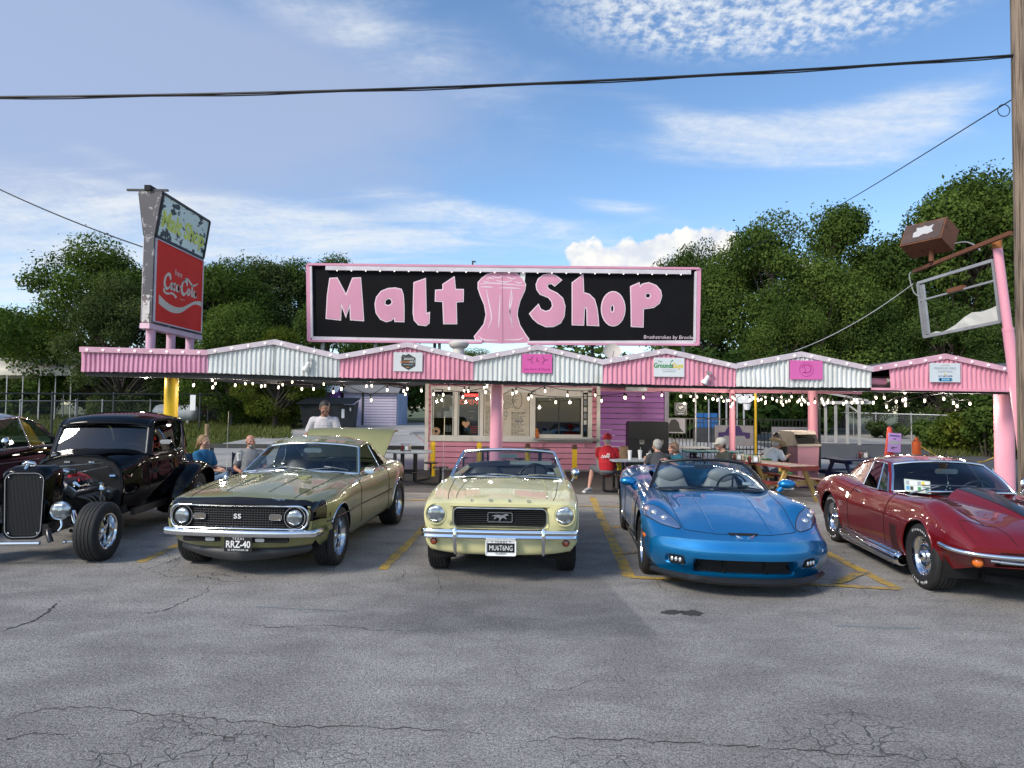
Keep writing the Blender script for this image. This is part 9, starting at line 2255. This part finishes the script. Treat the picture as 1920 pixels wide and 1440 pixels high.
# tables and patio things
M['table_grey']=dirty('pale_grey_table_coating',(.30,.34,.38),(.18,.19,.2),.4,.45,4)
M['pine']=dirty('yellow_pine',(.46,.29,.09),(.25,.14,.05),.5,.7,5,stretch=(3,3,.6));M['redwood']=dirty('dark_red_paint_wood',(.19,.030,.022),(.09,.03,.02),.6,.6,4);M['worn_top']=dirty('worn_wood_top',(.25,.20,.17),(.12,.09,.08),.6,.7,4);M['navy_wood']=dirty('navy_painted_wood',(.010,.018,.060),(.03,.03,.04),.5,.6,4)
def caddy(label,x,y,z,rz=0.0):
 t=thing('condiment_caddy',label,'caddy',(x,y,z),rz,'table condiment caddies')
 mb=MB();mb.box((0,0,.006),(.26,.16,.012));obj('tray',mb,M['blk'],t)
 mb=MB()
 for q in(-.12,.12):mb.tube([(q,-.07,.01),(q,-.07,.10),(q,.07,.10),(q,.07,.01)],.006,5)
 mb.tube([(-.12,0,.10),(-.12,0,.17),(.12,0,.17),(.12,0,.10)],.007,5);obj('rack',mb,M['blk'],t,60)
 mb=MB();mb.box((.02,.0,.075),(.10,.11,.125));obj('napkin_box',mb,M['steel'],t)
 mb=MB();mb.box((.02,-.057,.078),(.075,.004,.09));obj('napkins',mb,M['white'],t)
 for xx,m_,n in((-.085,'red','ketchup_bottle'),(.10,'yellow','mustard_bottle')):
  mb=MB();mb.lathe([(.027,.012),(.029,.10),(.022,.13),(.010,.14),(.004,.18),(0,.18)],12,Matrix.Translation((xx,0,0)));obj(n,mb,pbr('ketchup_red',(.16,.012,.01),.3)if m_=='red' and 'ketchup_red' not in bpy.data.materials else(bpy.data.materials['ketchup_red']if m_=='red' else ink['tan']),t,50)
 return t
def round_table(label,x,y,rz,ztop=.76,r=.58,top=None,seats=4,sr=.19):
 t=thing('round_picnic_table',label,'table',(x,y,0),rz,'round metal picnic tables');top=top or M['table_grey']
 mb=MB();mb.lathe([(0,ztop-.03),(r-.01,ztop-.03),(r,ztop-.015),(r-.01,ztop),(0,ztop)],32);obj('tabletop',mb,top,t,40)
 for k in range(seats):
  a=2*math.pi*k/seats;c,s=math.cos(a),math.sin(a)
  mb=MB();mb.tube(smooth_line([(c*.22,s*.22,ztop-.04),(c*.22,s*.22,.12),(c*.30,s*.30,.045),(c*.75,s*.75,.045),(c*.90,s*.90,.10),(c*.92,s*.92,.42)],4),.028,8);obj('leg',mb,M['blk'],t,60)
  mb=MB();mb.lathe([(0,.42),(sr-.01,.42),(sr,.435),(sr-.008,.455),(0,.455)],22,Matrix.Translation((c*.92,s*.92,0)));obj('seat',mb,M['blk'],t,40)
 mb=MB();mb.tube([(.24*math.cos(a),.24*math.sin(a),.28)for a in np.linspace(0,6.283,17)[:-1]],.02,6,True);obj('brace_ring',mb,M['blk'],t,60);return t
xt,yt=U(767,845,15.9).x,15.9
round_table('round metal table with a pale top and black stools left of the shop',xt,yt,R(-28),.78)
caddy('condiment caddy with napkins on the pale round table',xt-.08,yt,.78,R(8))
round_table('dark round table before the shop windows, left of the front pink post',U(917,840,18.0).x,18.0,.4,.76,.39,M['blk'],3,.15);round_table('dark round table before the shop counter, right of the front pink post',U(1005,842,17.6).x,17.6,.9,.76,.39,M['blk'],3,.15)
def picnic(label,x,y,rz,L,top,legm,benchm,edge=None,W_=.74,h_=.76,name='picnic_table',bench=True):
 0
 t=thing(name,label,'table',(x,y,0),rz,'plank picnic tables');n=5
 pk=MB();pk.box((0,0,0),(L,W_/n-.008,.038));me=pk.mesh('plank');me.materials.append(top)
 for k in range(n):
  o=bpy.data.objects.new('plank',me);COL.objects.link(o);o.parent=t;o.location=(random.uniform(-.006,.006),-W_/2+W_/n*(k+.5),h_-.019+random.uniform(-.002,.002))
  if edge and k in(0,n-1):o.material_slots[0].link='OBJECT';o.material_slots[0].material=edge
 if edge:
  for q in(-1,1):
   mb=MB();mb.box((q*(L/2+.012),0,h_-.045),(.022,W_+.02,.09));obj('end_trim',mb,edge,t)
 for q in(-1,1):
  if bench:
   for k in(0,1):
    mb=MB();mb.box((0,q*(W_/2+.26+.135*k),.44),(L,.125,.038));obj('bench_plank',mb,benchm,t)
  xx=q*(L/2-.22)
  for s in(-1,1):
   mb=MB();mb.bar((xx,s*.20,h_-.04),(xx,s*.60,.0),.09,.04,(1,0,0));obj('leg',mb,legm,t)
  mb=MB();mb.bar((xx+.04,-.74,.40),(xx+.04,.74,.40),.04,.09);obj('cross_beam',mb,legm,t);mb=MB();mb.bar((xx+.04,-.36,h_-.08),(xx+.04,.36,h_-.08),.04,.07);obj('top_cleat',mb,legm,t)
 return t
px_,py_=5.42,13.75
picnic('pine legged picnic table with dark red edges beside the red coupe',px_,py_,R(112),1.75,M['worn_top'],M['pine'],M['redwood'],M['redwood'])
caddy('condiment caddy at the far end of the red edged picnic table',4.92,14.25,.76,R(-30));caddy('condiment caddy nearer the camera on the red edged picnic table',5.06,13.7,.76,R(-15))
picnic('navy painted picnic table behind the red coupe',U(1625,860,15.4).x,15.4,R(12),1.9,M['navy_wood'],M['navy_wood'],M['navy_wood'])
caddy('condiment caddy on the navy picnic table',U(1618,850,15.4).x,15.4,.76,R(10))
t=thing('steel_picnic_table','grey topped steel table with black bench frames where the man in red sits','table',(3.02,14.45,0),R(4),'metal tables with benches')
mb=MB();mb.prism([(p[0],p[1],.72)for p in round_rect(1.75,.76,.08)],(0,0,0),(0,0,.035));obj('tabletop',mb,M['table_grey'],t)
for q in(-1,1):
 mb=MB();mb.prism([(p[0],p[1]+q*.68,.44)for p in round_rect(1.75,.27,.06)],(0,0,0),(0,0,.03));obj('bench',mb,M['blk'],t)
 mb=MB();mb.tube(smooth_line([(q*.62,-.68,.44),(q*.62,-.68,.10),(q*.62,-.60,.035),(q*.62,.60,.035),(q*.62,.68,.10),(q*.62,.68,.44)],4),.03,8);obj('frame',mb,M['blk'],t,60)
 mb=MB();mb.tube([(q*.62,-.2,.05),(q*.62,-.2,.70)],.028,8);mb.tube([(q*.62,.2,.05),(q*.62,.2,.70)],.028,8);obj('leg',mb,M['blk'],t,60)
t=thing('round_stool_seat','black tube framed stool under the man in red','stool',(U(1139,880,14.55).x,14.55,0));mb=MB();mb.lathe([(0,.395),(.19,.395),(.20,.41),(.19,.425),(0,.43)],20);obj('seat',mb,M['blk'],t,40)
mb=MB();mb.tube(smooth_line([(-.08,0,.40),(-.08,-.0,.10),(-.04,0,.04),(.25,0,.035),(.55,0,.035)],4),.03,8);obj('frame',mb,M['blk'],t,60)
def cup(label,px,py,Y,h_=.15,straw=True):
 q=U(px,py,Y);t=thing('foam_cup',label,'cup',(q.x,Y,.755),0,'white cups on the steel table');mb=MB();mb.lathe([(0,0),(.032,0),(.045,h_-.01),(.048,h_),(.04,h_+.01),(0,h_+.012)],16);obj('cup_body',mb,M['white'],t,50)
 if straw:mb=MB();mb.tube([(0,0,h_),(.012,0,h_+.07)],.004,5);obj('straw',mb,M['white'],t)
cup('white foam cup nearest the man in red',1181,855,14.25,.19,False);cup('white foam cup with straw in the middle of the steel table',1200,852,14.4,.19);cup('small white cup in front of the grey haired person',1216,858,14.3,.12)
q=U(1166,850,14.5);t=thing('paper_bag','crumpled brown paper bag on the steel table','bag',(q.x+.06,14.6,.755),.3);mb=MB();mb.grid(np.array([[(.12*math.cos(a)*k+.01*math.sin(5*a),.08*math.sin(a)*k,z)for a in np.linspace(0,6.28,13)[:-1]]for z,k in((0,.9),(.12,1),(.22,.95),(.27,.8))]),cv=True);obj('bag_body',mb,pbr('brown_paper',(.28,.17,.09),.85,var=.2,vscale=10),t,40)
q=U(1222,850,14.4);t=thing('squeeze_bottle','clear topped squeeze bottle on the steel table','bottle',(q.x,14.55,.755));mb=MB();mb.lathe([(0,0),(.03,0),(.032,.12),(.02,.15),(.008,.17),(.004,.21),(0,.21)],14);obj('bottle_body',mb,M['seat_grey'],t,50)
q=U(1160,872,14.35);t=thing('yellow_towel','yellow cloth hanging beside the right hip of the man in red','towel',(q.x,14.3,.52));mb=MB();mb.grid(np.array([[(x+.01*math.sin(z*30),.02*math.sin(x*40),z)for z in np.linspace(0,.18,6)]for x in np.linspace(-.05,.05,6)]));obj('cloth',mb,pbr('yellow_cloth',(.60,.42,.03),.85),t,60)
q=U(1494,850,16.3);t=thing('pink_litter_bin','pink litter bin with a cream hood beside the rear pink post','bin',(q.x,16.3,0),R(24));w_=.36
mb=MB();mb.add([(-w_*.9,-w_*.9,.02),(w_*.9,-w_*.9,.02),(w_*.9,w_*.9,.02),(-w_*.9,w_*.9,.02),(-w_,-w_,1.0),(w_,-w_,1.0),(w_,w_,1.0),(-w_,w_,1.0)],[(0,3,2,1),(0,1,5,4),(1,2,6,5),(2,3,7,6),(3,0,4,7)]);obj('bin_body',mb,dirty('dusty_pink_bin',(.55,.27,.31),(.3,.16,.17),.4,.6,3),t)
hm=dirty('cream_hood',(.50,.42,.35),(.25,.2,.16),.5,.6,3)
mb=MB();mb.box((0,0,1.02),(2*w_+.06,2*w_+.06,.05));obj('rim',mb,hm,t)
mb=MB();a=w_;mb.add([(-a,-a,1.045),(-a,a,1.045),(-a,a*.6,1.36),(-a,-a*.6,1.36),(a,-a,1.045),(a,a,1.045),(a,a*.6,1.36),(a,-a*.6,1.36)],[(0,3,2,1),(4,5,6,7),(3,7,6,2),(1,2,6,5)]);mb.add([(-a,-a*.6,1.36),(a,-a*.6,1.36),(a,-a*.72,1.28),(-a,-a*.72,1.28)],[(0,1,2,3)]);obj('hood',mb,hm,t)
mb=MB();mb.box((0,0,1.12),(2*a-.06,a*1.3,.14));obj('opening',mb,M['dark'],t)
q=U(1217,840,18.4);t=thing('twin_waste_bin','black twin waste bin with two pale can symbols against the purple wall','bin',(q.x,18.4,0));W2=1.10
mb=MB();mb.prism([(p[0],0,.76+p[1])for p in round_rect(W2,1.5,.06)],(0,0,0),(0,.6,0));obj('bin_body',mb,pbr('black_bin',(.010,.010,.012),.5),t)
mb=MB();mb.prism([(p[0]-.04,-.04,1.26+p[1])for p in round_rect(W2-.06,.50,.07)],(0,0,0),(0,.045,0));obj('bin_hood',mb,bpy.data.materials['black_bin'],t)
for x in(-.20,.33):
 mb=MB();mb.add([(x-.085,-.006,1.14),(x+.085,-.006,1.14),(x+.06,-.006,.88),(x-.06,-.006,.88)],[(3,2,1,0)]);mb.box((x,-.006,1.17),(.21,.006,.03));mb.box((x,-.006,1.20),(.07,.006,.02));o=obj('can_symbol',mb,pbr('dim_symbol_paint',(.30,.29,.28),.7),t)
 for dx in(-.035,0,.035):
  mb=MB();mb.box((x+dx,-.009,1.01),(.012,.004,.19));obj('symbol_slot',mb,M['blk'],o)
def banner(label,x0,y0,x1,y1,Y,mat):
 a,b=U(x0,y1,Y),U(x1,y0,Y);t=thing('banner',label,'banner',((a.x+b.x)/2,Y,(a.z+b.z)/2),0,'banners on the patio rail');w_,h_=b.x-a.x,b.z-a.z
 mb=MB();mb.box((0,0,0),(w_,.012,h_));obj('cloth',mb,mat,t);return t,w_,h_
bm_=pbr('dim_banner_cloth',(.34,.33,.37),.8,var=.12,vscale=4);pm=pbr('purple_print',(.060,.035,.15),.7)
t,w_,h_=banner('pale banner with a purple car seen head on',1340,798,1413,836,21.6,bm_)
o=outline_mesh([[(-.30,.10),(-.20,.30),(.18,.30),(.28,.10),(.52,.08),(.52,-.10),(.40,-.12),(.34,-.02),(-.34,-.02),(-.40,-.12),(-.52,-.10),(-.52,.08)]],.002);obj('print',place(o,stand((0,-.009,.02))),pm,t)
o=outline_mesh([[(-.34,-.16),(.34,-.16),(.30,-.05),(-.30,-.05)]],.002);obj('print',place(o,stand((0,-.009,.0))),ink['grey'],t)
t,w_,h_=banner('plain pale banner behind the straw hat',1447,801,1516,836,21.6,bm_);mb=MB();mb.lathe([(0,-.002),(.12,-.002),(.12,.002),(0,.002)],20,stand((.3,-.008,-.08)));obj('print',mb,pm,t)
t,w_,h_=banner('pale banner with a dark arched shape beside the purple wall',1253,784,1285,812,20.9,bm_);o=outline_mesh([[(-.25,-.2),(-.25,.05),(-.18,.18),(-.05,.2),(.06,.1),(.1,-.08),(.22,-.2)]],.002);obj('print',place(o,stand((0,-.009,0))),M['menu_ink'],t)
q=U(1276.5,766.5,20.4);t=thing('black_poster','square black poster with a round pale emblem hung at the patio edge','poster',q);mb=MB();mb.box((0,0,0),(.39,.012,.40));obj('poster_sheet',mb,M['blk'],t)
mb=MB();mb.lathe([(.125,-.001),(.14,-.001),(.14,.001),(.125,.001)],26,stand((0,-.008,.04)));obj('print',mb,ink['grey'],t);mb=MB();mb.box((0,-.008,.05),(.13,.003,.04));mb.box((-.02,-.008,.02),(.05,.003,.05));obj('print',mb,ink['white'],t);mb=MB();mb.box((0,-.008,-.15),(.17,.003,.03));obj('print',mb,ink['grey'],t)
for px,Y,top,lab,m_,r_ in((1304,20.6,735,'thin brown post in front of the weedy bush',M['galv'],.03),(1416.5,21.5,735,'thin yellow pole behind the man with the pale cap',M['yellow_paint'],.042),(1349,24,745,'thin white post left of the rear pink post',M['galv'],.03),(1362,24.2,745,'thin white post touching the rear pink post',M['galv'],.035),(1382,24.4,748,'thin white post right of the rear pink post',M['galv'],.025),(1329,26,748,'thin pale post behind the blue sheeting',M['galv'],.03),(1536,20.0,745,'thin black post right behind the rear pink column',M['blk'],.04)):
 q=U(px,top,Y);mb=MB();mb.cyl((0,0,0),(0,0,q.z-H(Y)),r_,n=10);tag(obj('patio_post',mb,m_,smooth=50,loc=(q.x,Y,H(Y))),lab,'post','thin posts behind the patio')
t=thing('iron_rail','low black iron picket rail behind the patio banners','fence',(U(1250,830,22.2).x,22.2,0));L_=U(1530,830,22.2).x-t.location.x;zt=U(1390,786,22.2).z
for z in(zt,.55,.12):
 mb=MB();mb.box((L_/2,0,z),(L_,.03,.04));obj('rail',mb,M['blk'],t)
pk=MB();pk.box((0,0,zt/2),(.02,.02,zt));me=pk.mesh('picket');me.materials.append(M['blk'])
for k in range(int(L_/.12)):
 o=bpy.data.objects.new('picket',me);COL.objects.link(o);o.parent=t;o.location=(.06+k*.12,0,0)
q=U(1324,787,34);t=thing('blue_crates','stack of blue plastic crates far beyond the patio','crate',(q.x,34,H(34)));zt=U(1324,774,34).z-H(34);zb=U(1324,802,34).z-H(34)
for i in range(3):
 for j in range(3):
  mb=MB();mb.box((-.36+.36*i,0,max(zb,0)+(zt-max(zb,0))*(j+.5)/3),(.33,.4,(zt-max(zb,0))/3-.03));obj('crate',mb,pbr('blue_plastic',(.015,.10,.30),.5)if 'blue_plastic' not in bpy.data.materials else bpy.data.materials['blue_plastic'],t)
mb=MB();mb.box((0,0,max(zb,0)/2),(1.1,.6,max(zb,.05)));obj('platform',mb,M['dark_galv'],t)
q=U(1395,748,30);t=thing('basketball_hoop','white basketball backboard on a thin pole beyond the patio','hoop',(q.x,30,H(30)));zq=q.z-H(30)
mb=MB();mb.add([(-.40,0,zq+.22),(.42,0,zq+.22),(.42,0,zq-.06),(.18,0,zq-.22),(-.20,0,zq-.20),(-.40,0,zq-.08),(-.40,.04,zq+.22),(.42,.04,zq+.22),(.42,.04,zq-.06),(.18,.04,zq-.22),(-.20,.04,zq-.20),(-.40,.04,zq-.08)],[(0,5,4,3,2,1),(6,7,8,9,10,11),(0,1,7,6),(1,2,8,7),(2,3,9,8),(3,4,10,9),(4,5,11,10),(5,0,6,11)]);obj('backboard',mb,M['white'],t)
mb=MB();mb.tube([(.03,.1,0),(.03,.1,zq)],.045,8);obj('pole',mb,M['galv'],t,50);mb=MB();mb.tube([(.05+.2*math.cos(a),-.25+.2*math.sin(a),zq-.2)for a in np.linspace(0,6.28,17)[:-1]],.012,5,True);obj('rim',mb,M['rust'],t);mb=MB();mb.lathe([(.19,zq-.21),(.11,zq-.5)],10,Matrix.Translation((.05,-.25,0)));obj('net',mb,M['white'],t)
picnic('black and white plank table in the back of the patio beside the purple wall',U(1285,830,19.6).x,19.6,R(5),1.3,pbr('dim_white_plank',(.40,.40,.40),.6),M['blk'],M['table_grey'],None,.7)
picnic('teal plank table in the middle of the patio behind the man with the pale cap',U(1335,838,17.6).x,17.6,R(-6),1.5,dirty('dull_teal_plank',(.03,.11,.13),(.02,.05,.06),.4,.6,4),M['blk'],bpy.data.materials['dull_teal_plank']);picnic('green plank table between the pale cap and the straw hat',U(1398,848,15.6).x,15.6,R(86),1.5,dirty('dull_green_plank',(.03,.16,.04),(.02,.07,.03),.4,.6,4),M['blk'],bpy.data.materials['dull_green_plank'])
Yp=33.0;t=thing('lane_pergola','row of four white timber posts with a beam across the lane at right','pergola',(U(1580,800,Yp).x,Yp,H(Yp)));zb=U(1580,757,Yp).z-H(Yp);wm=dirty('weathered_white_timber',(.38,.37,.35),(.2,.18,.16),.4,.7,3)
xs_=[]
for px,dy in((1548,2.2),(1567,1.5),(1589,.7),(1611,0)):
 x=U(px,790,Yp+dy).x-t.location.x;mb=MB();mb.box((x,dy,zb/2),(.11,.11,zb));obj('post',mb,wm,t);xs_.append((x,dy))
mb=MB();mb.bar((xs_[0][0]-.4,2.5,zb+.07),(xs_[3][0]+.4,-.4,zb+.07),.10,.15);obj('beam',mb,wm,t);mb=MB();mb.bar((xs_[3][0],0,zb-.45),(xs_[3][0]-.4,.4,zb),.07,.07);obj('brace',mb,wm,t)
mb=MB();mb.bar((xs_[3][0]+.3,-.3,zb+.16),(xs_[3][0]-3.6,.6,zb+.95),.12,.10);obj('rafter',mb,wm,t)
Yq=15.8;q=U(1677,830,Yq);t=thing('purple_notice','tilted purple paper notice with an arrow fixed to a red cone','sign',(q.x,Yq,q.z),0);a_,b_=U(1664,848,Yq),U(1689,811,Yq);Rt=Matrix.Rotation(R(4),3,'Y');w_,h_=.31,.46
mb=MB();mb.box((0,0,0),(w_,.006,h_),Rt);obj('notice_sheet',mb,pbr('lilac_paper',(.40,.24,.58),.7),t)
for z,L_,hh in((.165,.24,.03),(.09,.06,.025)):mb=MB();mb.box(Rt@Vector((0,-.005,z)),(L_,.003,hh),Rt);obj('print',mb,ink['navy'],t)
mb=MB();mb.box(Rt@Vector((0,-.005,.0)),(.25,.003,.09),Rt);obj('print',mb,ink['grey'],t)
mb=MB()
for p in(((-.07,-.13),(.07,-.11)),((-.07,-.13),(-.01,-.10)),((-.07,-.13),(.0,-.17))):mb.bar(Rt@Vector((p[0][0],-.006,p[0][1])),Rt@Vector((p[1][0],-.006,p[1][1])),.003,.016)
obj('print',mb,M['menu_ink'],t)
zt=U(1676,801,Yq).z;t=thing('traffic_cone','tall red traffic cone holding the purple notice','cone',(q.x,Yq+.2,0));mb=MB();mb.lathe([(.26,.03),(.20,.05),(.045,zt),(0,zt+.01)],20);obj('cone_body',mb,pbr('faded_red_cone',(.42,.03,.02),.5),t,50);mb=MB();mb.box((0,0,.02),(.6,.6,.04));obj('base',mb,M['blk'],t)
Yo=17.5;q=U(1719,855,Yo);zt=U(1719,826,Yo).z;t=thing('channelizer_barrel','slim orange and white channelizer post with a pole behind the red coupe roof','barrel',(q.x,Yo,0));om=pbr('safety_orange',(.60,.10,.012),.45);mb=MB();mb.lathe([(.20,0),(.20,.05),(.11,.08),(.105,zt-.03),(.05,zt),(0,zt)],20);obj('barrel_body',mb,om,t,50)
for z in(.30,.55):mb=MB();mb.lathe([(.112,z),(.112,z+.09)],20);obj('white_band',mb,M['white'],t,50)
mb=MB();mb.lathe([(.04,zt),(.045,zt+.06),(.02,zt+.09),(0,zt+.09)],12);obj('handle',mb,om,t,50);q2=U(1713.5,797,Yo);mb=MB();mb.tube([(q2.x-q.x,.1,0),(q2.x-q.x,.1,q2.z)],.012,6);obj('marker_pole',mb,M['galv'],t)
a_,b_,c_=U(1722,834,Yo),U(1800,866,15.5),U(1868,856,14.1);pts=smooth_line([a_,U(1760,856,16.6),b_,U(1840,866,14.8),c_],6);t=thing('yellow_rope','yellow rope sagging from the orange post to the right pink column','rope',pts[0]);o0=Vector(pts[0]);mb=MB();mb.tube([Vector(p)-o0 for p in pts],.014,6);obj('rope',mb,dirty('yellow_black_rope',(.40,.30,.05),(.03,.03,.02),.8,.8,4),t,60)
